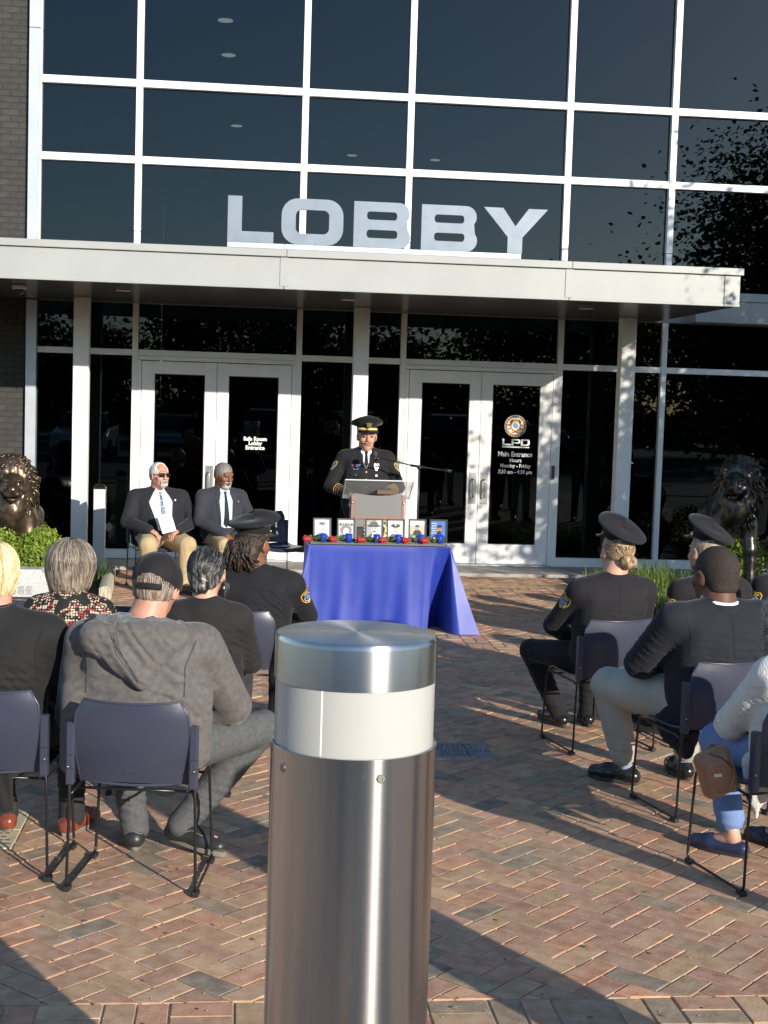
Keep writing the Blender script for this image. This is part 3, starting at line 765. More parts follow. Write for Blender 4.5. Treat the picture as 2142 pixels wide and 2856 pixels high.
# grit, crumbs of leaf and old gum on the paving
LIT = [M('litter_leaf', (.20, .13, .05), .8), M('litter_dark', (.03, .025, .02), .9), M('litter_sand', (.42, .34, .24), .95), M('gum_grey', (.12, .11, .10), .8)]
lt = MB(); lr_ = random.Random(21)
for k in range(520):
    x, y = lr_.uniform(-1.8, 3.6), -12.9 + 9.5 * lr_.random() ** 1.6; a = lr_.uniform(0, 6.28); kind_ = lr_.choices(range(4), (.25, .25, .45, .05))[0]
    s_ = (.012, .005, .004, .011)[kind_] * lr_.uniform(.5, 1.3); n_ = 7 if kind_ == 3 else 5
    lt.add([(x + s_ * (1 + .5 * (kind_ == 0) * math.cos(2 * (t - a))) * math.cos(t), y + s_ * math.sin(t) * (.6 if kind_ == 0 else 1), .0035 + (.003 * math.sin(t * 2 + a) if kind_ == 0 else .0)) for t in [6.2832 * q / n_ for q in range(n_)]] + [(x, y, .006 + .002 * (kind_ == 0))], [(q, (q + 1) % n_, n_) for q in range(n_)], kind_)
lo_ = lt.build('leaf_litter', LIT); lo_['kind'] = 'stuff'
# ================================================================== BOLLARDS
def steel_mat(name, rough, aniso, rot=0.0):
    m = bpy.data.materials.new(name); m.use_nodes = True; nt = m.node_tree; b = nt.nodes['Principled BSDF']
    b.inputs['Base Color'].default_value = (.52, .525, .53, 1); b.inputs['Metallic'].default_value = 1; b.inputs['Roughness'].default_value = rough
    b.inputs['Anisotropic'].default_value = aniso; b.inputs['Anisotropic Rotation'].default_value = rot
    t = nt.nodes.new('ShaderNodeTangent'); t.direction_type = 'RADIAL'; t.axis = 'Z'; nt.links.new(t.outputs[0], b.inputs['Tangent'])
    tc = nt.nodes.new('ShaderNodeTexCoord'); mp = nt.nodes.new('ShaderNodeMapping'); mp.inputs['Scale'].default_value = (3, 3, 420); nt.links.new(tc.outputs['Object'], mp.inputs[0])
    n = nt.nodes.new('ShaderNodeTexNoise'); n.inputs['Scale'].default_value = 1.5; n.inputs['Detail'].default_value = 5; nt.links.new(mp.outputs[0], n.inputs['Vector'])
    mr = nt.nodes.new('ShaderNodeMapRange'); mr.inputs[3].default_value = rough - .02; mr.inputs[4].default_value = rough + .03; nt.links.new(n.outputs['Fac'], mr.inputs[0]); nt.links.new(mr.outputs[0], b.inputs['Roughness'])
    # small water spots and scuffs
    n2 = nt.nodes.new('ShaderNodeTexNoise'); n2.inputs['Scale'].default_value = 55; n2.inputs['Detail'].default_value = 3; nt.links.new(tc.outputs['Object'], n2.inputs['Vector'])
    r2_ = nt.nodes.new('ShaderNodeMapRange'); r2_.inputs[1].default_value = .70; r2_.inputs[2].default_value = .78; nt.links.new(n2.outputs['Fac'], r2_.inputs[0])
    mx = nt.nodes.new('ShaderNodeMix'); mx.data_type = 'RGBA'; mx.inputs[6].default_value = (.52, .525, .53, 1); mx.inputs[7].default_value = (.75, .74, .70, 1)
    nt.links.new(r2_.outputs[0], mx.inputs[0]); nt.links.new(mx.outputs[2], b.inputs['Base Color'])
    MATS[name] = m; return m
STEEL = steel_mat('brushed_stainless', .22, .95, .25)
STEELC = steel_mat('brushed_stainless_cap', .30, .85, .25)
LENS = M('frosted_lamp_lens', (0.47, 0.47, 0.445), 0.28, spec=0.5, coat=0.3)
LENS.node_tree.nodes['Principled BSDF'].inputs['Subsurface Weight'].default_value = .3
LENS.node_tree.nodes['Principled BSDF'].inputs['Subsurface Radius'].default_value = (.05, .05, .04)
SCREW = M('screw_head', (.35, .34, .32), .4, metal=1)
bo = empty('light_bollard', (.255, -14.372, 0), label='large brushed steel light bollard with frosted white lens between the two seating blocks', cat='bollard', group='steel light bollards in a row')
NS = 96
MB().lathe([(.1715, 1.423), (.1715, 1.505), (.1705, 1.512), (.1675, 1.5165), (.163, 1.518), (.08, 1.5185), (.0, 1.5185)][:-1] + [(.001, 1.5186)], NS).build('cap', STEELC, bo, ang=35)
MB().lathe([(.1685, 1.25), (.1685, 1.4225)], NS).build('lamp_lens', LENS, bo, ang=35)
MB().lathe([(.1755, 0.0), (.1755, 1.280), (.1762, 1.2845), (.1762, 1.287), (.173, 1.288), (.1692, 1.286), (.1692, 1.245)], NS).build('post', STEEL, bo, ang=35)
MB().box(.1683, .1689, -.002, .002, 1.289, 1.422).xform(Matrix.Rotation(R(-118), 4, 'Z')).build('lens_seam', M('seam_pale', (.85, .85, .82), .3), bo)
for a in (-76, -150):
    c_, s_ = math.cos(R(a)), math.sin(R(a))
    s = MB().lathe([(.0095, 0), (.0095, .0015), (.008, .0028), (.004, .0028), (.0035, .0012)], 16).build('screw', SCREW, bo, ang=30)
    s.rotation_euler = (R(90), 0, R(a + 90)); s.location = (c_ * .1752, s_ * .1752, 1.249)
MB().lathe([(.21, 0), (.21, .012), (.2, .018), (.177, .018)], 48).build('base_ring', STEELP, bo, ang=35)
dup(bo, None, (2.05, -14.372, 0), label='steel light bollard at the end of the bollard row, off by the standing crowd')
bo2 = [o for o in bpy.data.objects if o.name.startswith('light_bollard.')][-1]

# ================================================================== CHAIRS
CHBLUE = M('navy_chair_plastic', (0.038, 0.043, 0.070), 0.30, spec=0.5, bump=0.08, bs=500, var=0.04, vs_=5, bdist=.001)
CHBLK = M('black_chair_rod', (0.012, 0.012, 0.014), 0.28, spec=0.5)
RUBBER = M('black_plastic_glide', (0.015, 0.015, 0.015), 0.55)
RIVET = M('rivet', (.55, .55, .55), .3, metal=.9)
def shell(fn, nu, nv, th):
    v = []; f = []
    P = [[Vector(fn(-1 + 2 * i / nu, j / nv)) for i in range(nu + 1)] for j in range(nv + 1)]
    N = [[None] * (nu + 1) for _ in range(nv + 1)]
    for j in range(nv + 1):
        for i in range(nu + 1):
            du = P[j][min(i + 1, nu)] - P[j][max(i - 1, 0)]; dv = P[min(j + 1, nv)][i] - P[max(j - 1, 0)][i]; N[j][i] = du.cross(dv).normalized()
    W1 = nu + 1
    for s in (.5, -.5):
        for j in range(nv + 1):
            for i in range(W1): v.append(P[j][i] + N[j][i] * th * s)
    o = W1 * (nv + 1)
    for j in range(nv):
        for i in range(nu):
            a = j * W1 + i; f.append((a, a + 1, a + W1 + 1, a + W1)); f.append((o + a, o + a + W1, o + a + W1 + 1, o + a + 1))
    for i in range(nu): f.append((i, o + i, o + i + 1, i + 1)); a = nv * W1 + i; f.append((a, a + 1, o + a + 1, o + a))
    for j in range(nv):
        a = j * W1; f.append((a, a + W1, o + a + W1, o + a)); b = a + nu; f.append((b, o + b, o + b + W1, b + W1))
    return v, f
def back_fn(u, v):
    z = .462 + v * .335
    w_ = .222 + .012 * math.sin(v * math.pi) - (.030 * max(0, (v - .80) / .2) ** 1.5) - .006 * (1 - v)
    dip = -.008 * (1 - u * u) * (v > .9)
    return (u * w_, -.222 - .055 * v - .038 * (1 - u * u) - .020 * math.sin(math.pi * v), z + dip - (.010 * u * u if v < .05 else 0))
def seat_fn(u, v):
    y = -.225 + v * .455
    return (u * (.228 - .015 * v), y + (-.03 * (1 - u * u) if v < .15 else 0), .437 + .018 * abs(u) ** 2.5 - .012 * math.sin(v * math.pi) - (.035 * max(0, (v - .8) / .2) ** 2) + .012 * max(0, (.2 - v) / .2))
def make_chair(name, label, group, loc, rz):
    t = empty(name, loc, rz, label, 'chair', group)
    v, f = shell(back_fn, 16, 12, .009); sharp_smooth(mesh_obj('backrest', v, f, CHBLUE, t), 50)
    br = [c for c in t.children if c.name.startswith('backrest')][0]
    rim = [back_fn(u, v_) for u, v_ in [(-1, k / 6) for k in range(7)] + [(-1 + k / 8, 1) for k in range(1, 17)] + [(1, 1 - k / 6) for k in range(1, 7)]]
    MB().tube([(p[0], p[1] - .003, p[2]) for p in rim], .0052, 6).build('rim', CHBLUE, br, True)
    MB().box(-.03, .03, -.284, -.277, .505, .530, .001).build('maker_mark', M('mark_plastic', (.030, .034, .056), .45), br)
    v, f = shell(seat_fn, 12, 12, .010); sharp_smooth(mesh_obj('seat', v, f, CHBLUE, t), 50)
    for s in (-1, 1):
        path = fillet([(s * .247, -.266, .70), (s * .256, -.25, .30), (s * .262, -.252, .016), (s * .255, .205, .016), (s * .236, .195, .425), (s * .236, -.20, .418), (s * .25, -.246, .40)], .035, 5)
        fr = MB().tube(path, .0062, 8).build('leg_frame', CHBLK, t, True)
        b = MB(); b.box(s * .247 - .017, s * .247 + .017, -.285, -.243, .445, .70, .006); b.build('side_bracket', CHBLUE, t)
        rv = MB()
        for z in (.515, .565): rv.lathe([(.004, 0), (.0035, .003)], 8).add([], [])
        MB().box(s * .247 - .0175, s * .247 + .0175, -.2862, -.2848, .566, .569).box(s * .247 - .0175, s * .247 + .0175, -.2862, -.2848, .511, .514).build('bracket_seam', RUBBER, t)
        MB().tube([(s * .247 + s * .006, -.287, .520), (s * .247 + s * .006, -.283, .520)], .004, 8).build('rivet', RIVET, t, True)
        for yy in (-.235, .185):
            MB().box(s * .262 - .014 if yy < 0 else s * .255 - .014, s * .262 + .014 if yy < 0 else s * .255 + .014, yy - .028, yy + .022, .0, .022, .004).build('glide', RUBBER, t)
    MB().tube([(-.236, .12, .412), (.236, .12, .412)], .006, 8).build('cross_rod', CHBLK, t, True)
    MB().tube([(-.238, -.18, .410), (.238, -.18, .410)], .006, 8).build('cross_rod', CHBLK, t, True)
    return t
CHG = 'navy stacking chairs for the audience'
ch0 = make_chair('stacking_chair', 'navy plastic chair under the man in the grey hoodie', CHG, (-.36, -11.43, 0), R(-8.2))
for lab, x, y, a in (('navy plastic chair under the blond man in the black jacket', -.97, -11.24, -8),
                     ('navy plastic chair under the woman in the dotted red blouse', -.84, -9.96, -8),
                     ('navy plastic chair under the woman with the grey bun', -.245, -9.99, -8),
                     ('navy plastic chair under the officer with long locs', .03, -8.97, -7),
                     ('navy plastic chair under the officer with the blond bun', 2.165, -9.08, 12),
                     ('navy plastic chair under the capped male officer beside the blond officer', 2.82, -8.9, 13),
                     ('navy plastic chair under the officer at the end of the front row', 3.42, -8.76, 14),
                     ('navy plastic chair under the man in the dark suit and khaki trousers', 2.364, -10.39, 13.3),
                     ('navy plastic chair under the woman in the white knit cardigan', 2.328, -11.43, 13.3),
                     ('empty navy plastic chair in front of the woman in the dotted blouse', -1.16, -8.66, -8),
                     ('empty navy plastic chair beside the officer with long locs', -.58, -8.82, -8),
                     ('navy plastic chair under the grey-haired man in sunglasses', -.85, -2.36, 193),
                     ('navy plastic chair under the bearded man in the blue shirt', -.17, -2.26, 205),
                     ('empty navy plastic chair beside the lectern, facing the audience', .43, -2.15, 207)):
    dup(ch0, None, (x, y, 0), R(a), lab)
pg = empty('program_booklet', (.47, -2.1, .44), R(20), 'folded white and blue program lying on the empty chair by the lectern', 'booklet')
MB().box(-.09, .09, -.07, .07, .0, .004, .001).build('pages', M('paper_white', (.78, .78, .76), .7), pg)
MB().box(-.085, .02, -.06, .06, .0042, .0048).build('cover_print', M('print_blue', (.12, .2, .38), .6), pg)

# ================================================================== TABLE
CLOTH = M('royal_blue_satin', (0.018, 0.040, 0.30), 0.42, sheen=0.10, bump=0.2, bs=350, var=0.05, vs_=4, bdist=.002, crease=(.22, 2.2, .02))
tb = empty('folding_table', (1.245, -4.71, 0), label='small folding table hidden under the royal blue cloth', cat='table')
MB().box(-.60, .60, -.24, .24, .70, .735, .004).build('tabletop', M('table_plastic', (.5, .5, .48), .5), tb)
for sx in (-1, 1):
    for sy in (-1, 1): MB().tube([(sx * .4, sy * .03 + .12, 0.0), (sx * .4, sy * .03 + .12, .70)], .014, 8).build('leg', CHBLK, tb, True)
def cloth():
    hw_, hd = .638, .26; per = []
    NSG = 56
    def seg(a, b, n, nx, ny):
        for i in range(n): t = i / n; per.append(((a[0] + (b[0] - a[0]) * t, a[1] + (b[1] - a[1]) * t), (nx, ny)))
    def corner(cx, cy, a0, a1, n=8):
        for i in range(n): a = R(a0 + (a1 - a0) * i / n); per.append(((cx + .02 * math.cos(a), cy + .02 * math.sin(a)), (math.cos(a), math.sin(a))))
    seg((-hw_ + .02, -hd), (hw_ - .02, -hd), 70, 0, -1); corner(hw_ - .02, -hd + .02, -90, 0, 14)
    seg((hw_, -hd + .02), (hw_, hd - .02), 30, 1, 0); corner(hw_ - .02, hd - .02, 0, 90, 8)
    seg((hw_ - .02, hd), (-hw_ + .02, hd), 40, 0, 1); corner(-hw_ + .02, hd - .02, 90, 180, 8)
    seg((-hw_, hd - .02), (-hw_, -hd + .02), 30, -1, 0); corner(-hw_ + .02, -hd + .02, 180, 270, 10)
    n = len(per); NR = 26; v = []; f = []
    ic = 77; ilc = n - 5
    CT = [(50, .27, -.275), (58, .40, -.275), (62, .445, -.26), (66, .47, -.02), (70, .56, .04), (74, .60, -.16), (77, .625, -.38), (79, .68, -.455), (83, .885, -.44), (87, .83, -.25), (93, .74, -.12), (104, .66, .12)]
    for j in range(NR + 1):
        t = j / NR; z = .748 - t * .742
        for i, ((x, y), (nx, ny)) in enumerate(per):
            o = .004 + .012 * t
            # folds of the front panel and the flared corner
            o += t ** 1.4 * .016 * math.sin(i * .13 + .8) + t * t * .010 * math.sin(i * .37 + 1.5) + t * .003 * math.sin(i * .8 + 2 * t)
            ox = oy = 0.0
            g4 = math.exp(-((i - ilc) / 5.0) ** 2); ox += -t ** 1.2 * .12 * g4; oy += -t * .06 * g4
            if j == 0: o = 0.0
            X_, Y_ = x + nx * o + ox, y + ny * o + oy
            if CT[0][0] <= i <= CT[-1][0]:
                for (ia, xa, ya), (ib, xb, yb) in zip(CT[:-1], CT[1:]):
                    if ia <= i <= ib:
                        q = (i - ia) / (ib - ia); q = q * q * (3 - 2 * q); bx_, by_ = xa + (xb - xa) * q, ya + (yb - ya) * q
                        e = min(1, (i - CT[0][0]) / 6, (CT[-1][0] - i) / 6); tt = t ** 1.08; X_, Y_ = X_ * (1 - e) + e * (x + (bx_ - x) * tt), Y_ * (1 - e) + e * (y + (by_ - y) * tt); break
            v.append((X_, Y_, z - (.004 if j == 1 else 0)))
    for j in range(NR):
        for i in range(n): f.append((j * n + i, (j + 1) * n + i, (j + 1) * n + (i + 1) % n, j * n + (i + 1) % n))
    c = len(v); v.append((0, 0, .7485))
    for i in range(n): f.append((c, i, (i + 1) % n))
    return v, f
v, f = cloth(); tc_ = empty('tablecloth', (1.245, -4.71, 0), label='royal blue satin cloth covering the memorial table to the ground', cat='tablecloth')
sharp_smooth(mesh_obj('cloth', v, f, CLOTH, tc_), 60)
RUN = M('black_runner_cloth', (.012, .012, .014), .7, sheen=.2, bump=.1, bs=300)
tr_ = empty('table_runner', (1.25, -4.70, .75), label='black cloth runner spread on the blue table top', cat='runner')
MB().box(-.615, .60, -.225, .235, .0, .006, .002).build('cloth', RUN, tr_)

# framed portraits (generic faces)
FRM = M('black_frame_wood', (.03, .03, .03), .45); MAT_ = M('photo_white', (.62, .62, .60), .4)
GRY = [M('photo_grey_%d' % i, (g, g, g * .98), .4) for i, g in enumerate((.02, .07, .16, .30, .45))]
PSK = M('photo_skin', (.35, .19, .11), .4); PBL = M('photo_blue', (.06, .16, .45), .4); PNV = M('photo_navy', (.015, .025, .07), .4); PTN = M('photo_tan', (.45, .40, .28), .4)
def ell(cx, cz, rx, rz, n=18): return [(cx + rx * math.cos(2 * math.pi * i / n), cz + rz * math.sin(2 * math.pi * i / n)) for i in range(n)]
def portrait(kind, x, y, rz, label):
    t = empty('picture_frame', (x, y, .757), rz, label, 'picture', 'framed portraits on the memorial table')
    fr = empty('easel', (0, 0, 0), 0, parent=t); bpy.data.objects.remove(fr)
    w_, h_ = .082, .21; b_ = .014
    o = MB()
    o.box(-w_, -w_ + b_, -.008, .008, 0, h_, .002); o.box(w_ - b_, w_, -.008, .008, 0, h_, .002)
    o.box(-w_ + b_, w_ - b_, -.008, .008, h_ - b_, h_, .002); o.box(-w_ + b_, w_ - b_, -.008, .008, 0, b_, .002); o.box(-w_ + b_, w_ - b_, .002, .006, b_, h_ - b_)
    objs = [o.build('frame', FRM, t)]
    objs.append(MB().box(-.012, .012, .008, .012, 0, .16).build('easel_back', FRM, t))
    lay = [0]
    def put(poly, mat):
        # keep inside the picture
        q = poly
        for ax, val, gt in ((0, -w_ + b_, True), (0, w_ - b_, False), (1, b_, True), (1, h_ - b_, False)):
            q = clip(q, ax, val, gt)
            if len(q) < 3: return
        lay[0] += 1; y0 = .001 - lay[0] * .0004
        objs.append(MB().prism(q, y0, y0 + .0004).build('print', mat, t))
    R_ = lambda a, b, c, d: [(a, c), (b, c), (b, d), (a, d)]
    full = R_(-w_, w_, 0, h_)
    if kind == 0:
        put(full, GRY[4]); put(ell(.0, .115, .060, .10), MAT_); put(ell(0, .015, .068, .065), GRY[0]); put(ell(0, .075, .020, .03), GRY[3]); put(ell(0, .125, .030, .042), GRY[4]); put(ell(0, .160, .029, .014), GRY[1]); put(ell(0, .108, .015, .004), GRY[2]); put(ell(-.011, .130, .005, .003), GRY[0]); put(ell(.011, .130, .005, .003), GRY[0])
    elif kind == 1:
        put(full, GRY[4]); put(R_(-w_, w_, .165, .2), MAT_)
        for k in range(5): put(ell(-.05 + k * .025, .155, .011, .014), GRY[1 + k % 2])
        put(ell(0, .03, .07, .06), GRY[3]); put(ell(0, .105, .052, .045), GRY[2]); put(ell(0, .09, .026, .034), MAT_); put(ell(-.01, .098, .005, .003), GRY[0]); put(ell(.011, .098, .005, .003), GRY[0]); put(ell(0, .075, .012, .004), GRY[1]); put(ell(-.04, .035, .02, .02), MAT_)
    elif kind == 2:
        put(full, GRY[3]); put(ell(.05, .12, .04, .1), MAT_); put(ell(0, .01, .066, .07), GRY[1]); put(ell(0, .045, .02, .04), MAT_); put(ell(0, .112, .029, .042), GRY[4]); put(ell(0, .145, .062, .012), GRY[0]); put(ell(0, .163, .036, .022), GRY[1]); put(ell(0, .094, .016, .005), GRY[0]); put(ell(-.011, .118, .005, .003), GRY[0]); put(ell(.011, .118, .005, .003), GRY[0])
    elif kind == 3:
        put(full, MAT_); put(ell(0, .015, .07, .065), GRY[1]); put(ell(0, .11, .027, .042), GRY[4]); put(ell(0, .150, .044, .016), GRY[0]); put(R_(-.028, .028, .138, .150), GRY[0]); put(ell(0, .138, .03, .007), GRY[0]); put(ell(0, .157, .008, .009), MAT_); put(ell(0, .095, .012, .003), GRY[2]); put(ell(-.01, .120, .005, .003), GRY[0]); put(ell(.01, .120, .005, .003), GRY[0])
    elif kind == 4:
        put(full, PTN); put(R_(-w_, w_, .15, .2), MAT_); put(R_(-w_, w_, 0, .07), GRY[2]); put(ell(0, .06, .042, .055), GRY[0]); put(ell(0, .13, .018, .023), GRY[3]); put(ell(0, .147, .02, .011), GRY[1]); put(ell(-.03, .045, .018, .018), GRY[3]); put(ell(.035, .05, .018, .02), GRY[4])
    else:
        put(full, PBL)
        for k in range(3):
            for l in range(5): put(ell(-.058 + k * .017 + (l % 2) * .006, .085 + l * .022, .006, .006, 8), MAT_)
        put(ell(.005, .02, .062, .062), PNV); put(ell(.008, .118, .025, .038), PSK); put(ell(.008, .146, .025, .014), GRY[0]); put(ell(.009, .092, .018, .013), GRY[0]); put(ell(-.032, .03, .016, .016), MAT_); put(ell(.035, .04, .006, .006), GOLD); put(ell(0, .123, .004, .002), GRY[0]); put(ell(.017, .123, .004, .002), GRY[0])
    tilt = Matrix.Rotation(R(-10), 4, 'X')
    for q in objs:
        q.data.transform(tilt)
    return t
PT = [(.752, -4.71, 'black frame with a portrait of a man with moustache and side parting'), (.967, -4.70, 'black frame with a bright faded grey group photograph'), (1.222, -4.66, 'black frame with a portrait of a man in a wide brimmed hat'),
      (1.418, -4.65, 'black frame with a portrait of a man in an old peaked cap'), (1.622, -4.60, 'black frame with a tan-toned photo of a small dark figure'), (1.815, -4.59, 'black frame with a colour portrait before a blue background')]
for k, (x, y, l) in enumerate(PT): portrait(k, x, y, R((4, 2, 0, 0, -2, -6)[k]), l)
bx_ = empty('small_black_box', (1.10, -4.60, .757), 0, 'small plain black box standing between the framed portraits', 'box')
MB().box(-.03, .03, -.02, .02, 0, .12, .003).build('case', FRM, bx_); MB().box(-.031, .031, -.021, .021, .1205, .128, .002).build('lid', FRM, bx_)

# votive glasses
BGL = M('cobalt_glass', (.015, .07, .80), .05, trans=.45, spec=.6); CWAX = M('candle_wax', (.7, .72, .8), .5)
def votive(x, y, lab):
    t = empty('votive_candle', (x, y, .7565), 0, lab, 'candle', 'blue glass votives on the memorial table')
    MB().lathe([(.019, 0), (.024, .003), (.026, .07), (.0245, .071), (.0225, .066), (.0195, .010), (.001, .008)], 20).build('glass_cup', BGL, t, True)
    MB().lathe([(.018, .0095), (.0195, .035), (.018, .036), (.001, .036)], 16).build('wax', CWAX, t, ang=40)
    MB().tube([(0, 0, .036), (.001, 0, .044)], .0012, 5).build('wick', FRM, t)
    t.scale = (1.25, 1.25, 1.12)
    return t
RS = M('rose_petal', (.33, .008, .014), .55, var=.3, vs_=60, sheen=.3); RLF = M('rose_leaf', (.10, .16, .05), .5, var=.3, vs_=30); RST = M('rose_stem', (.13, .16, .05), .6)
def rose(x, y, rz, lab):
    t = empty('red_rose', (x, y, .7565), rz, lab, 'rose', 'red roses on the memorial table')
    def spiral(X, Y, Z):
        yy = Y; zz = Z - .030; th = np.arctan2(zz, yy); rr = np.sqrt(yy * yy + zz * zz); return .0042 * np.sin(2 * th + rr * 330 + X * 120) * np.clip((-.010 - X) / .03, 0, 1) + .003 * vnoise(X * 130, Y * 130, Z * 130)
    sdf_obj('flower', [('+', E((-.045, 0, .030), (.034, .031, .029)), 0), ('+', E((-.065, 0, .031), (.020, .036, .032)), .01), ('+', E((-.02, 0, .027), (.018, .016, .016)), .01)], .0032, RS, t, spiral)
    MB().tube([(-.045, 0, .022), (-.02, 0, .012), (.06, .004, .006), (.12, -.006, .005), (.17, .006, .004)], [.007, .004, .0026, .0024, .002], 6).build('stem', RST, t, True)
    for k, (lx, ly, la) in enumerate(((.0, .012, 60), (.03, -.012, -50), (.055, .014, 40), (.08, -.012, -60), (.10, .012, 30), (-.02, -.015, -80))):
        def lf(u, v_): w_ = .019 * math.sin(math.pi * (v_ * .92 + .04)); return (v_ * .058, u * w_, .012 * math.sin(v_ * 2.2) + .004 * u * u)
        v, f = shell(lf, 4, 5, .0006); m_ = MB().add(v, f); m_.xform(Matrix.Translation((lx, ly * .3, .010 + .006 * (k % 3))) @ Matrix.Rotation(R(la), 4, 'Z') @ Matrix.Rotation(R(-25 - 10 * (k % 3)), 4, 'Y')); m_.build('leaf', RLF, t, True)
    return t
nth = ['under the portrait of the man with a side parting', 'under the faded group photograph', 'under the portrait with the wide brimmed hat', 'under the portrait with the peaked cap', 'under the tan-toned photo', 'under the blue colour portrait']
for k, (x, y) in enumerate(((.755, -4.80), (.985, -4.77), (1.235, -4.78), (1.43, -4.76), (1.635, -4.73), (1.81, -4.72))):
    votive(x, y, 'cobalt blue glass votive ' + nth[k]); rose(x - .095, y - .03, R((-8, 10, -14, 4, 14, 3)[k]), 'red rose with green leaves laid ' + nth[k])

# ================================================================== LECTERN, MICROPHONE
ACR = M('clear_acrylic', (.62, .65, .66), .08, alpha=.30, spec=.6)
FROST = M('frosted_acrylic', (.20, .20, .19), .45, alpha=.88, spec=.5); PINK = M('pink_brown_edge', (.36, .19, .15), .35, alpha=.9, coat=.4)  # pink-brown tint for the acrylic posts and rail
lc = empty('lectern', (1.37, -3.42, .0), R(0), 'clear acrylic lectern with frosted front panel and police emblem', 'lectern')
LX = .235
pts = [(-LX, .06), (LX, .06), (LX, 1.115)] + [(LX - (2 * LX) * k / 12, 1.115 - .022 * math.sin(math.pi * k / 12)) for k in range(1, 12)] + [(-LX, 1.115)]
MB().prism(pts, -.006, .004).build('front_panel', FROST, lc)
for s in (-1, 1):
    MB().box(s * (LX + .016) - .014, s * (LX + .016) + .014, -.012, .022, .05, 1.10, .003).build('side_post', PINK, lc)
    MB().tube([(s * (LX + .016), -.016, 1.02), (s * (LX + .016), -.010, 1.02)], .012, 12).build('bolt', RIVET, lc, True)
    MB().box(s * (LX + .014) - .005, s * (LX + .014) + .005, .024, .40, .06, 1.06, .002).build('side_panel', ACR, lc)
MB().box(-LX, LX, -.020, -.007, .862, .885, .002).build('rail', PINK, lc)
sh = MB().box(-.335, .335, -.20, .20, -.006, .006, .002).box(-.335, .335, .195, .207, .007, .035, .002); sh.xform(Matrix.Translation((0, .06, 1.15)) @ Matrix.Rotation(R(-30), 4, 'X')); sh.build('reading_shelf', ACR, lc)
eg = MB(); 
for a, b in (((-.335, -.2), (.335, -.2)), ((-.335, -.2), (-.335, .2)), ((.335, -.2), (.335, .2))): eg.tube([(a[0], a[1], 0), (b[0], b[1], 0)], .0065, 6)
eg.xform(Matrix.Translation((0, .06, 1.15)) @ Matrix.Rotation(R(-30), 4, 'X')); eg.build('shelf_edge', M('acrylic_edge', (.75, .78, .78), .15, alpha=.8), lc)
MB().box(-.30, .30, -.10, .42, .0, .06, .006).build('base', FRM, lc)
MB().box(-.01, .16, .02, .10, 1.108, 1.15, .003).xform(Matrix.Identity(4)).build('papers', M('brown_folder', (.12, .07, .04), .6), lc)
seal('emblem', 0.0, .715, .150, -.0215, lc)

mcb = M('mic_stand_black', (.012, .012, .012), .35); MICG = M('mic_grille', (.03, .03, .03), .5, bump=.8, bs=700)
ms = empty('microphone_stand', (1.79, -3.25, 0), 0, 'black boom microphone stand reaching from the door to the lectern', 'microphone')
MB().tube([(0, 0, .08), (0, 0, .75)], .0125, 10).build('pole', mcb, ms, True); MB().tube([(0, 0, .75), (0, 0, 1.36)], .0105, 10).build('inner_pole', M('mic_stand_steel', (.03, .03, .03), .4), ms, True)
for k in range(3):
    a = R(40 + 120 * k); MB().tube([(0, 0, .10), (.28 * math.cos(a), .28 * math.sin(a), .012)], .009, 8).build('tripod_leg', mcb, ms, True)
MB().tube([(0, -.02, 1.375), (0, .02, 1.375)], .022, 12).build('clutch', mcb, ms, True)
MB().tube([(.33, .0, 1.345), (.26, 0, 1.355)], .016, 10).build('counterweight', mcb, ms, True)
MB().tube([(.30, 0, 1.349), (-.07, .0, 1.392), (-.42, -.06, 1.468)], [.007, .007, .006], 8).build('boom', mcb, ms, True); MB().tube([(.06, 0, 1.377), (-.09, 0, 1.395)], .013, 10).build('boom_sleeve', mcb, ms, True)
mi = MB().tube([(-.40, -.055, 1.463), (-.455, -.05, 1.440)], .014, 12).build('microphone', mcb, ms, True)
sdf_obj('windscreen', [('+', E((-.452, -.04, 1.500), (.030, .030, .036)), 0), ('+', C((-.45, -.045, 1.44), (-.452, -.042, 1.49), .017, .022), .01)], .005, MICG, ms)

# ================================================================== POST AND BED EDGING
PSTW = M('post_paint', (.55, .57, .58), .45)
po = empty('door_operator_post', (-1.525, -1.43, .0), 0, 'square pale metal push-button post with dark sloped cap near the Safe Room doors', 'post')
MB().box(-.063, .063, -.063, .063, 0, .965, .004).build('post_body', PSTW, po)
MB().add([(-.066, -.066, .966), (.066, -.066, .966), (.066, .066, .966), (-.066, .066, .966), (-.066, -.066, .985), (.066, -.066, .985), (.03, .03, 1.02), (-.05, .03, 1.02), (.066, .066, .985), (-.066, .066, .985)],
         [(0, 1, 5, 4), (4, 5, 6, 7), (5, 8, 6), (1, 2, 8, 5), (2, 3, 9, 8), (3, 0, 4, 9), (4, 7, 9), (7, 6, 8, 9), (0, 3, 2, 1)]).build('cap', M('cap_dark', (.03, .03, .03), .2, metal=.5), po)
MB().box(.0635, .066, -.035, .035, .78, .90, .001).build('push_plate', STEELP, po)
EDG = M('edging_concrete', (.42, .38, .29), .9, bump=.6, bs=90, var=.2, vs_=20)
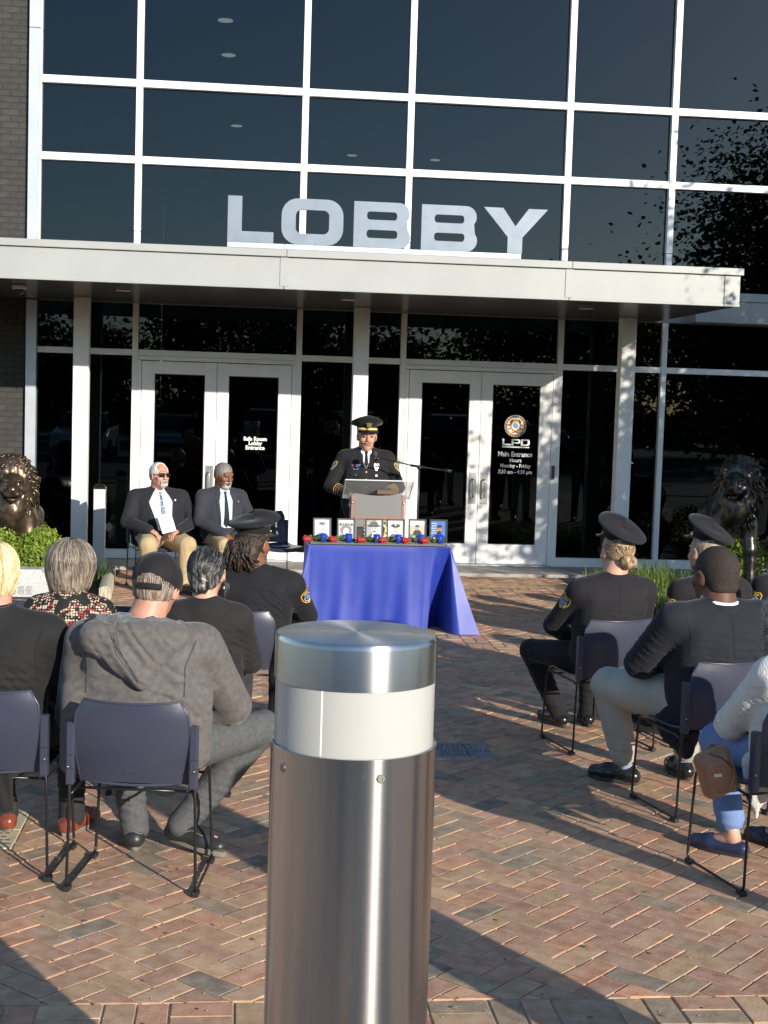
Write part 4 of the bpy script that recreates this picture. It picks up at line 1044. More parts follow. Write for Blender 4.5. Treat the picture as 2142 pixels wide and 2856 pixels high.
for k in range(11):
    y = -3.26 + k * .148; x = -1.285 - .009 * k
    e = empty('edging_stone', (x, y, 0), R(3), ('end block of the scalloped stone edging facing the audience' if k == 0 else 'small scalloped grey edging stone along the planting bed by the post'), 'edging stone', None if k == 0 else 'scalloped edging stones beside the planting bed')
    m_ = MB()
    prof = [(-.055, 0), (.055, 0), (.055, .115)] + [(.055 - .11 * t / 6, .115 + .022 * math.sin(math.pi * t / 6)) for t in range(1, 6)] + [(-.055, .115)]
    m_.prism(prof, -.069, .069); m_.build('block', EDG, e)
    for rr in (-.035, 0, .035): MB().box(.0545, .0615, rr - .012, rr + .012, .005, .112, .002).build('rib', EDG, e)
    if k == 0:
        for rr in (-.03, .005, .04): MB().box(rr - .011, rr + .011, -.0755, -.0685, .005, .118, .002).build('rib', EDG, e)
# granite memorial block
GRN = M('salt_pepper_granite', (.55, .55, .53), .55, col2=(.22, .22, .23), vs_=160, detail=2, fac=(.52, .60)); GRNP = M('granite_polished', (.42, .43, .44), .3, var=.2, vs_=120)
gb = empty('granite_block', (-2.30, -3.24, 0), 0, 'pale granite memorial block with chamfered corner and engraved columns', 'memorial')
top = [(-.9, .02), (.385, .02), (.39, .80), (-.9, .80)]; bot = [(-.9, 0), (.52, .0), (.53, .84), (-.9, .84)]
vv = [(x, y, 0) for x, y in bot] + [(x, y, .12) for x, y in bot] + [(x, y, .272) for x, y in top]
MB().add(vv, [(0, 3, 2, 1), (0, 1, 5, 4), (1, 2, 6, 5), (2, 3, 7, 6), (3, 0, 4, 7), (4, 5, 9, 8), (5, 6, 10, 9), (6, 7, 11, 10), (7, 4, 8, 11), (8, 9, 10, 11)]).build('block', GRN, gb)
MB().box(-.86, .36, .05, .78, .2722, .2735).build('top_face', GRNP, gb)
for k in range(3):
    e = MB()
    for r_ in range(9):
        x = .10 + k * .075
        while x < .15 + k * .075: l = random.uniform(.006, .016); e.box(x, x + l, -.0012, .001, .03 + r_ * .0095 - .0025, .03 + r_ * .0095 + .0025); x += l + .005
    e.build('engraved_column', M('engraved_grey', (.13, .13, .13), .8), gb)
MB().box(.13, .22, .18, .26, .274, .282, .002).build('small_tablet', M('tablet_grey', (.25, .24, .22), .5), gb)
# ================================================================== PEOPLE
def skin(name, c, c2=None, var=.12):
    m = M(name, c, .48, var=var, vs_=18, bump=.12, bs=220, spec=.4); b = m.node_tree.nodes['Principled BSDF']
    b.inputs['Subsurface Weight'].default_value = .12; b.inputs['Subsurface Radius'].default_value = (.012, .005, .003); return m
SK_PINK = skin('skin_ruddy', (.52, .26, .18)); SK_FAIR = skin('skin_fair', (.55, .31, .22)); SK_BROWN = skin('skin_brown', (.19, .085, .045)); SK_DEEP = skin('skin_deep', (.12, .055, .032)); SK_MID = skin('skin_mid_brown', (.24, .12, .07))
LIP = M('lips', (.35, .13, .10), .45); LIPD = M('lips_dark', (.13, .05, .04), .45); EYEW = M('eye_dark', (.03, .025, .02), .2)
def hairm(name, a, b, sc=70, st=(1, 1, .10), rough=.45, fac=(.35, .65)): return M(name, a, rough, col2=b, vs_=sc, stretch=st, bump=.6, bs=sc * 1.2, fac=fac, detail=3, bdist=.006)
def fabric(name, c, rough=.85, var=.10, bump=.2, bs=420, sheen=.12, vs_=6, crease=(.35, 5.5, .012)): return M(name, c, rough, var=var, vs_=vs_, bump=bump, bs=bs, sheen=sheen, spec=.2, bdist=.002, crease=crease)
UNI = fabric('uniform_navy_black', (.017, .016, .019)); UNI2 = fabric('uniform_black', (.014, .0145, .017)); SUITN = fabric('suit_navy', (.017, .019, .026)); SUITG = fabric('blazer_slate', (.035, .036, .048)); JKB = fabric('jacket_black', (.018, .018, .019)); CARD = fabric('cardigan_dark', (.022, .020, .021), bs=300, bump=.3)
HOOD = fabric('hoodie_grey', (.118, .109, .104), .95, .14, .5, 240, .2, 40, (.28, 4.5, .016)); HOODIN = fabric('hood_fleece', (.125, .130, .138), .98, .3, 1.0, 110, .5, 60); JEAN = M('washed_black_denim', (.060, .063, .066), .9, col2=(.105, .11, .11), vs_=55, bump=.35, bs=500, fac=(.25, .8), detail=8, crease=(.5, 7, .015))
KHAKI = fabric('khaki_cotton', (.42, .32, .18)); KHAKI2 = fabric('stone_cotton', (.40, .38, .33)); SHIRTW = fabric('white_shirt', (.78, .78, .77), .7); SHIRTB = fabric('blue_shirt', (.50, .62, .74), .7); TIEB = fabric('black_tie', (.012, .012, .014), .6); BLUEP = fabric('blue_capri', (.15, .23, .44)); KNITW = M('white_cable_knit', (.66, .65, .62), .9, bump=1.0, bs=130, var=.06, vs_=30, sheen=.3, bdist=.008)
SHOEB = M('black_leather', (.012, .012, .013), .22, spec=.6, bump=.1, bs=60); SHOEM = M('worn_black_leather', (.025, .026, .026), .4, bump=.3, bs=50); SHOER = M('oxblood_leather', (.20, .045, .025), .3, bump=.25, bs=60, var=.25, vs_=20); SOLE = M('shoe_sole', (.03, .03, .028), .7); SOLEG = M('grey_sole', (.16, .15, .12), .8); SHOEN = M('navy_flat', (.02, .03, .08), .4)
def dots_mat():
    m = bpy.data.materials.new('dotted_blouse'); m.use_nodes = True; nt = m.node_tree; b = nt.nodes['Principled BSDF']; b.inputs['Roughness'].default_value = .8
    tc = nt.nodes.new('ShaderNodeTexCoord'); vo = nt.nodes.new('ShaderNodeTexVoronoi'); vo.inputs['Scale'].default_value = 75; vo.inputs['Randomness'].default_value = .35; nt.links.new(tc.outputs['Object'], vo.inputs['Vector'])
    n = nt.nodes.new('ShaderNodeTexNoise'); n.inputs['Scale'].default_value = 11; n.inputs['Detail'].default_value = 1; nt.links.new(tc.outputs['Object'], n.inputs['Vector'])
    rp = nt.nodes.new('ShaderNodeValToRGB'); rp.color_ramp.interpolation = 'CONSTANT'
    e = rp.color_ramp.elements; e[0].color = (.008, .008, .008, 1); e[1].position = .40; e[1].color = (.50, .40, .25, 1)
    for p, c in ((.50, (.30, .02, .03, 1)), (.58, (.55, .46, .32, 1)), (.68, (.008, .008, .008, 1))): q = e.new(p); q.color = c
    nt.links.new(n.outputs['Fac'], rp.inputs[0])
    st = nt.nodes.new('ShaderNodeMath'); st.operation = 'LESS_THAN'; st.inputs[1].default_value = .46; nt.links.new(vo.outputs['Distance'], st.inputs[0])
    mx = nt.nodes.new('ShaderNodeMix'); mx.data_type = 'RGBA'; mx.inputs[6].default_value = (.008, .007, .007, 1); nt.links.new(st.outputs[0], mx.inputs[0]); nt.links.new(rp.outputs[0], mx.inputs[7]); nt.links.new(mx.outputs[2], b.inputs['Base Color'])
    return m
DOTS = dots_mat()

V3 = lambda *a: np.array(a, float)
def folds(specs, base=.0, bscale=9.0, an=(1, 1, 1)):
    """cloth creases: (centre, radius, direction, wavelengths/m, amplitude)"""
    def fn(X, Y, Z):
        d = 0.0
        if base: d = base * (vnoise(X * bscale * an[0] + 3, Y * bscale * an[1] + 5, Z * bscale * an[2] + 1) + .5 * vnoise(X * bscale * 2.3 * an[0], Y * bscale * 2.3 * an[1] + 9, Z * bscale * 2.3 * an[2]))
        for c, r_, di, fq, am in specs:
            di = np.array(di, float); di /= np.linalg.norm(di)
            ph = (X * di[0] + Y * di[1] + Z * di[2]) * fq * 6.283 + 3.0 * vnoise(X * 7 + c[0] * 5, Y * 7, Z * 7 + c[2] * 3)
            w_ = np.exp(-((X - c[0]) ** 2 + (Y - c[1]) ** 2 + (Z - c[2]) ** 2) / (r_ * r_))
            d = d + 1.7 * am * w_ * (.7 * np.sin(ph) + 1.9 * (1 - np.abs(np.sin(ph * .5 + .7))) ** 3)
        return d + X * 0 + Y * 0 + Z * 0
    return fn

class Person:
    def __init__(s, label, loc, rz, Ht=1.33, sh=.195, bulk=1.0, lean=0.0, side=0.0, head=(0, 0, 0), seated=True, group=None, belly=0.0, hoff=(0, 0, 0), hs=1.09):
        s.hs = hs
        s.root = empty('person', loc, rz, label, 'person', group); s.loc = Vector(loc); s.rz = rz
        s.Ht, s.sh, s.bulk, s.seated = Ht, sh, bulk, seated
        zs = Ht - .335; s.zs = zs; y0 = -.075
        s.hip = V3(0, -.05 if seated else 0, .54 if seated else .93)
        if not seated: y0 = 0
        s.chest = V3(side * .6, y0 + lean * .6, zs - .13); s.neck = V3(side, y0 - .012 + lean, zs + .078); s.belly = V3(side * .3, (y0 + .015) + lean * .3 + belly * .35, (s.hip[2] + zs) / 2 - .03)
        s.shl = [V3(side - sh, y0 + lean, zs - .02), V3(side + sh, y0 + lean, zs - .02)]
        s.headc = V3(side + hoff[0], y0 + .045 + lean + hoff[1], Ht - .115 * hs + hoff[2]); s.Rh = rotm(head[1], head[2], head[0])
        s.bel = belly
        if seated:
            s.elb = [V3(-sh - .055, y0 + .05 + lean * .5, zs - .29), V3(sh + .055, y0 + .05 + lean * .5, zs - .29)]
            s.wri = [V3(-.10, .22, .645), V3(.10, .22, .645)]
            s.kne = [V3(-.13, .40, .50), V3(.13, .40, .50)]; s.ank = [V3(-.13, .36, .085), V3(.13, .36, .085)]; s.toe = [V3(-.15, .53, .03), V3(.15, .53, .03)]
            s.hipj = [V3(-.09, -.03, .53), V3(.09, -.03, .53)]
        else:
            s.elb = [V3(-sh - .06, y0 - .02, zs - .29), V3(sh + .06, y0 - .02, zs - .29)]; s.wri = [V3(-sh - .05, .09, zs - .53), V3(sh + .05, .09, zs - .53)]
            s.kne = [V3(-.10, .02, .50), V3(.10, .02, .50)]; s.ank = [V3(-.11, -.01, .09), V3(.11, -.01, .09)]; s.toe = [V3(-.14, .16, .03), V3(.14, .16, .03)]; s.hipj = [V3(-.085, 0, .90), V3(.085, 0, .90)]
    def W(s, x, y, z):
        """world point -> this person's own coordinates"""
        dx, dy = x - s.loc.x, y - s.loc.y; c_, s_ = math.cos(-s.rz), math.sin(-s.rz); return V3(dx * c_ - dy * s_, dx * s_ + dy * c_, z - s.loc.z)
    def h2l(s, p): return s.headc + s.Rh @ (np.array(p, float) * s.hs)
    # ---- skin
    def hspec(s):
        H = lambda x, y, z: s.h2l((x, y, z)); Rm = s.Rh
        n0 = s.neck - V3(0, 0, .03); q_ = s.hs
        def sc(p): return (p[0], p[1], p[2] * q_, p[3]) if p[0] == 'e' else (p[0], p[1], p[2], p[3] * q_, p[4] * q_)
        return [(a, sc(b), k) for a, b, k in [('+', E(H(0, -.012, .030), (.076, .096, .090), Rm), 0), ('+', E(H(0, .028, -.042), (.059, .066, .078), Rm), .03), ('+', E(H(0, .062, -.096), (.026, .024, .022), Rm), .025),
                ('+', E(H(.038, .058, -.022), (.026, .028, .026), Rm), .015), ('+', E(H(-.038, .058, -.022), (.026, .028, .026), Rm), .015), ('+', E(H(0, .078, .034), (.052, .020, .014), Rm), .012),
                ('-', E(H(.031, .104, .012), (.020, .016, .012), Rm), .012), ('-', E(H(-.031, .104, .012), (.020, .016, .012), Rm), .012),
                ('+', C(H(0, .088, .022), H(0, .112, -.022), .009, .015), .008), ('+', E(H(.013, .102, -.026), (.010, .010, .008), Rm), .006), ('+', E(H(-.013, .102, -.026), (.010, .010, .008), Rm), .006),
                ('+', E(H(0, .091, -.056), (.025, .010, .010), Rm), .008), ('+', E(H(.031, .083, .011), (.013, .012, .010), Rm), .003), ('+', E(H(-.031, .083, .011), (.013, .012, .010), Rm), .003),
                ('+', C(H(0, -.030, -.055), n0, .056 * (s.bulk ** .6), .066 * (s.bulk ** .7)), .03),
                ('+', E(H(.080, -.010, -.004), (.010, .024, .034), Rm @ rotm(R(-8), 0, R(-22))), .006), ('+', E(H(-.080, -.010, -.004), (.010, .024, .034), Rm @ rotm(R(-8), 0, R(22))), .006),
                ('-', E(H(.090, -.002, -.002), (.006, .012, .018), Rm @ rotm(0, 0, R(-22))), .006), ('-', E(H(-.090, -.002, -.002), (.006, .012, .018), Rm @ rotm(0, 0, R(22))), .006)]]
    def hand(s, i, curl=.5, point=None):
        """palm, four unequal fingers and a thumb; returns a spec"""
        w_ = s.wri[i]; f_ = (w_ - s.elb[i]); f_ = f_ / np.linalg.norm(f_)
        if point is not None: f_ = np.array(point, float); f_ /= np.linalg.norm(f_)
        dn = V3(0, 0, -1) - f_ * (V3(0, 0, -1) @ f_); dn /= np.linalg.norm(dn) + 1e-9
        sd = np.cross(dn, f_); sgn = 1 if i == 0 else -1; sd = sd * (-sgn)       # towards the thumb
        if np.dot(sd, V3(1 if i == 0 else -1, 0, 0)) < 0: sd = -sd
        sp = [('+', C(w_ - f_ * .03, w_ + f_ * .02, .025, .027), 0), ('+', E(w_ + f_ * .055, (.043, .043, .020), np.stack([sd, f_, -dn], 1)), .02)]
        for k, (off, ln) in enumerate(((.030, .068), (.011, .078), (-.009, .073), (-.027, .057))):
            b = w_ + f_ * .088 + sd * off; a1 = curl * .8; a2 = curl * 1.8
            d1 = f_ * math.cos(a1) + dn * math.sin(a1); d2 = f_ * math.cos(a2) + dn * math.sin(a2)
            m1 = b + d1 * ln * .5; m2 = m1 + d2 * ln * .5; sp += [('+', C(b - f_ * .02, m1, .0100, .0088), .006), ('+', C(m1, m2, .0088, .0072), .003)]
        tb_ = w_ + f_ * .03 + sd * .030; t1 = tb_ + (f_ * .7 + sd * .6 + dn * .3) * .035; t2 = t1 + (f_ * .9 + sd * .15 + dn * .35) * .030
        sp += [('+', C(tb_, t1, .0135, .0112), .01), ('+', C(t1, t2, .0112, .0088), .004)]
        return sp
    def body(s, mat, lip=LIP, hands=(1, 1), h=.0055, curl=.5, points=(None, None), legs=None):
        V, F = nets(s.hspec(), h, smooth=0)
        Vs, Fs, Ms = [V], [F], []
        # materials by place on the face
        fc = V[F].mean(1); loc = (fc - s.headc) @ s.Rh / s.hs
        mi = np.zeros(len(F), int)
        mi[(np.abs(loc[:, 0]) < .024) & (loc[:, 1] > .088) & (np.abs(loc[:, 2] + .056) < .0065)] = 1
        mi[(np.abs(np.abs(loc[:, 0]) - .031) < .011) & (loc[:, 1] > .078) & (np.abs(loc[:, 2] - .011) < .0055)] = 2
        Ms.append(mi); b = len(V)
        for i in (0, 1):
            if hands[i]:
                v, f_ = nets(s.hand(i, curl, points[i]), .0048); Vs.append(v); Fs.append(f_ + b); b += len(v); Ms.append(np.zeros(len(f_), int))
        # trunk and limbs under the clothes
        sp = [('+', E(s.chest, (.15 * s.bulk, .09 * s.bulk, .18)), 0), ('+', E(s.belly, (.13 * s.bulk, .09 * s.bulk, .17)), .05), ('+', E(s.hip, (.14 * s.bulk, .10, .11)), .05), ('+', C(s.neck - V3(0, 0, .06), s.neck, .06, .052), .04)]
        for i in (0, 1):
            sp += [('+', C(s.shl[i], s.elb[i], .042, .034), .03), ('+', C(s.elb[i], s.wri[i], .032, .024), .01), ('+', C(s.hipj[i], s.kne[i], .065, .046), .03), ('+', C(s.kne[i], s.ank[i], .046, .033), .01), ('+', C(s.ank[i], s.ank[i] * .4 + s.toe[i] * .6, .032, .024), .01)]
        v, f_ = nets(sp, .016); Vs.append(v); Fs.append(f_ + b); Ms.append(np.zeros(len(f_), int))
        s.bodyo = mesh_obj('body', np.concatenate(Vs), np.concatenate(Fs), [mat, lip, EYEW], s.root, True, np.concatenate(Ms)); return s.bodyo
    # ---- clothes
    def top(s, mat, name='jacket', hem=True, h=.011, thick=0.0, extra=(), fold=None, sleeve=1.0, base=.009, collar=True, wr=1.0, long=0.0, arm=1.0):
        b = s.bulk; t = thick
        tz0, tz1 = s.hip[2] + .02, s.zs - .01; mid = (s.chest + s.belly) / 2; mid = V3(mid[0], mid[1] - .008, (tz0 + tz1) / 2); lx = math.atan2(s.chest[1] - s.hip[1] + .02, tz1 - tz0)
        sp = [('+', B(mid, (.180 * b + t, .108 * b + t, (tz1 - tz0) / 2 + .03), .085, rotm(-lx * .8, 0, 0)), 0), ('+', E(s.chest, (.186 * b + t, .120 * b + t, .185)), .05), ('+', E(s.belly, (.172 * b + t + s.bel * .5, .130 * b + t + s.bel, .19)), .07), ('+', E(s.hip + V3(0, .0, .015), (.190 * b + t, .155 * b + t, .125 + long)), .06),
              ('+', C(s.shl[0] + V3(.035, 0, .0), s.shl[1] - V3(.035, 0, .0), .070 + t * .6), .06), ('+', C(s.shl[0], s.neck - V3(0, 0, .045), .056 + t * .5, .070 + t * .3), .06), ('+', C(s.shl[1], s.neck - V3(0, 0, .045), .056 + t * .5, .070 + t * .3), .06)]
        for i in (0, 1):
            w_ = s.elb[i] + (s.wri[i] - s.elb[i]) * sleeve * .96
            sp += [('+', C(s.shl[i], s.elb[i], (.066 + t) * b ** .5 * arm, (.057 + t) * b ** .4 * arm), .035), ('+', C(s.elb[i], w_, (.056 + t) * b ** .4 * arm, (.045 + t) * arm), .012)]
        sp += list(extra)
        fl = []
        for i in (0, 1):
            ax = s.elb[i] - s.shl[i]; fl += [(s.elb[i], .10, ax, 26, .0045 * wr), ((s.elb[i] + s.wri[i]) / 2, .09, s.wri[i] - s.elb[i], 24, .003 * wr), (s.shl[i] * .55 + s.elb[i] * .45, .10, ax + V3(.1, 0, 0), 16, .003 * wr)]
        zz = (s.chest + s.belly) / 2
        fl += [(V3(zz[0], zz[1] - .12, s.hip[2] + .17), .16, (.15, 0, 1), 15, .0045 * wr), (V3(s.chest[0] + .14, s.chest[1] - .08, s.chest[2] - .06), .09, (.7, 0, .7), 19, .0045 * wr), (V3(s.chest[0] - .14, s.chest[1] - .08, s.chest[2] - .06), .09, (-.7, 0, .7), 19, .0045 * wr)]
        fl += list(fold or [])
        V, F = nets(sp, h, folds(fl, base, 7.0, (1, 1, .6)))
        o = mesh_obj(name, V, F, mat, s.root, True); s.topo = o; s.bt = BVHTree.FromPolygons([Vector(p) for p in V], F.tolist()); return o
    def collar(s, mat, r=.066, hgt=.042, name='collar', tilt=14, dz=0.0, dy=0.0, rr=None, opening=0):
        n = 40; v = []; f = []; T = rotm(R(tilt), 0, 0)
        for j, (q, z) in enumerate(((r * .96, -.02), (r * 1.02, hgt * .5), (r * .96, hgt), (r * 1.08, hgt * .9), (r * 1.24, -.008))):
            for k in range(n):
                a = 2 * math.pi * k / n; dip = (.035 * max(0, math.sin(a)) ** 3 if opening else 0)
                v.append(T @ V3(q * math.cos(a), q * 1.05 * math.sin(a), z - dip) + s.neck + V3(0, dy + .004, dz - .03))
        for j in range(4):
            for k in range(n): f.append((j * n + k, j * n + (k + 1) % n, (j + 1) * n + (k + 1) % n, (j + 1) * n + k))
        return mesh_obj(name, v, f, mat, s.root, True)
    def trousers(s, mat, h=.012, b=None, name='trousers', hem=.08, wide=1.0, cuff=None):
        b = b or s.bulk ** .6; sp = [('+', E(s.hip - V3(0, 0, .0), (.172 * b, .145 * b, .105)), 0)]
        fl = []
        for i in (0, 1):
            d = s.ank[i] - s.kne[i]; d /= np.linalg.norm(d); an = (s.ank[i] + d * .005) if cuff is None else s.kne[i] + (s.ank[i] - s.kne[i]) * cuff
            sp += [('+', C(s.hipj[i], s.kne[i], .092 * b * wide, .068 * b * wide), .04), ('+', C(s.kne[i], an, .066 * b * wide, .060 * wide), .012)]
            fl += [(s.kne[i], .12, s.kne[i] - s.hipj[i], 17, .005), ((s.kne[i] + s.ank[i] * 2) / 3, .13, (.3, .2, 1), 14, .006), (s.hipj[i], .13, (.5, .6, .5), 14, .004)]
        # cut the legs off flat at the hem
        V, F = nets(sp, h, folds(fl, .005, 8)); return mesh_obj(name, V, F, mat, s.root, True)
    def shoes(s, mat, sole=SOLE, h=.007, wide=1.0, sock=None, low=False):
        for i in (0, 1):
            a, t = s.ank[i], s.toe[i]; d = t - a; d[2] = 0; L = np.linalg.norm(d); d /= L; sx = np.cross(d, V3(0, 0, 1))
            tilt = getattr(s, 'shoe_tilt', [0, 0])[i]; zl = a[2] - .085
            heel = a - d * .045 + V3(0, 0, -a[2] + .045 + zl); toe = a + d * (.185) + V3(0, 0, -a[2] + .037 + zl + tilt); ball = a + d * .11 + V3(0, 0, -a[2] + .042 + zl + tilt * .6)
            sp = [('+', C(heel, ball, .036 * wide, .044 * wide), 0), ('+', C(ball, toe, .043 * wide, .034 * wide), .02)]
            if not low: sp += [('+', C(heel + V3(0, 0, .015) + d * .03, a + V3(0, 0, -a[2] + .085 + zl), .036 * wide, .036), .03), ('+', C(a + d * .02 + V3(0, 0, -a[2] + .085 + zl), ball + V3(0, 0, .014), .030, .028), .03)]
            else: sp += [('-', E(a + d * .03 + V3(0, 0, -a[2] + .10 + zl), (.045, .075, .045), np.stack([sx, d, V3(0, 0, 1)], 1)), .008)]
            sp += [('-', B((a + d * .07) + V3(0, 0, -a[2] - .185 + zl + tilt * .3), (.16, .32, .2), .002, np.stack([sx, d, V3(0, 0, 1)], 1)), .004)]
            o = sdf_obj('shoe', sp, h, mat, s.root)
            ol = []
            for k in range(24):
                an = 2 * math.pi * k / 24; fx = math.cos(an); fy = math.sin(an)
                ol.append((fx, fy))
            m_ = MB(); top_, bt = [], []
            for zz, ex in ((.002, .0), (.02, .002), (.024, -.001)):
                for fx, fy in ol:
                    wq = (.042 if fy > 0 else .036) * wide + ex; ly = .075 + fy * (.150 + ex)
                    wq *= 1 - .25 * max(0, fy - .5); p = a + d * ly + sx * fx * wq; top_.append((p[0], p[1], zz + zl + tilt * max(0, (ly - .0) / .2)))
            fs = []
            for r_ in (0, 1):
                for k in range(24): fs.append((r_ * 24 + k, r_ * 24 + (k + 1) % 24, (r_ + 1) * 24 + (k + 1) % 24, (r_ + 1) * 24 + k))
            fs += [tuple(range(23, -1, -1)), tuple(range(48, 72))]
            m_.add(top_, fs).build('sole', sole, o, ang=50)
            if sock is not None:
                dd = s.kne[i] - s.ank[i]; dd /= np.linalg.norm(dd); sdf_obj('sock', [('+', C(a - V3(0, 0, .01), a + dd * .15, .038, .043), 0)], .009, sock, s.root)
    # ---- hair and hats (in head coordinates)
    def hair(s, mat, spec, h=.006, disp=None, name='hair'):
        T = []
        for op, p, k in spec:
            if p[0] == 'c': T.append((op, C(s.h2l(p[1]), s.h2l(p[2]), p[3] * s.hs, p[4] * s.hs), k))
            elif p[0] == 'e': T.append((op, E(s.h2l(p[1]), p[2] * s.hs, s.Rh if p[3] is None else s.Rh @ p[3]), k))
            else: T.append((op, B(s.h2l(p[1]), p[2] * s.hs, p[3], s.Rh if p[4] is None else s.Rh @ p[4]), k))
        return sdf_obj(name, T, h, mat, s.root, disp)
    def on_head(s, mb): 
        M4 = Matrix.Translation(Vector(s.headc)) @ Matrix([list(r_ * s.hs) for r_ in s.Rh]).to_4x4(); return mb.xform(M4)
    def strands(s, amp=.004, f=(90, 90, 9)):
        return lambda X, Y, Z: amp * vnoise(X * f[0], Y * f[1], Z * f[2]) + amp * .6 * vnoise(X * f[0] * 2, Y * f[1] * 2 + 4, Z * f[2] * 2)
    def police_cap(s, mat, pitch=0.0, badge=False, strap=None, dz=0.0, roll=0.0, scale=1.0):
        """wide stiff crown that rises to the front, band, glossy peak"""
        n = 56; T = Matrix.Translation((0, -.005, .062 + dz)) @ Matrix.Rotation(R(pitch), 4, 'X') @ Matrix.Rotation(R(roll), 4, 'Y')
        prof = [(.084, .0, 0), (.0865, .004, 0), (.087, .034, .15), (.089, .038, .2), (.118, .048, .8), (.1365, .056, 1), (.1405, .062, 1), (.137, .069, 1), (.120, .078, .95), (.07, .088, .9), (.001, .092, .85)]
        v, f = [], []
        for r_, z, fr in prof:
            for k in range(n):
                a = 2 * math.pi * k / n; x, y = math.cos(a), math.sin(a)
                fl = 1 + .0 * y
                v.append((r_ * x * scale * fl, r_ * y * 1.10 * scale, (z + fr * .060 * (y * .5 + .5) - fr * .022 + fr * .006 * (y > 0) * y * y - .004 * fr * abs(x) ** 3) * scale))
        m_ = len(prof)
        for j in range(m_ - 1):
            for k in range(n): f.append((j * n + k, j * n + (k + 1) % n, (j + 1) * n + (k + 1) % n, (j + 1) * n + k))
        c_ = MB().add(v, f).xform(T); s.on_head(c_); cap = c_.build('peaked_cap', mat, s.root, True)
        # peak
        def pk(u, t):
            a = R(90 + u * 62); r0 = .087; r1 = .087 + .058 * math.cos(u * 1.35); r_ = r0 + (r1 - r0) * t
            return (r_ * math.cos(a) * scale, r_ * math.sin(a) * 1.10 * scale, .004 - t * .030 * (1 - .25 * u * u))
        vv, ff = shell(pk, 18, 5, .003); p_ = MB().add(vv, ff).xform(T); s.on_head(p_); p_.build('peak', M('patent_black', (.008, .008, .009), .12, spec=.7), cap, True)
        # strap band with side buttons
        pts = [(.0895 * math.cos(R(a)) * scale, .0895 * 1.10 * math.sin(R(a)) * scale, .012) for a in range(20, 161, 7)]
        st = MB()
        for z in ((.006, .010, .014) if strap else (.010,)): st.tube([(x, y, z) for x, y, _ in pts], .0058 if strap else .004, 6)
        st.xform(T); s.on_head(st); st.build('chin_strap', strap or M('strap_black', (.01, .01, .01), .3), cap, True)
        for sgn in (-1, 1):
            q = MB().tube([(sgn * .084, .030, .012), (sgn * .091, .0325, .012)], .006, 10).xform(T); s.on_head(q); q.build('button', GOLDM, cap, True)
        if badge:
            b_ = MB(); b_.prism(shield(0, .062, .045, .052), .118, .124); b_.prism(disc(0, .062, .012, 14), .124, .128); b_.prism([(-.03, .082), (.03, .082), (.018, .072), (-.018, .072)], .117, .125)
            b_.xform(T @ Matrix.Rotation(R(-12), 4, 'X')); s.on_head(b_); b_.build('cap_badge', GOLDM, cap)
        return cap
    # ---- small sewn-on things
    def deco(s, name, c, n, outline, mat, up=(0, 0, 1), off=.003, res=.012, parent=None): return decal(name, s.bt, c, n, up, outline, mat, parent or s.topo, off, res)
    def patch(s, i, t=.30, fwd=-.15, size=1.0):
        """shoulder patch: black shield, gold rim, round blue seal"""
        c = s.shl[i] * (1 - t) + s.elb[i] * t; n = V3(-1 if i == 0 else 1, fwd, .12); ax = s.shl[i] - s.elb[i]
        w_, h_ = .085 * size, .105 * size
        s.deco('shoulder_patch', c, n, shield(0, 0, w_, h_), GOLD, ax, .004, .01); s.deco('shoulder_patch', c, n, shield(0, 0, w_ * .88, h_ * .89), BLK, ax, .0055, .01)
        s.deco('shoulder_patch', c, n, disc(0, -.003 * size, .027 * size, 20), EWHITE, ax, .007, .012); s.deco('shoulder_patch', c, n, disc(0, -.003 * size, .0235 * size, 20), NAVY, ax, .008, .012); s.deco('shoulder_patch', c, n, disc(0, -.003 * size, .015 * size, 14), EBLUE, ax, .009, .012)
        for zz, ww in ((.033, .052), (-.036, .026)): s.deco('patch_lettering', c, n, [(-ww * size / 2, (zz - .004) * size), (ww * size / 2, (zz - .004) * size), (ww * size / 2, (zz + .004) * size), (-ww * size / 2, (zz + .004) * size)], GOLD, ax, .007, .01)
    def seam(s, pts, n=(0, -1, 0), w_=.0035, mat=None, off=.0012):
        mat = mat or M('seam_dark', (.006, .006, .007), .9)
        tb = []
        n = Vector(n).normalized()
        for a, b in zip(pts[:-1], pts[1:]):
            A, B_ = Vector(a), Vector(b); k = max(2, int((B_ - A).length / .015))
            for j in range(k + (0 if b is not pts[-1] else 1)):
                p = A + (B_ - A) * j / k; h_, *_r = s.bt.ray_cast(p + n * .4, -n, .8); 
                if h_ is not None: tb.append(h_ + n * off * .3)
        if len(tb) > 2: return MB().tube(tb, w_ * .5, 5).build('seam', mat, s.topo, True)
    def back_seams(s, center=True):
        if center: s.seam([(s.neck[0], 0, s.neck[2] - .05), (s.chest[0], 0, s.chest[2]), (s.hip[0], 0, s.hip[2] + .05)])
        for i, q in ((0, 1), (1, -1)): s.seam([s.shl[i] + V3(q * .005, 0, .03), s.shl[i] + V3(q * .035, 0, -.06), s.shl[i] + V3(q * .030, 0, -.17)])
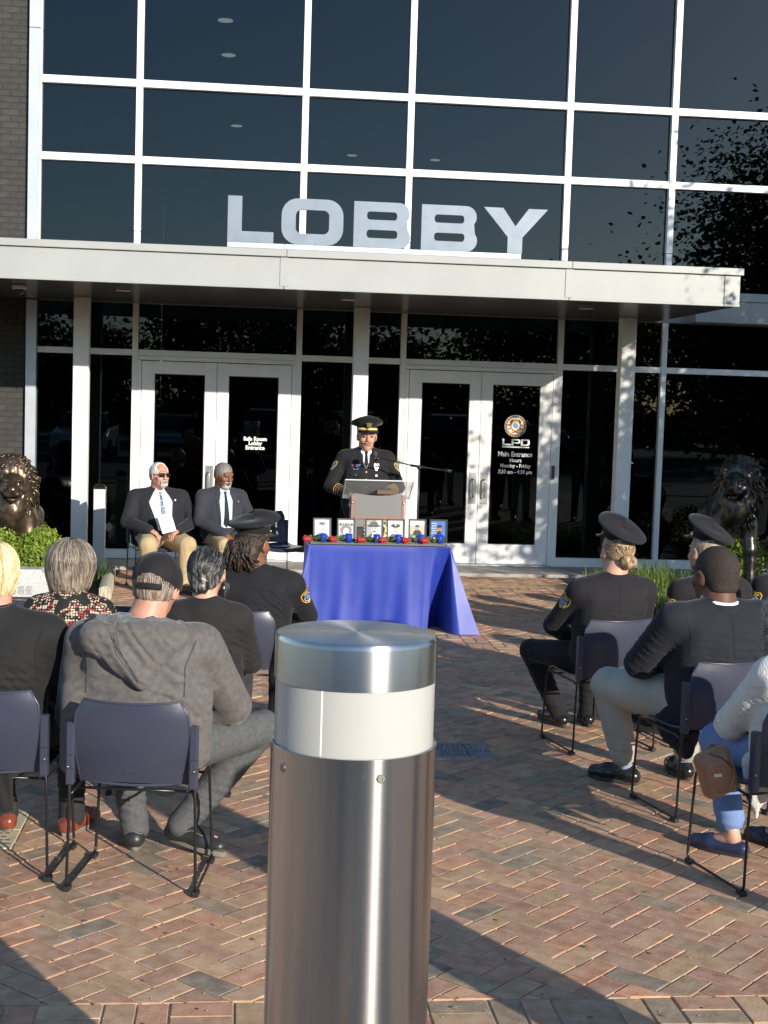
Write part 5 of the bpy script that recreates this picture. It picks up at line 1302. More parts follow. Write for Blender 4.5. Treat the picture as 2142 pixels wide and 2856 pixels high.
def strand_cap(s, mats, n, r_, cz, oy, hem, arange=2.1, seed=1, wid=.0024, th0=6, inw=.0, jit=.004):
    g_ = random.Random(seed); mb = MB()
    for k in range(n):
        a = g_.uniform(-arange, arange); j = g_.uniform(-jit * .5, jit); wv = g_.uniform(0, 6.3); pts = []; ts = th0 + g_.random() * 30; he = hem + g_.uniform(-.018, .012)
        for q in range(9):
            th = R(ts + (92 - ts) * q / 8); aa = a + .05 * math.sin(q * .8 + wv); z = cz + (r_[2] + j) * math.cos(th); pts.append(((r_[0] + j) * math.sin(th) * math.sin(aa), oy - (r_[1] + j) * math.sin(th) * math.cos(aa), z))
        x, y, z = pts[-1]
        for q in range(1, 6):
            u = q / 5; pts.append((x * (1 - inw * u * u) + .003 * math.sin(q + wv), oy + (y - oy) * (1 - inw * u * u), z + (he - z) * u))
        pts = [p_ for p_ in pts if p_[2] > he - .002]
        if len(pts) > 3: mb.tube(pts, [wid] * (len(pts) - 1) + [wid * .4], 4, mi=g_.randrange(len(mats)))
    s.on_head(mb); o_ = mb.build('hair_strands', mats, s.root, True); o_['kind'] = 'stuff'; return o_
def strand_to(s, mats, n, c, r_, tgt, seed=1, wid=.0020, front=.35, top=1.3):
    g_ = random.Random(seed); mb = MB(); T = Vector([(tgt[i] - c[i]) / r_[i] for i in range(3)]).normalized()
    for k in range(n):
        a = g_.uniform(-math.pi, math.pi); el = g_.uniform(-.35, top); S = Vector((math.cos(el) * math.sin(a), math.cos(el) * math.cos(a), math.sin(el)))
        if S.y > front and S.z < .45 or S.angle(T) < .5: continue
        pts = []; j = g_.uniform(1.0, 1.035)
        for q in range(9):
            d = S.slerp(T, q / 8); pts.append((c[0] + d.x * r_[0] * j, c[1] + d.y * r_[1] * j, c[2] + d.z * r_[2] * j + .004 * math.sin(q + k)))
        mb.tube(pts, wid, 4, mi=g_.randrange(len(mats)))
    s.on_head(mb); o_ = mb.build('hair_strands', mats, s.root, True); o_['kind'] = 'stuff'; return o_
SHORT = lambda grow=.0, low=-.035: [('+', E((0, -.018, .036), (.0825 + grow, .101 + grow, .092 + grow)), 0), ('+', E((0, -.045, -.01), (.072 + grow, .066 + grow, .065)), .02), ('-', E((0, .105, -.025), (.095, .082, .080)), .008), ('-', B((0, 0, low - .2), (.2, .2, .2), .005), .01), ('-', E((.088, .004, -.012), (.02, .034, .034)), .006), ('-', E((-.088, .004, -.012), (.02, .034, .034)), .006)]
# ------------------------------------------------ left group
# man in grey hoodie and black ball cap
p = Person('heavy-set man in grey hoodie and black ball cap seen from behind', (-.36, -11.43, 0), R(-8.2), Ht=1.335, sh=.235, bulk=1.22, lean=.035, side=-.01, head=(R(-6), R(-12), R(3)), belly=.03, hoff=(.035, .02, -.005))
p.kne = [V3(-.17, .34, .50), p.W(.13, -11.10, .55)]; p.ank = [p.W(-.425, -11.06, .085), p.W(-.215, -11.115, .12)]; p.toe = [p.W(-.44, -10.9, .03), p.W(.03, -11.25, .03)]; p.shoe_tilt = [0, -.03]
p.elb = [p.W(-.665, -11.33, .66), p.W(-.005, -11.33, .70)]; p.wri = [V3(-.10, .20, .60), V3(.12, .20, .64)]
p.body(SK_PINK)
hx = p.neck
_unused = [('+', E(hx + V3(0.0, -.085, -.055), (.185, .075, .095)), .05), ('+', C(hx + V3(-.12, -.12, -.05), hx + V3(.03, -.165, -.175), .055, .022), .05), ('+', C(hx + V3(.13, -.09, -.03), hx + V3(.03, -.165, -.175), .045, .022), .05), ('+', C(hx + V3(-.05, -.15, -.10), hx + V3(.028, -.172, -.20), .04, .014), .03)]
p.top(HOOD, 'hoodie', thick=.012, arm=1.12, extra=[('+', C(V3(-.255, -.10, .78), V3(-.275, -.13, .50), .080, .055), .06), ('+', C(V3(.22, -.10, .78), V3(.225, -.08, .54), .075, .055), .06)], h=.009, base=.008, wr=.8, fold=[(V3(.14, -.22, .82), .18, (.55, 0, .85), 8, .0045), (V3(-.15, -.22, .78), .20, (-.35, 0, .9), 8, .004), (V3(0, -.22, .72), .22, (.1, 0, 1), 8, .005), (V3(.25, -.1, .80), .10, (.9, 0, .4), 12, .005)])
# the hood hangs as its own pouch of cloth
Pc = lambda x, y, z: hx + V3(x, y, z)
hs = [('+', E(Pc(-.015, -.105, -.050), (.205, .080, .085)), 0), ('+', C(Pc(-.16, -.12, -.07), Pc(.035, -.185, -.20), .060, .030), .05), ('+', C(Pc(.14, -.10, -.055), Pc(.035, -.185, -.20), .050, .030), .05), ('+', C(Pc(-.06, -.16, -.12), Pc(.038, -.192, -.222), .050, .016), .04), ('+', E(Pc(.02, -.135, -.10), (.085, .055, .08)), .03),
      ('+', C(Pc(-.17, -.02, -.02), Pc(-.18, -.10, -.04), .035, .045), .04), ('+', C(Pc(.15, -.0, -.02), Pc(.16, -.08, -.04), .032, .040), .04),
      ('-', E(Pc(.0, -.01, .050), (.135, .115, .070)), .015), ('-', E(Pc(-.06, -.085, .045), (.125, .050, .080)), .014)]
ho = sdf_obj('hood', hs, .0075, HOOD, p.topo, folds([(Pc(0, -.17, -.12), .16, (.75, 0, .65), 13, .006), (Pc(-.1, -.15, -.06), .1, (.2, 0, 1), 16, .005)], .006, 12))
sdf_obj('hood_lining', [('+', E(Pc(-.02, -.085, -.012), (.165, .056, .060)), 0), ('+', E(Pc(-.10, -.095, .002), (.080, .045, .045)), .03), ('-', E(Pc(.012, -.0, .045), (.118, .105, .070)), .015), ('-', E(Pc(-.10, -.080, .040), (.030, .030, .045)), .01)], .008, HOODIN, ho, folds([], .014, 45))
bh = bvh_of(ho)
def strip(bv, pts, n, w_, mat, parent, name='seam'):
    tb_ = []; n = Vector(n).normalized()
    for a, b in zip(pts[:-1], pts[1:]):
        for j in range(12):
            q = Vector(a) + (Vector(b) - Vector(a)) * j / 11; h_, *_r = bv.ray_cast(q + n * .4, -n, .8)
            if h_ is not None: tb_.append(h_)
    if len(tb_) > 2: MB().tube(tb_, w_, 5).build(name, mat, parent, True)
SM = M('hoodie_seam', (.05, .046, .045), .9)
for dx in (-.010, .0, .010): strip(bh, [Pc(-.085 + dx, 0, -.04), Pc(-.055 + dx, 0, -.12), Pc(.032 + dx * .4, 0, -.232)], (0, -1, .1), .0016, SM, ho)
p.seam([p.shl[1] + V3(.0, 0, .04), p.shl[1] + V3(-.035, 0, -.06), p.shl[1] + V3(-.035, 0, -.18)], mat=SM, w_=.005); p.seam([p.shl[0] + V3(0, 0, .04), p.shl[0] + V3(.035, 0, -.06), p.shl[0] + V3(.035, 0, -.18)], mat=SM, w_=.005)
p.collar(M('tshirt_navy', (.03, .045, .10), .9), r=.073, hgt=.018, name='tshirt_collar', dz=-.005)
p.trousers(JEAN, b=1.12, h=.010, wide=1.06); p.shoes(SHOEM, SOLEG, wide=1.12)
for sh_o in [c for c in p.root.children if c.name.startswith('shoe')]:
    bv = bvh_of(sh_o); cc = sum((Vector(v.co) for v in sh_o.data.vertices), Vector()) / len(sh_o.data.vertices)
    strip(bv, [cc + Vector((-.06, 0, .0)), cc + Vector((0, 0, .02)), cc + Vector((.06, 0, .0))], (0, -1, .15), .002, M('shoe_stitch', (.2, .2, .19), .6), sh_o)
GRH = hairm('hair_grey_brown', (.12, .085, .06), (.38, .31, .25), 80)
p.hair(GRH, SHORT(-.002, -.058), disp=p.strands(.003))
CAPB = fabric('cap_black', (.017, .016, .017), .8)
strand_cap(p, [M('strand_gb_%d' % i, c, .42) for i, c in enumerate(((.10, .07, .05), (.22, .17, .13), (.40, .33, .27), (.15, .11, .08)))], 420, (.0815, .1000, .091), .036, -.018, -.052, 2.0, 8, .0014, 55, .34, .002)
cap = p.hair(CAPB, [('+', E((0, -.008, .045), (.092, .112, .095)), 0), ('+', E((0, .03, .03), (.086, .085, .075)), .03), ('-', B((0, 0, -.188), (.3, .3, .18), .003), .004), ('-', E((0, -.125, .012), (.046, .07, .034)), .004), ('-', E((0, -.005, .035), (.082, .102, .084)), .003)], .0055, name='ball_cap')
def head_tube(p, pts, r_, name, mat, parent): m_ = MB().tube([p.h2l(q) for q in pts], r_, 6); return m_.build(name, mat, parent, True)
sv, sf = shell(lambda u, t: (.060 * math.sin(u * 1.0) * 1.0, -.0 - .1260 * math.cos(u * .62) + .002, -.010 + t * .022), 14, 2, .004); st_ = MB().add(sv, sf); p.on_head(st_); st_.build('strap', CAPB, cap, True)
sv, sf = shell(lambda u, t: (.075 * u * (1 - .15 * t), .085 + t * .075 * math.sqrt(max(0, 1 - .55 * u * u)), .020 - .012 * u * u - .008 * t), 14, 6, .004); st_ = MB().add(sv, sf); p.on_head(st_); st_.build('brim', CAPB, cap, True)
m_ = MB().lathe([(.0075, 0), (.006, .005), (.001, .006)], 10); m_.xform(Matrix.Translation((0, -.008, .139))); p.on_head(m_); m_.build('top_button', CAPB, cap, True)
for a in (0, 60, 120, 180, 240, 300):
    head_tube(p, [((.0935 * math.cos(R(t))) * math.cos(R(a + 30)), -.008 + (.1135 * math.cos(R(t))) * math.sin(R(a + 30)), .045 + .0962 * math.sin(R(t))) for t in range(8, 89, 10)], .0011, 'panel_seam', M('cap_seam', (.008, .008, .008), .9), cap) if a not in (240,) else None
sg = M('sunglass_black', (.006, .006, .007), .15)
head_tube(p, [(.083, -.03, .018), (.083, .03, .016), (.078, .075, .012)], .0028, 'glasses_temple', sg, p.root)
sv, sf = shell(lambda u, t: (.078 - .02 * (u + 1) * .5, .083 + .02 * (u + 1) * .5, -.008 + .036 * t), 4, 4, .003); st_ = MB().add(sv, sf); p.on_head(st_); st_.build('glasses_lens', sg, p.root, True)

# blond man, black jacket
p = Person('blond older man in plain black jacket and oxblood shoes seen from behind', (-.985, -11.24, 0), R(-8), Ht=1.355, sh=.225, bulk=1.1, lean=.0, head=(R(14), R(0), 0), hoff=(-.02, 0, 0))
p.ank = [p.W(-1.03, -10.80, .085), p.W(-.725, -10.86, .085)]; p.toe = [p.W(-1.09, -10.66, .03), p.W(-.66, -10.72, .03)]; p.kne = [V3(-.17, .40, .5), V3(.20, .40, .5)]
p.elb[1] = p.W(-.70, -11.20, .66); p.body(SK_PINK)
p.top(JKB, thick=.006, h=.010, base=.009, fold=[(V3(.05, -.2, .72), .2, (.25, 0, 1), 12, .006), (V3(.16, -.18, .78), .12, (.8, 0, .6), 14, .006)]); p.collar(JKB, .076, .058, tilt=10); p.back_seams(False); p.trousers(M('charcoal_trousers', (.02, .02, .022), .9)); p.shoes(SHOER, SOLEG, wide=1.1, sock=M('black_sock', (.01, .01, .01), .9))
sdf_obj('jacket_tail', [('+', B(V3(.02, -.205, .36), (.10, .012, .10), .01, rotm(0, R(-6), 0)), 0)], .009, JKB, p.topo, folds([(V3(0, -.2, .35), .2, (1, 0, .1), 10, .006)]))
p.hair(hairm('hair_blond', (.50, .36, .17), (.80, .66, .40), 60), SHORT(.006, -.062) + [('+', E((0, -.06, -.03), (.068, .052, .05)), .02)], disp=p.strands(.006))
strand_cap(p, [M('strand_blond_%d' % i, c, .42) for i, c in enumerate(((.50, .37, .18), (.70, .56, .32), (.80, .68, .44)))], 420, (.0885, .107, .098), .036, -.018, -.066, 2.0, 4, .0018, inw=.32)

# woman, short grey bob, dotted blouse
p = Person('woman with short grey-blond bob and dotted red and black blouse', (-.835, -9.96, 0), R(-8), Ht=1.245, sh=.165, bulk=.98, head=(R(-10), 0, 0))
p.body(SK_FAIR, hands=(0, 0)); p.top(DOTS, 'blouse', thick=.006, h=.010, base=.010, wr=1.3); p.collar(DOTS, .082, .006, 'neckline', tilt=8, dz=-.012); p.trousers(M('black_trousers', (.015, .015, .016), .9), h=.016); p.shoes(SHOEB, h=.010)
p.hair(hairm('hair_grey_bob', (.085, .066, .05), (.34, .28, .21), 110, (1, 1, .06)), [('+', E((0, -.014, .030), (.112, .120, .105)), 0), ('+', E((0, -.032, -.035), (.104, .100, .100)), .04), ('+', C((-.04, -.07, -.085), (.04, -.07, -.085), .032), .04), ('-', E((0, .13, -.03), (.085, .085, .10)), .02), ('-', B((0, .06, -.205), (.2, .06, .1), .01), .02)], .0065, p.strands(.012, (85, 85, 7)))
strand_cap(p, [M('strand_ash_%d' % i, c, .42) for i, c in enumerate(((.10, .08, .06), (.20, .165, .125), (.34, .29, .22), (.14, .115, .09)))], 620, (.113, .121, .106), .030, -.014, -.098, 2.2, 3, .0021, inw=.34)
m_ = MB(); m_.lathe([(.001, -.009), (.008, -.005), (.009, 0), (.006, .007), (.001, .009)], 10); m_.xform(Matrix.Translation((.090, -.012, -.062))); p.on_head(m_); m_.build('earring', M('coral_bead', (.5, .03, .04), .3), p.root, True)

# woman, grey bun, dark cardigan
p = Person('woman with dark grey hair in a low bun and charcoal cardigan', (-.145, -9.97, 0), R(-8), Ht=1.222, sh=.172, bulk=.95, lean=.01, head=(R(-8), R(-4), 0), hoff=(-.005, 0, 0))
p.elb[1] = p.W(.085, -9.93, .63); p.body(SK_FAIR, hands=(0, 0)); p.top(CARD, 'cardigan', thick=.010, h=.009, base=.010, wr=1.4, fold=[(V3(.13, -.14, .70), .14, (.6, 0, .8), 15, .008)]); p.collar(CARD, .080, .030, tilt=6, dz=-.004); p.trousers(M('grey_skirt_trousers', (.03, .03, .032), .9), h=.014); p.shoes(SHOEB, h=.010)
GB = hairm('hair_black_grey', (.018, .017, .016), (.26, .25, .24), 85, (1, .35, .12), .35, (.45, .70))
p.hair(GB, [('+', E((0, -.016, .032), (.086, .107, .098)), 0), ('+', E((0, -.055, -.02), (.070, .062, .070)), .03), ('+', E((0, -.105, -.055), (.043, .034, .038)), .012), ('-', E((0, .12, -.025), (.10, .080, .085)), .012), ('-', B((0, .05, -.25), (.2, .2, .15), .01), .02), ('-', E((.09, .012, -.02), (.02, .03, .034)), .006), ('-', E((-.09, .012, -.02), (.02, .03, .034)), .006)], .006, p.strands(.005, (80, 80, 12)))
tie_ = MB(); tie_.tube([(.040 * math.cos(t) * .9, -.097 - .018 * math.cos(t * 2), -.052 + .036 * math.sin(t)) for t in np.linspace(0, 2 * math.pi, 20)[:-1]], .010, 8, closed=True); p.on_head(tie_); tie_.build('hair_tie', fabric('scrunchie_black', (.01, .01, .011), .9), p.root, True)
strand_to(p, [M('strand_grey_%d' % i, c, .38) for i, c in enumerate(((.015, .014, .013), (.03, .028, .026), (.17, .165, .16), (.02, .019, .018), (.05, .048, .046), (.025, .024, .023)))], 700, (0, -.016, .030), (.0865, .1075, .0985), (0, -.10, -.05), 5, wid=.0014)
for k in range(14):
    a = random.uniform(-.3, .5); head_tube(p, [(.072, .0 + a * .05, .0), (.094 + random.uniform(0, .02), -.01 + a * .06, -.05), (.085 + random.uniform(0, .02), -.02 + a * .04, -.11)], .0006, 'hair_wisp', GB, p.root)
m_ = MB(); m_.lathe([(.001, -.012), (.006, -.008), (.005, 0), (.002, .008)], 8); m_.xform(Matrix.Translation((.089, -.008, -.06))); p.on_head(m_); m_.build('earring', RIVET, p.root, True)

# officer with locs
p = Person('police officer with long brown locs under a peaked cap seen from behind', (.10, -8.95, 0), R(-7), Ht=1.275, sh=.215, bulk=1.16, lean=.0, side=.02, head=(R(-25), R(-2), 0), hoff=(-.02, 0, 0))
p.elb[1] = p.W(.425, -8.88, .72); p.elb[0] = V3(-.30, 0, .66); p.body(SK_BROWN, LIPD, hands=(0, 0)); p.top(UNI2, 'uniform_jacket', thick=.006, h=.009, base=.008, wr=1.1, fold=[(V3(.14, -.16, .80), .12, (.7, 0, .7), 17, .006)]); p.collar(UNI2, .074, .040, tilt=10); p.seam([p.shl[0] + V3(.03, 0, -.03), V3(0, 0, p.zs - .02), p.shl[1] + V3(-.03, 0, -.03)], w_=.004); p.back_seams(False); p.patch(1, .34, -.75, 1.05); p.trousers(UNI2, h=.014); p.shoes(SHOEB, h=.010)
p.deco('epaulet', (p.shl[1] + p.neck) / 2 + V3(.03, 0, .02), (.25, -.25, 1), [(-.05, -.018), (.05, -.018), (.05, .018), (-.05, .018)], UNI, (0, 1, 0), .006)
p.police_cap(UNI2, pitch=1, roll=-2, dz=.0)
LOC = hairm('hair_locs', (.013, .008, .006), (.050, .030, .020), 60, (1, 1, 1), .6)
lr = random.Random(5); lo = None
p.hair(LOC, [('+', E((0, -.02, .02), (.082, .098, .085)), 0), ('+', E((0, -.075, -.035), (.075, .055, .075)), .02), ('-', E((0, .10, -.02), (.10, .075, .08)), .01), ('-', B((0, .05, -.24), (.2, .2, .14), .01), .02)], .007)
lm_ = MB()
for k in range(95):
    a = lr.uniform(-1.3, 1.3); z0 = lr.uniform(.02, .055); x0, y0 = .084 * math.sin(a), -.018 - .088 * math.cos(a)
    kx = lr.uniform(-.085, .050); kz = lr.uniform(-.03, .025); ex = kx * 1.15 + lr.uniform(-.055, .045); ez = lr.uniform(-.165, -.06)
    pts = [(x0, y0, z0), (x0 * .95, y0 - .016, z0 - .03), (kx, -.125 + lr.uniform(-.012, .012), kz), (kx * .6 + ex * .4, -.140 + lr.uniform(-.015, .02), (kz + ez) / 2), (ex, -.115 + lr.uniform(-.02, .03), ez), (ex * .8 + lr.uniform(-.02, .02), -.085, ez + lr.uniform(-.015, .03))]
    q = []
    for j in range(len(pts) - 1):
        for t in (0, .5): q.append(tuple(pts[j][i] + (pts[j + 1][i] - pts[j][i]) * t + lr.uniform(-.0025, .0025) for i in range(3)))
    lm_.tube(q, [.0064 + lr.uniform(-.001, .001) for _ in q], 6)
p.on_head(lm_); lk = lm_.build('locs', LOC, p.root, True); lk['kind'] = 'stuff'

# ------------------------------------------------ right group
BLB = hairm('hair_dark_blond', (.16, .10, .055), (.42, .29, .16), 80, (1, .5, .3))
p = Person('police officer with blond bun under a peaked cap seen from behind', (2.185, -9.07, 0), R(10), Ht=1.285, sh=.212, bulk=1.10, side=.02, head=(R(4), R(-3), R(4)), hoff=(.04, 0, -.005))
p.elb = [p.W(1.905, -9.0, .70), V3(.26, 0, .70)]; p.wri[0] = V3(-.12, .24, .62); p.kne = [p.W(1.83, -8.72, .50), V3(.12, .42, .5)]; p.ank = [p.W(2.05, -8.62, .085), p.W(2.24, -8.60, .085)]; p.toe = [p.W(1.97, -8.42, .03), p.W(2.25, -8.4, .03)]
p.body(SK_FAIR, hands=(1, 0)); p.top(UNI, 'uniform_jacket', thick=.004, h=.009, base=.008); p.collar(UNI, .068, .040, tilt=10); p.back_seams(); p.patch(0, .30, -.55, .98); p.patch(1, .30, -.2, .98)
for i in (0, 1): p.deco('epaulet', (p.shl[i] + p.neck) / 2 + V3(0, 0, .02), (.25 * (1 if i else -1), -.25, 1), [(-.05, -.018), (.05, -.018), (.05, .018), (-.05, .018)], UNI2, (0, 1, 0), .006)
p.trousers(UNI, h=.012); p.shoes(SHOEB, h=.008); p.police_cap(UNI, pitch=17, roll=8, dz=.010)
p.hair(BLB, SHORT(.0, -.038) + [('+', E((0.012, -.118, -.040), (.048, .036, .042)), .004), ('-', E((.012, -.158, -.038), (.014, .02, .010)), .012)], disp=p.strands(.005))
strand_to(p, [M('strand_bl_%d' % i, c, .4) for i, c in enumerate(((.16, .10, .055), (.30, .20, .11), (.44, .31, .18)))], 300, (0, -.018, .034), (.083, .102, .093), (.012, -.105, -.035), 6, top=.12)

p = Person('police officer in tilted peaked cap sitting ahead of the man with cropped hair', (2.86, -8.88, 0), R(16), Ht=1.27, sh=.215, bulk=1.1, head=(R(6), R(-2), R(5)), hoff=(-.01, .01, 0))
p.body(SK_FAIR, hands=(0, 0)); p.top(UNI, 'uniform_jacket', thick=.004, h=.011); p.collar(UNI, .070, .040, tilt=10); p.patch(0, .32, -.35, 1.0); p.patch(1, .32, -.35, 1.0); p.back_seams(); p.trousers(UNI, h=.016); p.shoes(SHOEB, h=.010); p.police_cap(UNI, pitch=15, roll=9, dz=.008, strap=GOLDM); p.hair(hairm('hair_ash', (.20, .15, .10), (.42, .35, .26), 80), SHORT(.001, -.04))

p = Person('police officer sitting at the end of the front row, gold-edged sleeve patch', (3.45, -8.72, 0), R(14), Ht=1.29, sh=.22, bulk=1.1, head=(R(10), 0, 0))
p.body(SK_MID, LIPD, hands=(0, 0)); p.top(UNI, 'uniform_jacket', thick=.004, h=.012); p.collar(UNI, .070, .040, tilt=10); p.patch(0, .28, -.6, 1.0); p.trousers(UNI, h=.016); p.shoes(SHOEB, h=.010); p.police_cap(UNI, pitch=10); p.hair(hairm('hair_black', (.008, .007, .006), (.02, .018, .016), 80), SHORT(.001, -.04))

p = Person('man with cropped dark hair in navy suit jacket and pale khaki trousers', (2.40, -10.36, 0), R(13.3), Ht=1.322, sh=.245, bulk=1.22, head=(R(8), R(-3), 0), belly=.03, hoff=(.0, 0, 0), hs=1.24)
p.elb = [p.W(2.065, -10.30, .715), V3(.31, .02, .68)]; p.wri = [V3(-.14, .26, .64), V3(.12, .25, .64)]; p.kne = [p.W(1.985, -10.03, .545), V3(.18, .40, .52)]; p.ank = [p.W(2.11, -9.98, .085), p.W(2.47, -9.86, .085)]; p.toe = [p.W(1.95, -9.84, .03), p.W(2.45, -9.66, .03)]
p.body(SK_DEEP, LIPD); p.top(SUITN, 'suit_jacket', thick=.008, arm=1.16, h=.009, base=.008, wr=1.6, fold=[(p.elb[0] * .5 + p.shl[0] * .5, .12, p.elb[0] - p.shl[0], 24, .006), (V3(.1, -.2, .74), .2, (.2, 0, 1), 13, .005)]); p.collar(SHIRTW, .084, .047, 'shirt_collar', tilt=10); p.collar(SUITN, .090, .038, tilt=8, dz=-.004); p.back_seams()
sdf_obj('jacket_tail', [('+', E(V3(-.19, -.06, .46), (.055, .16, .14), rotm(0, R(8), R(12))), 0), ('+', E(V3(-.17, -.10, .36), (.035, .09, .10)), .05)], .009, SUITN, p.topo, folds([(V3(-.2, -.1, .45), .2, (.2, .7, .7), 13, .008)], .01, 10))
p.trousers(KHAKI2, b=1.2, h=.010, wide=1.22, cuff=.82); p.shoes(SHOEB, wide=1.1, sock=M('pale_blue_sock', (.22, .28, .42), .9))
p.hair(M('hair_cropped_black', (.010, .007, .006), .8, col2=(.045, .03, .022), vs_=160, bump=.9, bs=240, bdist=.004), SHORT(-.001, -.06) + [('+', E((0, -.06, -.045), (.062, .042, .03)), .02)], disp=lambda X, Y, Z: .002 * vnoise(X * 200, Y * 200, Z * 200))

p = Person('woman in white cable-knit cardigan and blue capris with curly grey hair', (2.44, -11.42, 0), R(13.3), Ht=1.24, sh=.185, bulk=1.08, head=(R(10), R(-5), 0), hoff=(-.07, .02, 0))
p.elb = [p.W(2.20, -11.30, .63), V3(.26, .02, .66)]; p.wri = [V3(-.12, .20, .60), V3(.10, .22, .62)]; p.kne = [p.W(2.235, -11.03, .49), p.W(2.56, -10.97, .49)]; p.ank = [p.W(2.275, -11.20, .08), p.W(2.54, -11.12, .08)]; p.toe = [p.W(2.14, -11.06, .03), p.W(2.45, -10.97, .03)]
p.body(SK_FAIR, h=.007); p.top(KNITW, 'cardigan', thick=.016, h=.009, base=.010, wr=1.5, long=.03); p.collar(KNITW, .078, .03, tilt=8, dz=-.004)
for i, q in ((0, -1), (1, 1)):
    for o_ in (-.012, .012, .05, .074):
        pts = [(p.neck[0] + q * (.055 + o_ * .8) + .004 * math.sin(k * 1.9 + o_ * 99), 0, p.neck[2] - .05 - k * .022) for k in range(17)]; p.seam(pts, w_=.010, mat=KNITW, off=.004)
    ax0, ax1 = p.shl[i], p.elb[i]
    for o_ in (-.014, .014):
        pts = [ax0 + (ax1 - ax0) * t + V3(o_ + .005 * math.sin(t * 40 + o_ * 200), 0, 0) for t in np.linspace(.05, 1, 14)]; p.seam(pts, w_=.010, mat=KNITW, off=.004)
sdf_obj('cardigan_tail', [('+', C(V3(-.205, -.02, .50), V3(-.215, -.05, .36), .055, .035), 0), ('+', C(V3(-.215, -.05, .36), V3(-.205, -.06, .27), .030, .008), .03), ('+', E(V3(-.19, -.11, .46), (.03, .09, .11)), .04)], .008, KNITW, p.topo, folds([(V3(-.2, -.05, .4), .2, (.3, .9, 0), 18, .005)]))
MB().box(-.10, .12, -.228, -.222, .36, .425, .001).build('blouse_hem', M('lilac_print', (.5, .5, .62), .8, col2=(.05, .05, .12), vs_=60, fac=(.55, .6)), p.root)
p.trousers(BLUEP, 'capris' and None or .011, b=1.08, name='capris', cuff=.80, wide=1.12); p.shoes(SHOEN, M('flat_sole', (.02, .02, .025), .7), low=True, wide=.92, h=.006)
CURL = hairm('hair_curly_grey', (.10, .085, .075), (.42, .39, .36), 120, (1, 1, 1), .5)
p.hair(CURL, [('+', E((0, -.02, .03), (.108, .115, .108)), 0), ('+', E((0, -.035, -.03), (.100, .095, .085)), .04), ('-', E((0, .13, -.03), (.08, .075, .10)), .02)], .007, lambda X, Y, Z: .022 * vnoise(X * 55, Y * 55, Z * 55) + .012 * vnoise(X * 120, Y * 120, Z * 120))
cm_ = MB(); lr = random.Random(3)
for k in range(160):
    a = lr.uniform(-math.pi, math.pi); z = lr.uniform(-.10, .12); rr = .108 * math.sqrt(max(.1, 1 - (z / .15) ** 2)); bx, by = rr * math.sin(a), -.02 - rr * math.cos(a)
    if by > .05: continue
    q = [(bx * (1 + .05 * t) + .008 * math.cos(t * 6 + k), by * (1 + .06 * t) + .008 * math.sin(t * 6 + k), z - .016 * t) for t in np.linspace(0, 1.4, 8)]; cm_.tube(q, .0022, 4)
p.on_head(cm_); cm_.build('curls', CURL, p.root, True)['kind'] = 'stuff'
# her handbag hangs at the chair's side
LEA = M('tan_leather', (.27, .135, .075), .42, bump=.25, bs=120, var=.12, vs_=14); LEAL = M('light_tan_leather', (.36, .16, .06), .4, bump=.2, bs=120)
hb = empty('handbag', (2.025, -11.63, .50), R(8), 'brown leather shoulder bag hanging beside the woman in the white cardigan', 'handbag')
sp = [('+', B((0, 0, 0), (.080, .040, .102), .034, rotm(0, R(-20), 0)), 0), ('+', B((-.004, -.035, -.014), (.068, .020, .080), .02, rotm(0, R(-20), 0)), .012)]
bagm = sdf_obj('bag_body', sp, .006, LEA, hb); bb = bvh_of(bagm)
strip(bb, [(-.05, 0, .085), (.0, 0, .07), (.05, 0, .03)], (0, -1, 0), .004, M('bag_zip', (.08, .04, .02), .5), bagm, 'zip'); strip(bb, [(.07, 0, .02), (.03, 0, -.075), (-.05, 0, -.09)], (0, -1, 0), .005, LEAL, bagm, 'piping')
decal('name_tag', bb, (-.02, -.06, .0), (0, -1, .1), (0, 0, 1), [(-.018, -.007), (.018, -.007), (.018, .007), (-.018, .007)], M('tag_metal', (.6, .6, .58), .3, metal=.8), bagm, .003, .01)
MB().tube([(-.045, .015, .080), (-.02, .03, .108), (.03, .045, .100), (.065, .04, .070)], .006, 6).build('strap', LEA, hb, True)
# ------------------------------------------------ speakers
def lapels(p, jm, shirt, tie, tie_w=.028, vtop=None, vlow=.26, spread=.055, ywide=.075, tie_len=.30, tie_mat_knot=None, dx=0.0, vb=.75):
    """open jacket front: shirt, tie and two notched lapels laid on the chest"""
    n = V3(0, 1, .12); c = V3(p.neck[0], 0, p.neck[2] - .02); bo_ = [(-spread, .0), (spread, .0), (ywide, -.12), (ywide * vb, -vlow), (-ywide * vb + dx, -vlow), (-ywide, -.12)]
    p.deco('shirt_front', c, n, bo_, shirt, off=.002)
    if tie: p.deco('tie', c, n, [(-.017, -.018), (.017, -.018), (.012, -.045), (tie_w + dx * .3, -tie_len + .04), (dx * .5, -tie_len), (-tie_w + dx * .6, -tie_len + .04), (-.012, -.045)], tie, off=.006)
    for q in (-1, 1):
        p.deco('collar_point', c, n, [(q * .010, -.005), (q * .045, .025), (q * .055, -.02), (q * .034, -.05)], shirt, off=.009)
        p.deco('lapel', c, n, [(q * (spread - .01), .03), (q * (spread + .035), .015), (q * (ywide + .048), -.10), (q * (ywide + .022), -.105), (q * (ywide + .034), -.125), (q * (ywide * vb * 1.13), -vlow), (q * (ywide * vb * .96), -vlow), (q * (ywide - .004), -.12)], jm, off=.008)
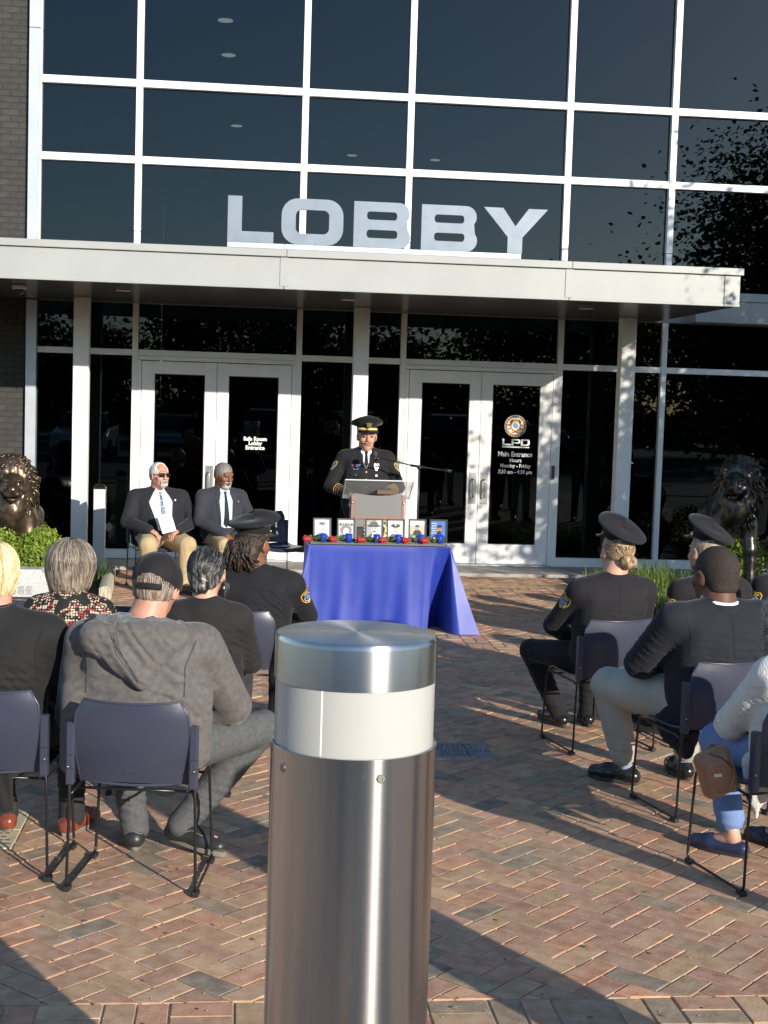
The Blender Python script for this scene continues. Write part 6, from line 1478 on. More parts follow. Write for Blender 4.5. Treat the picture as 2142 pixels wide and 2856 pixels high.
# chief at the lectern
p = Person('police chief in dress uniform and gold-braided cap speaking at the lectern', (1.285, -2.86, 0), R(178), Ht=1.79, sh=.225, bulk=1.16, seated=False, head=(R(6), R(-3), 0), belly=.02, hs=1.17)
CH = fabric('dress_uniform', (.016, .016, .018))
p.elb = [p.W(1.63, -2.88, 1.15), p.W(.925, -2.90, 1.15)]; p.wri = [p.W(1.47, -3.13, 1.10), p.W(1.10, -3.13, 1.085)]
p.body(SK_PINK, h=.005); p.top(CH, 'uniform_jacket', thick=.006, h=.009, base=.007, long=.10, wr=1.1); p.collar(SHIRTW, .067, .045, 'shirt_collar', tilt=8, opening=1)
lapels(p, CH, SHIRTW, TIEB, vlow=.185, spread=.046, ywide=.036, tie_len=.185, tie_w=.020, vb=.25)
F_ = V3(0, 1, .1)
def rect(w_, h_): return [(-w_ / 2, -h_ / 2), (w_ / 2, -h_ / 2), (w_ / 2, h_ / 2), (-w_ / 2, h_ / 2)]
nz = p.neck[2]
for z in (-.245, -.325, -.40): p.deco('button', V3(0, 0, nz + z), F_, disc(0, 0, .010, 12), GOLDM, off=.010)
for q in (-1, 1):
    p.deco('pocket_flap', V3(-q * .105, 0, nz - .27), F_, rect(.11, .045), CH, off=.007); p.deco('pocket_button', V3(-q * .105, 0, nz - .278), F_, disc(0, 0, .007, 10), GOLDM, off=.012); p.deco('pocket_pleat', V3(-q * .105, 0, nz - .35), F_, rect(.115, .10), CH, off=.003)
rc = [RED, NAVY, EWHITE, EBLUE, NAVY, RED, EWHITE, EBLUE]
for k in range(8): p.deco('ribbon_bar', V3(.105 + .034 - (k % 4) * .023, 0, nz - .175 - (k // 4) * .016), F_, rect(.021, .013), rc[k], off=.008, res=.02)
p.deco('wings_pin', V3(.105, 0, nz - .212), F_, [(-.032, .004), (0, -.006), (.032, .004), (.018, -.010), (-.018, -.010)], M('silver_pin', (.6, .6, .6), .25, metal=.9), off=.009)
SIL = MATS['silver_pin']
p.deco('badge', V3(-.105, 0, nz - .19), F_, shield(0, 0, .055, .075), SIL, off=.010); p.deco('mourning_band', V3(-.105, 0, nz - .188), F_, [(-.028, -.010), (.028, .0), (.028, .012), (-.028, .002)], BLK, off=.013)
for i in (0, 1):
    p.patch(i, .30, .55, 1.0)
    ax = p.wri[i] - p.elb[i]; L = np.linalg.norm(ax); ax /= L; a0 = Vector(ax).orthogonal().normalized(); b0 = Vector(ax).cross(a0)
    for k in range(4):
        c_ = Vector(p.elb[i] + ax * L * (.42 + k * .11)); rr = .0545 - k * .0018
        MB().tube([c_ + (a0 * math.cos(t) + b0 * math.sin(t)) * rr for t in np.linspace(0, 2 * math.pi, 25)[:-1]], .0062, 6, closed=True).build('sleeve_braid', M('gold_braid', (.62, .40, .05), .5), p.topo, True)
p.trousers(CH, h=.014); p.shoes(SHOEB, h=.010); p.police_cap(CH, pitch=6, badge=True, strap=M('gold_strap', (.75, .55, .20), .4), dz=-.004)
p.hair(hairm('hair_grey_short', (.28, .26, .24), (.5, .48, .45), 90), SHORT(.001, -.045))
MU = hairm('moustache_grey', (.20, .14, .10), (.36, .28, .21), 120); p.hair(MU, [('+', E((.014, .104, -.042), (.020, .009, .008)), 0), ('+', E((-.014, .104, -.042), (.020, .009, .008)), .006)], .004, name='moustache')
for q in (-1, 1): p.hair(MU, [('+', C((q * .016, .096, .030), (q * .046, .084, .032), .0045), 0)], .004, name='eyebrow')

# seated man with sunglasses
NAVB = fabric('blazer_navy_black', (.020, .021, .026)); PLAID = M('plaid_tie', (.05, .08, .13), .6, col2=(.35, .42, .50), vs_=60, fac=(.45, .6))
p = Person('grey-haired man in sunglasses, navy blazer and plaid tie seated by the Safe Room doors', (-.82, -2.36, 0), R(193), Ht=1.30, sh=.245, bulk=1.25, belly=.05, head=(R(22), R(2), 0))
p.kne = [V3(-.22, .42, .49), V3(.18, .42, .49)]; p.ank = [V3(-.20, .42, .085), V3(.16, .40, .085)]; p.toe = [V3(-.24, .58, .03), V3(.2, .56, .03)]; p.wri = [V3(-.14, .33, .635), V3(.15, .32, .635)]; p.elb = [V3(-.34, .06, .70), V3(.34, .06, .70)]
p.body(SK_PINK, h=.005, curl=.7, points=((.75, .5, -.35), (-.75, .5, -.35))); p.top(NAVB, 'blazer', thick=.008, h=.010, base=.008, wr=1.2); p.collar(SHIRTW, .074, .042, 'shirt_collar', tilt=8, opening=1)
lapels(p, NAVB, SHIRTW, PLAID, .045, vlow=.42, spread=.055, ywide=.125, tie_len=.40, dx=.06)
p.deco('lapel_pin', V3(-.15, 0, p.neck[2] - .12), V3(0, 1, .1), disc(0, 0, .010, 10), SIL, off=.012)
p.trousers(KHAKI, b=1.42, h=.011); p.shoes(SHOEB, h=.010)
WHH = hairm('hair_white_grey', (.38, .37, .35), (.68, .67, .64), 90)
p.hair(WHH, SHORT(.004, -.05) + [('-', E((0, .075, .085), (.06, .07, .05)), .02)], disp=p.strands(.005)); p.hair(hairm('beard_white', (.26, .23, .21), (.52, .49, .46), 130, (1, 1, .4)), [('+', E((0, .054, -.088), (.042, .038, .026)), 0), ('+', C((-.02, .099, -.046), (.02, .099, -.046), .008), .01), ('+', C((.03, .09, -.05), (.03, .08, -.09), .010), .015), ('+', C((-.03, .09, -.05), (-.03, .08, -.09), .010), .015), ('-', E((0, .108, -.062), (.018, .02, .008)), .006)], .0045, p.strands(.005, (160, 160, 60)), name='beard')
gl = MB()
for q in (-1, 1):
    v, f = shell(lambda u, t: (q * .033 + u * .025 * (1 - .15 * abs(2 * t - 1) ** 2), .112 - .010 * abs(q * .033 + u * .025) / .05, -.008 + .036 * t), 6, 4, .003); gl.add(v, f)
    gl.tube([(q * .056, .100, .018), (q * .080, .03, .016), (q * .083, -.02, .010)], .0028, 6)
gl.tube([(-.012, .113, .020), (.012, .113, .020)], .003, 6); p.on_head(gl); gl.build('sunglasses', M('sunglasses_brown', (.015, .008, .006), .12, spec=.6), p.root, True)
MB().tube([p.wri[1] + V3(.03 * math.cos(t), .012 * math.sin(t), .030 * math.sin(t)) for t in np.linspace(0, 6.28, 18)[:-1]], .005, 6, closed=True).build('wristwatch', GOLDM, p.root, True)
pp = empty('program_sheet', tuple(Vector((p.loc.x, p.loc.y, 0)) + Matrix.Rotation(p.rz, 3, 'Z') @ Vector((-.02, .40, .68))), R(193), 'white printed program sheet held by the man in sunglasses', 'paper')
sheet = MB().box(-.072, .072, -.0012, .0012, -.06, .14, .0004); T_ = Matrix.Rotation(R(14), 4, 'Y') @ Matrix.Rotation(R(24), 4, 'X'); sheet.xform(T_); sheet.build('page', MATS['paper_white'], pp)
for k in range(9):
    l_ = MB().box(-.042 + .01 * (k % 3), .042 - .008 * (k % 2), .0014, .0018, .105 - k * .016, .109 - k * .016); l_.xform(T_); l_.build('print_line', M('print_grey', (.35, .35, .36), .7), pp)

# seated man with grey beard
p = Person('bearded man in slate blazer, pale blue shirt and black tie seated by the empty chair', (-.16, -2.27, 0), R(203), Ht=1.315, sh=.215, bulk=1.08, head=(R(14), R(-10), 0), lean=.03)
p.kne = [V3(-.17, .42, .5), V3(.15, .42, .5)]; p.wri = [V3(-.09, .34, .60), V3(.10, .33, .60)]; p.elb = [V3(-.30, .07, .72), V3(.29, .07, .72)]
p.body(SK_BROWN, LIPD, h=.005, curl=.6, points=((.45, .75, -.5), (-.35, .75, -.5))); p.top(SUITG, 'blazer', thick=.007, h=.010, base=.008, wr=1.3); p.collar(SHIRTB, .070, .042, 'shirt_collar', tilt=8, opening=1); lapels(p, SUITG, SHIRTB, TIEB, .034, vlow=.40, spread=.045, ywide=.078, tie_len=.40)
p.deco('lapel_badge', V3(-.14, 0, p.neck[2] - .15), V3(0, 1, .1), shield(0, 0, .024, .036), GOLDM, off=.012)
p.trousers(KHAKI, b=1.1, h=.012); p.shoes(SHOEB, h=.010)
p.hair(hairm('hair_grey_cropped', (.09, .085, .08), (.28, .27, .26), 140, (1, 1, 1)), SHORT(.0, -.045)); BG = hairm('beard_grey', (.16, .14, .13), (.48, .46, .44), 120, (1, 1, .4)); p.hair(BG, [('+', E((0, .055, -.098), (.046, .042, .030)), 0), ('+', C((-.02, .099, -.044), (.02, .099, -.044), .007), .01), ('+', C((.032, .088, -.048), (.034, .07, -.095), .009), .015), ('+', C((-.032, .088, -.048), (-.034, .07, -.095), .009), .015), ('-', E((0, .108, -.060), (.017, .02, .007)), .006)], .0045, name='beard')
for q in (-1, 1): p.hair(BG, [('+', C((q * .016, .098, .028), (q * .046, .086, .030), .0042), 0)], .004, name='eyebrow')

# ------------------------------------------------ people standing beyond the rows (their shadows and mirror images show)
def stander(label, x, y, rz, Ht, top, pants, sk, cap):
    p = Person(label, (x, y, 0), rz, Ht=Ht, sh=.215, bulk=1.08, seated=False, group='people standing beside the seated rows', head=(R(random.uniform(-10, 10)), 0, 0))
    p.wri = [V3(-.16, .16, Ht - .80), V3(.16, .16, Ht - .80)]
    p.body(sk, h=.009); p.top(top, 'jacket', thick=.006, h=.016, long=.06); p.collar(top, .07, .04); p.trousers(pants, h=.018); p.shoes(SHOEB, h=.012)
    p.hair(hairm('hair_dark_plain', (.03, .022, .016), (.08, .06, .045), 80), SHORT(.002, -.05), h=.009)
    if cap: p.police_cap(UNI, pitch=4)
    return p.root
s1 = stander('officer in dark uniform and peaked cap standing beside the seated rows', 2.783, -12.86, R(-60), 1.74, UNI, UNI, SK_FAIR, True)
s2 = stander('person in black jacket standing bareheaded beside the seated rows', 4.98, -7.55, R(-3), 1.78, JKB, KHAKI2, SK_MID, False)
for k, (x, y) in enumerate(((-2.6, -19.2), (-1.15, -18.7), (1.15, -19.0), (2.05, -18.5), (-3.6, -18.3), (3.7, -19.3))):
    dup((s2, s1)[k % 2], None, (x, y, 0), R(random.uniform(-15, 15)), ('person in black jacket standing bareheaded behind the row of steel bollards', 'officer in dark uniform and peaked cap standing behind the row of steel bollards')[k % 2], 'people standing behind the bollards')
for src, x, y in ((s1, 4.6, -10.6), (s2, 4.15, -11.15), (s1, 5.25, -10.35), (s1, 4.45, -7.70), (s1, 5.55, -7.8), (s1, 6.12, -7.6), (s2, 6.7, -7.75)):  # first three added out of view to deepen the shade past the table
    dup(src, None, (x, y, 0), R(random.uniform(-12, 14)))
# ================================================================== LIONS
BRZ = M('dark_bronze', (.085, .062, .046), .36, metal=.8, col2=(.20, .145, .10), vs_=14, bump=.35, bs=40, rvar=.12, fac=(.4, .75), bdist=.004)
BRZD = M('black_bronze', (.045, .042, .040), .30, metal=.85, col2=(.11, .095, .08), vs_=12, bump=.35, bs=40, rvar=.1, fac=(.4, .75), bdist=.004)
def lion(label, loc, rz, mat, seed, hz, headyaw=0, pitch=0):
    t = empty('lion_statue', loc, rz, label, 'statue', 'bronze lions flanking the entrance'); lr = random.Random(seed)
    Rh = rotm(R(pitch), 0, R(headyaw)); o = V3(0, 0, hz); H = lambda x, y, z: o + Rh @ V3(x, y, z)
    sp = [('+', E(H(0, 0, 0), (.125, .145, .125), Rh), 0), ('+', C(H(0, .09, .035), H(0, .215, -.025), .062, .042), .04), ('+', E(H(.042, .165, -.075), (.052, .075, .045), Rh), .03), ('+', E(H(-.042, .165, -.075), (.052, .075, .045), Rh), .03), ('+', E(H(0, .150, -.135), (.052, .060, .036), Rh), .02),
          ('+', E(H(0, .238, -.035), (.040, .020, .024), Rh), .012), ('+', E(H(.062, .105, .052), (.048, .032, .018), Rh @ rotm(0, R(-14), R(-20))), .018), ('+', E(H(-.062, .105, .052), (.048, .032, .018), Rh @ rotm(0, R(14), R(20))), .018), ('+', E(H(.092, .065, -.045), (.048, .06, .06), Rh), .04), ('+', E(H(-.092, .065, -.045), (.048, .06, .06), Rh), .04),
          ('-', E(H(.058, .138, .018), (.026, .022, .014), Rh), .01), ('-', E(H(-.058, .138, .018), (.026, .022, .014), Rh), .01), ('+', E(H(.058, .112, .016), (.020, .020, .013), Rh), .003), ('+', E(H(-.058, .112, .016), (.020, .020, .013), Rh), .003),
          ('-', B(H(0, .21, -.112), (.075, .07, .006), .003, Rh), .008), ('-', C(H(0, .245, -.058), H(0, .235, -.112), .006), .006)]
    for q in (-1, 1):
        sp += [('-', E(H(q * .020, .252, -.042), (.009, .012, .008), Rh), .004), ('+', E(H(q * .150, -.02, .135), (.046, .024, .048), Rh @ rotm(0, 0, R(-q * 28))), .012), ('-', E(H(q * .158, .004, .135), (.028, .016, .030), Rh @ rotm(0, 0, R(-q * 28))), .008)]
    whisk = lambda X, Y, Z: .0016 * np.sin((Z - hz) * 300 + X * 60) * np.exp(-((X - H(0, .17, -.07)[0]) ** 2 + (Y - H(0, .17, -.07)[1]) ** 2 + (Z - H(0, .17, -.07)[2]) ** 2) / .006)
    sdf_obj('head', sp, .009, mat, t, whisk)
    ms_ = [('+', E(H(0, -.13, .03), (.235, .17, .27), Rh), 0), ('+', E(H(0, -.12, -.20), (.215, .19, .24)), .06), ('+', E(H(0, -.02, -.30), (.13, .13, .20)), .06), ('+', E(V3(0, -.30, hz - .18), (.2, .28, .26)), .08), ('-', E(H(0, .12, -.02), (.14, .17, .15), Rh), .03)]
    V, F = nets(ms_, .014, lambda X, Y, Z: .016 * vnoise(X * 26, Y * 26, Z * 9) + .01 * vnoise(X * 60, Y * 60, Z * 20)); mb = MB(); mb.add(V.tolist(), F.tolist())
    for k in range(230):
        ring = k / 230; a = lr.uniform(0, 2 * math.pi); r0 = lr.uniform(.150, .245); z0 = math.cos(a) * r0 * 1.08 + .02; x0 = math.sin(a) * r0; y0 = .035 - (r0 - .11) * 1.15 + lr.uniform(-.02, .02)
        dx, dz = math.sin(a), math.cos(a); L = lr.uniform(.10, .20); droop = .55 + .5 * max(0, -dz) + lr.uniform(-.1, .2)
        pts = []
        for j in range(7):
            u = j / 6; w_ = .012 * math.sin(u * 6 + k)
            pts.append(H(x0 + dx * L * .55 * u * (1 - .55 * u) + w_, y0 - L * .35 * u + .02 * math.sin(u * 3.1), z0 + dz * L * .5 * u - droop * L * u * u))
        mb.tube(pts, [.013, .017, .018, .016, .013, .009, .003], 5)
    for k in range(90):
        x0 = lr.uniform(-.2, .2); z0 = lr.uniform(-.42, -.12); y0 = .05 - abs(x0) * .5 - (.0 if z0 > -.3 else .02)
        pts = [H(x0 + .014 * math.sin(j + k), y0 + .018 * math.sin(j * .8), z0 - j * .024) for j in range(7)]; mb.tube(pts, [.012, .017, .018, .016, .012, .008, .003], 5)
    mb.build('mane', mat, t, True)
    zb = hz - .30
    b = [('+', E(V3(0, -.62, zb - .06), (.22, .52, .24)), 0), ('+', E(V3(0, -.22, zb - .04), (.24, .26, .28)), .1), ('+', E(V3(.0, -1.02, zb - .08), (.21, .24, .25)), .1)]
    for q in (-1, 1):
        fy = .10 if q > 0 else .0
        b += [('+', C(V3(q * .16, -.14, zb - .10), V3(q * .185, -.06 + fy * .5, zb - .42), .105, .075), .05), ('+', C(V3(q * .185, -.06 + fy * .5, zb - .42), V3(q * .19, -.02 + fy, .10), .072, .062), .03), ('+', E(V3(q * .19, .04 + fy, .06), (.085, .12, .06)), .03),
              ('+', C(V3(q * .17, -1.02, zb - .1), V3(q * .2, -.92, zb - .38), .13, .08), .05), ('+', C(V3(q * .2, -.92, zb - .38), V3(q * .2, -1.10, .22), .075, .055), .03), ('+', C(V3(q * .2, -1.10, .22), V3(q * .2, -1.02, .06), .055, .06), .03), ('+', E(V3(q * .2, -.94, .055), (.08, .12, .055)), .03)]
        for k in (-1, 0, 1): b += [('+', E(V3(q * .19 + k * .045, .13 + fy, .045), (.028, .04, .038)), .012)]
    sdf_obj('body', b, .018, mat, t, lambda X, Y, Z: .006 * vnoise(X * 12, Y * 12, Z * 12))
    tl = [(0, -1.22, zb), (0.03, -1.36, zb - .12), (.08, -1.42, zb - .35), (.1, -1.40, .3), (.08, -1.36, .2)]; MB().tube(fillet(tl, .1), .028, 8).build('tail', mat, t, True)
    return t
lion('brown bronze lion with shaggy mane above the boxwoods and granite block', (-2.31, -2.50, .0), R(186), BRZ, 4, 1.06, 4, -4)
lion('blackened bronze lion with turned head near the main entrance grasses', (5.33, -2.52, .0), R(168), BRZD, 9, 1.26, -20, -2)
pl_ = empty('lion_plinth', (5.5, -2.15, 0), R(-12), 'low granite plinth under the blackened lion', 'plinth')
MB().box(-.5, .5, -.75, .75, 0, .012, .003).build('slab', GRNP, pl_)

# ================================================================== PLANTS
def leaf_mesh(name, P, N, size, mat, parent, aspect=.55, jit=.5, seed=1):
    r_ = np.random.default_rng(seed); n = len(P)
    N = N + r_.normal(0, jit, (n, 3)); N /= np.linalg.norm(N, axis=1)[:, None] + 1e-9
    T = np.cross(N, r_.normal(0, 1, (n, 3))); T /= np.linalg.norm(T, axis=1)[:, None] + 1e-9; Bv = np.cross(N, T)
    s = size * r_.uniform(.6, 1.25, n)[:, None]
    V = np.empty((n, 4, 3)); V[:, 0] = P - T * s * .5; V[:, 1] = P + Bv * s * aspect * .5 + N * s * .08; V[:, 2] = P + T * s * .5; V[:, 3] = P - Bv * s * aspect * .5 + N * s * .08
    return mesh_obj(name, V.reshape(-1, 3), np.arange(n * 4).reshape(-1, 4), mat, parent)
def leafm(name, a, b, trans=.25):
    m = M(name, a, .5, col2=b, vs_=9, fac=(.3, .7), spec=.4); nt = m.node_tree; bs = nt.nodes['Principled BSDF']; out = [n for n in nt.nodes if n.type == 'OUTPUT_MATERIAL'][0]
    tl = nt.nodes.new('ShaderNodeBsdfTranslucent'); tl.inputs[0].default_value = (b[0] * 1.2, b[1] * 1.3, b[2], 1); mx = nt.nodes.new('ShaderNodeMixShader'); mx.inputs[0].default_value = trans
    nt.links.new(bs.outputs[0], mx.inputs[1]); nt.links.new(tl.outputs[0], mx.inputs[2]); nt.links.new(mx.outputs[0], out.inputs[0]); return m
BOX = leafm('boxwood_leaf', (.12, .19, .025), (.32, .40, .06)); TRL = leafm('maple_leaf', (.045, .075, .018), (.085, .12, .03)); FARL = leafm('far_leaf', (.018, .028, .012), (.035, .048, .018), .06); GRS = leafm('grass_blade', (.11, .17, .035), (.24, .31, .08)); WOOD = M('bark', (.085, .065, .05), .9, bump=.7, bs=30, var=.25, vs_=12)
def shrub(label, c, r_, n, seed):
    t = empty('boxwood_shrub', (c[0], c[1], 0), 0, label, 'shrub', 'clipped boxwood shrubs by the lions'); g_ = np.random.default_rng(seed)
    lob = g_.normal(0, 1, (26, 3)); lob /= np.linalg.norm(lob, axis=1)[:, None]
    d = g_.normal(0, 1, (n, 3)); d /= np.linalg.norm(d, axis=1)[:, None]; near = (d @ lob.T).max(1); rad = (g_.uniform(.72, 1.0, n) ** .6) * (.80 + .24 * np.clip((near - .72) / .26, 0, 1)) * (1 + .10 * (g_.random(n) > .93)); lump = 1 + .10 * np.sin(d[:, 0] * 7 + seed) * np.sin(d[:, 1] * 6 + 1) * np.cos(d[:, 2] * 6) + g_.normal(0, .055, n)
    P = d * np.array(r_) * (rad * lump)[:, None] + np.array([0, 0, c[2]]); k = P[:, 2] > .02
    leaf_mesh('foliage', P[k], d[k] * .8 + np.array([0, 0, .3]), .040, BOX, t, .55, .9, seed)
    for q in range(5): a = q * 1.3; MB().tube([(0.02 * math.cos(a), .02 * math.sin(a), 0), (r_[0] * .55 * math.cos(a), r_[1] * .55 * math.sin(a), c[2] * 1.1)], [.012, .005], 5).build('stem', WOOD, t, True)
shrub('round bright green boxwood between the brown lion and the post', (-1.99, -2.80, .40), (.235, .22, .25), 5200, 1); shrub('bright green boxwood under the muzzle of the brown bronze lion', (-2.42, -2.86, .40), (.25, .22, .23), 5200, 2)
shrub('boxwood between the blackened lion and the glass', (5.62, -1.75, .34), (.34, .3, .32), 4500, 3); shrub('dark low boxwood behind the blackened lion', (6.3, -1.9, .36), (.36, .32, .34), 3500, 4); shrub('small boxwood at the foot of the blackened lion', (5.42, -1.9, .25), (.22, .2, .25), 2500, 6)
def grass_clump(name, label, x, y, n, h_, spread, seed, mat=GRS, cat='grass', group=None, wb=.006):
    t = empty(name, (x, y, 0), 0, label, cat, group); g_ = random.Random(seed); V, F = [], []
    for k in range(n):
        a = g_.uniform(0, 6.283); r_ = spread * math.sqrt(g_.random()); bx, by = r_ * math.cos(a), r_ * math.sin(a); H_ = h_ * g_.uniform(.55, 1.1); la = g_.uniform(0, 6.283); le = H_ * g_.uniform(.15, .7); sd = (math.sin(la), -math.cos(la))
        prev = None
        for j in range(5):
            u = j / 4; w_ = wb * (1 - u ** 2) + .0006; cx, cy, cz = bx + math.cos(la) * le * u * u, by + math.sin(la) * le * u * u, H_ * (u - .25 * u ** 3 * (le / H_))
            V += [(cx - sd[0] * w_, cy - sd[1] * w_, cz), (cx + sd[0] * w_, cy + sd[1] * w_, cz)]
            if j: b = len(V) - 4; F.append((b, b + 1, b + 3, b + 2))
    mesh_obj('blades', V, F, mat, t); return t
GLB = ['arching grass clump in front of the column', 'grass clump at the edge of the paving near the main entrance doors', 'tall grass clump under the glass wall', 'grass clump next to the blackened lion', 'low grass clump before the blackened lion', 'grass clump behind the capped officer', 'thin grass clump along the glass sill']
for k, (x, y, h_) in enumerate(((4.25, -2.9, .36), (3.95, -3.6, .30), (4.55, -2.2, .40), (4.95, -2.7, .36), (4.75, -3.5, .32), (4.35, -3.9, .30), (4.05, -2.1, .28))): grass_clump('ornamental_grass', GLB[k], x, y, 260, h_, .26, 20 + k, group='ornamental grasses by the main entrance')
grass_clump('spiky_plant', 'dark spiky plant between the post and the edging stones', -1.42, -2.35, 60, .32, .07, 40, leafm('iris_leaf', (.05, .09, .03), (.10, .15, .05)), 'plant', wb=.011)
grass_clump('spiky_plant', 'thin upright iris leaves behind the column near the granite block', -2.1, -1.2, 24, .5, .07, 41, MATS['iris_leaf'], 'plant', wb=.008)
bed = MB().box(3.8, 9.0, -4.2, -.87, -.05, .004).build('planting_bed', M('mulch', (.05, .035, .025), .95, bump=.9, bs=60, var=.4, vs_=30)); tag(bed, kind='structure')
bed2 = MB().box(-6.0, -1.33, -3.4, -.87, -.05, .004).build('planting_bed', MATS['mulch']); tag(bed2, kind='structure')

def tree(name, label, x, y, h_, cr, zlo, nl, ls, mat, seed, group=None, clumps=60, lean=0):
    t = empty(name, (x, y, -.03), 0, label, 'tree', group); g_ = np.random.default_rng(seed); r_ = random.Random(seed)
    tr = MB().tube([(0, 0, 0), (.03, .02, zlo * .6), (-.04 + lean, .03, zlo * 1.3), (.05 + lean, -.05, h_ * .62), (lean, 0, h_ * .86)], [.03 * h_ * .55, .022 * h_ * .6, .018 * h_ * .6, .009 * h_ * .6, .02], 10)
    cz = (zlo + h_) / 2; hz_ = (h_ - zlo) / 2; P, N = [], []
    for k in range(clumps):
        d = g_.normal(0, 1, 3); d /= np.linalg.norm(d); q = np.array([d[0] * cr, d[1] * cr, d[2] * hz_]) * (g_.uniform(.45, 1.0)); q[2] += cz; w_ = 1.05 - .35 * max(0, (q[2] - cz) / hz_); q[0] *= w_; q[1] *= w_
        b0 = (0, 0, max(zlo * .9, q[2] - abs(hz_) * .55)); tr.tube([b0, tuple((np.array(b0) + q) / 2 + np.array([0, 0, .12])), tuple(q)], [.010 * h_ * .5, .006 * h_ * .5, .008], 5)
        m = nl // clumps; s = cr * g_.uniform(.16, .30); pp_ = g_.normal(0, 1, (m, 3)) * np.array([s, s, s * .75]); P.append(pp_ + q); N.append(np.tile(d * .4 + np.array([0, 0, .7]), (m, 1)))
    tr.build('trunk', WOOD, t, True); leaf_mesh('crown', np.concatenate(P), np.concatenate(N), ls, mat, t, .75, .6, seed); return t
tree('maple_tree', 'leafy young tree mirrored in the upper windows, shading the main entrance', 9.12, -6.1, 6.75, 2.2, 1.3, 27000, .11, TRL, 3, clumps=130)
FT = ['tall rounded tree', 'broad low tree', 'narrow tree', 'dense dark tree', 'loose spreading tree', 'small rounded tree', 'big old tree', 'slim young tree', 'wide tree', 'tall pale tree']
for k, (x, y, h_, cr) in enumerate(((-17, -52, 6.0, 3.4), (-11.5, -56, 6.6, 3.2), (-7.0, -54, 5.2, 2.4), (-1.5, -50, 7.4, 3.6), (3.0, -54, 7.8, 3.6), (8.0, -55, 6.2, 3.0), (13, -50, 8.2, 3.8), (18, -52, 8.5, 4.0), (24, -48, 9.0, 4.2), (31, -46, 9.5, 4.4), (-23, -50, 6.5, 3.5))):
    tree('lot_tree', '%s of the tree line across the parking lot, %s' % (FT[k % 10], ('behind the white car', 'behind the lamp post', 'beside the lamp post', 'behind the silver car', 'behind the dark car', 'behind the pickup gap', 'past the last car', 'near the lot corner', 'on the far corner', 'on the lot edge', 'at the lot end')[k]), x, y, h_, cr, .5, 6500, .34, FARL, 50 + k, 'trees across the parking lot', 46)
# a hedge-like wooded rise closes the view behind the lot
hd = empty('far_wood', (0, 0, 0), 0); hd['kind'] = 'stuff'
g_ = np.random.default_rng(77); n = 16000; xx = g_.uniform(-90, 110, n); top_ = 2.4 + 1.0 * np.sin(xx * .21) + .8 * np.sin(xx * .57 + 2) + .025 * np.maximum(xx, 0); P = np.stack([xx, -66 + g_.normal(0, 2.0, n), g_.uniform(0, 1, n) ** .7 * top_], 1)
bpy.data.objects.remove(hd); hd = leaf_mesh('far_wood', P, np.tile([0, .6, .6], (n, 1)), .9, FARL, None, .8, .6, 77); tag(hd, kind='stuff')

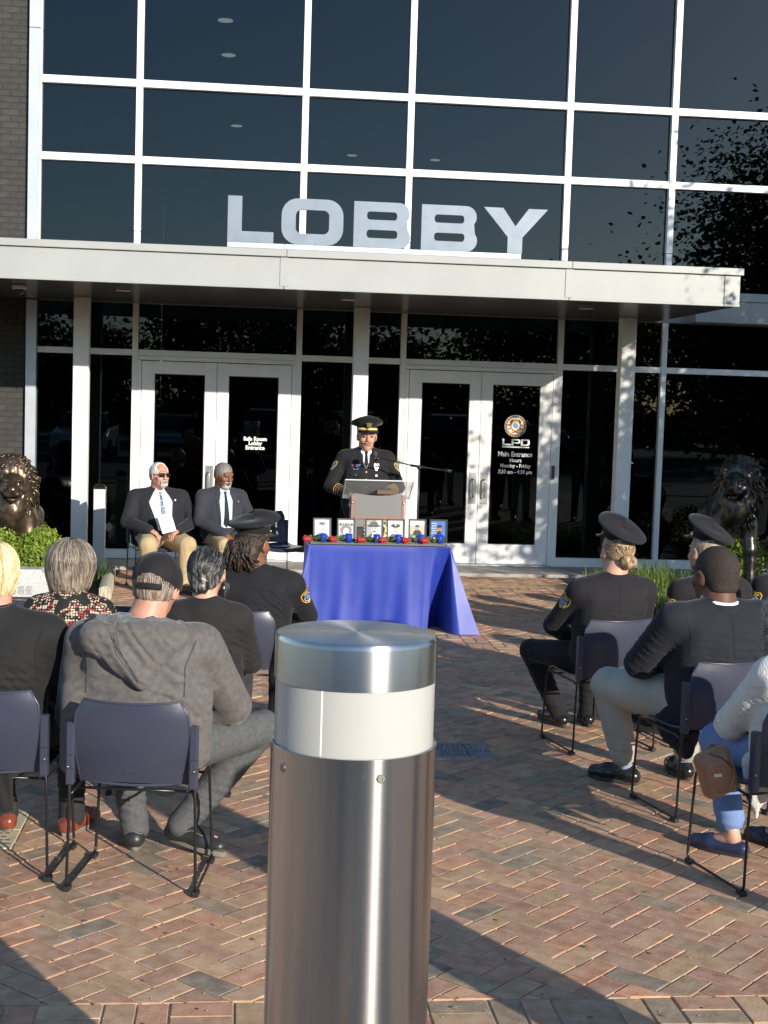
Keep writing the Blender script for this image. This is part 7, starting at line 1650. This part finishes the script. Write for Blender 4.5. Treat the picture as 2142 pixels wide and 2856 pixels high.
# ================================================================== PARKED CARS, LAMP POST (mirrored in the doors)
TYRE = M('tyre', (.015, .015, .015), .8); RIM = M('wheel_rim', (.45, .45, .46), .3, metal=.8); CGL = M('car_glass', (.01, .012, .014), .05, spec=.7); HL = M('headlamp', (.7, .7, .7), .1, spec=.7); TLT = M('tail_lamp', (.35, .01, .01), .2)
def car(label, x, y, rz, paint, suv):
    t = empty('parked_car', (x, y, -.03), rz, label, 'car', 'cars parked across the lot'); h0 = 1.45 if not suv else 1.72; L = 2.25; W_ = .9
    low = [(-L, .32), (L, .32), (L, .62), (L - .08, .80), (1.05 if not suv else 1.15, .98), (-L + .10, 1.0 if not suv else 1.05), (-L, .85)]
    cab = [(1.05 if not suv else 1.15, .96), (.35 if not suv else .55, h0 - .04), (.1, h0), (-1.1 if not suv else -1.9, h0 - .02), (-1.75 if not suv else -2.12, 1.0)]
    def slab(poly, w0, w1, mat, name):
        m_ = MB(); n = len(poly); zc = max(z for _, z in poly); zl = min(z for _, z in poly)
        ww = lambda z: w0 + (w1 - w0) * (z - zl) / (zc - zl)
        v = [(-ww(z), yy, z) for yy, z in poly] + [(ww(z), yy, z) for yy, z in poly]; f = [tuple(range(n)), tuple(range(2 * n - 1, n - 1, -1))] + [(i, n + i, n + (i + 1) % n, (i + 1) % n) for i in range(n)]
        o = m_.add(v, f).build(name, mat, t); md = o.modifiers.new('bev', 'BEVEL'); md.width = .06; md.segments = 2; md.limit_method = 'ANGLE'; md.angle_limit = R(25); return sharp_smooth(o, 35)
    slab(low, W_, W_ * .96, paint, 'body'); slab(cab, W_ * .93, W_ * .70, CGL, 'cabin_glass')
    MB().add([(-W_ * .70, .32 if not suv else .5, h0 - .03), (W_ * .70, .32 if not suv else .5, h0 - .03), (W_ * .69, -1.1 if not suv else -1.88, h0 - .01), (-W_ * .69, -1.1 if not suv else -1.88, h0 - .01), (-W_ * .66, .2, h0 + .03), (W_ * .66, .2, h0 + .03), (W_ * .66, -1.0 if not suv else -1.8, h0 + .03), (-W_ * .66, -1.0 if not suv else -1.8, h0 + .03)], [(4, 5, 6, 7), (0, 1, 5, 4), (1, 2, 6, 5), (2, 3, 7, 6), (3, 0, 4, 7)]).build('roof', paint, t)
    for sx in (-1, 1):
        for yy in (1.35, -1.35):
            w_ = MB().tube([(sx * .93, yy, .33), (sx * .70, yy, .33)], .33, 20).build('wheel', TYRE, t, ang=40); MB().tube([(sx * .94, yy, .33), (sx * .90, yy, .33)], .21, 14).build('rim', RIM, w_, ang=40)
        MB().box(sx * .66 - .17, sx * .66 + .17, L - .10, L + .012, .62, .74, .02).build('headlight', HL, t); MB().box(sx * .72 - .12, sx * .72 + .12, -L - .012, -L + .05, .74, .92, .02).build('tail_light', TLT, t); MB().box(sx * (W_ + .02), sx * (W_ + .16), .78, .92, 1.0, 1.12, .02) if False else None
    MB().box(-.55, .55, L - .02, L + .015, .42, .60, .01).build('grille', M('grille', (.02, .02, .02), .5), t)
CW, CS, CB, CR_ = [M('car_paint_' + n, c, .25, coat=.8, metal=m_) for n, c, m_ in (('white', (.7, .7, .7), 0), ('silver', (.42, .43, .44), .6), ('black', (.015, .015, .018), .2), ('red', (.25, .02, .02), .1))]
for lab, x, pt, suv in (('white car parked nose-in across the lot', -5.0, CW, False), ('silver car parked beside the white car', -2.1, CS, False), ('black utility car parked beyond the silver car', .9, CB, True), ('white utility car parked next to the black one', 3.9, CW, True), ('silver utility car parked past the white one', 6.9, CS, True), ('dark red car at the end of the parked row', 10.2, CR_, False)): car(lab, x, -30 + .2 * math.sin(x), R(0), pt, suv)
lp = empty('lamp_post', (-6.1, -46, -.03), 0, 'parking lot lamp post with twin flat heads', 'lamp post'); mt_ = M('lamp_metal', (.06, .06, .06), .5, metal=.4)
MB().tube([(0, 0, 0), (0, 0, 5.6)], [.09, .06], 10).build('pole', mt_, lp, True); MB().box(-1.0, .05, -.05, .05, 5.5, 5.58, .01).build('arm', mt_, lp); MB().box(-1.45, -.7, -.2, .2, 5.46, 5.6, .03).build('lamp_head', mt_, lp)
for lab, xx in (('utility pole beyond the lot carrying three wires, near the lamp post', -34), ('utility pole beyond the lot carrying three wires, near the far corner', 44)):
    u_ = empty('utility_pole', (xx, -58, -.03), 0, lab, 'pole'); MB().tube([(0, 0, 0), (0, 0, 10)], [.16, .11], 10).build('pole', WOOD, u_, True); MB().box(-.06, .06, -1.2, 1.2, 9.2, 9.34, .01).build('crossarm', WOOD, u_)
    if xx < 0:
        for k in (-1, 0, 1): MB().tube([(78 * q / 24, k * 1.1, 9.36 - 1.6 * math.sin(math.pi * q / 24) - .35 * k) for q in range(25)], .03, 4).build('wire', mt_, u_)
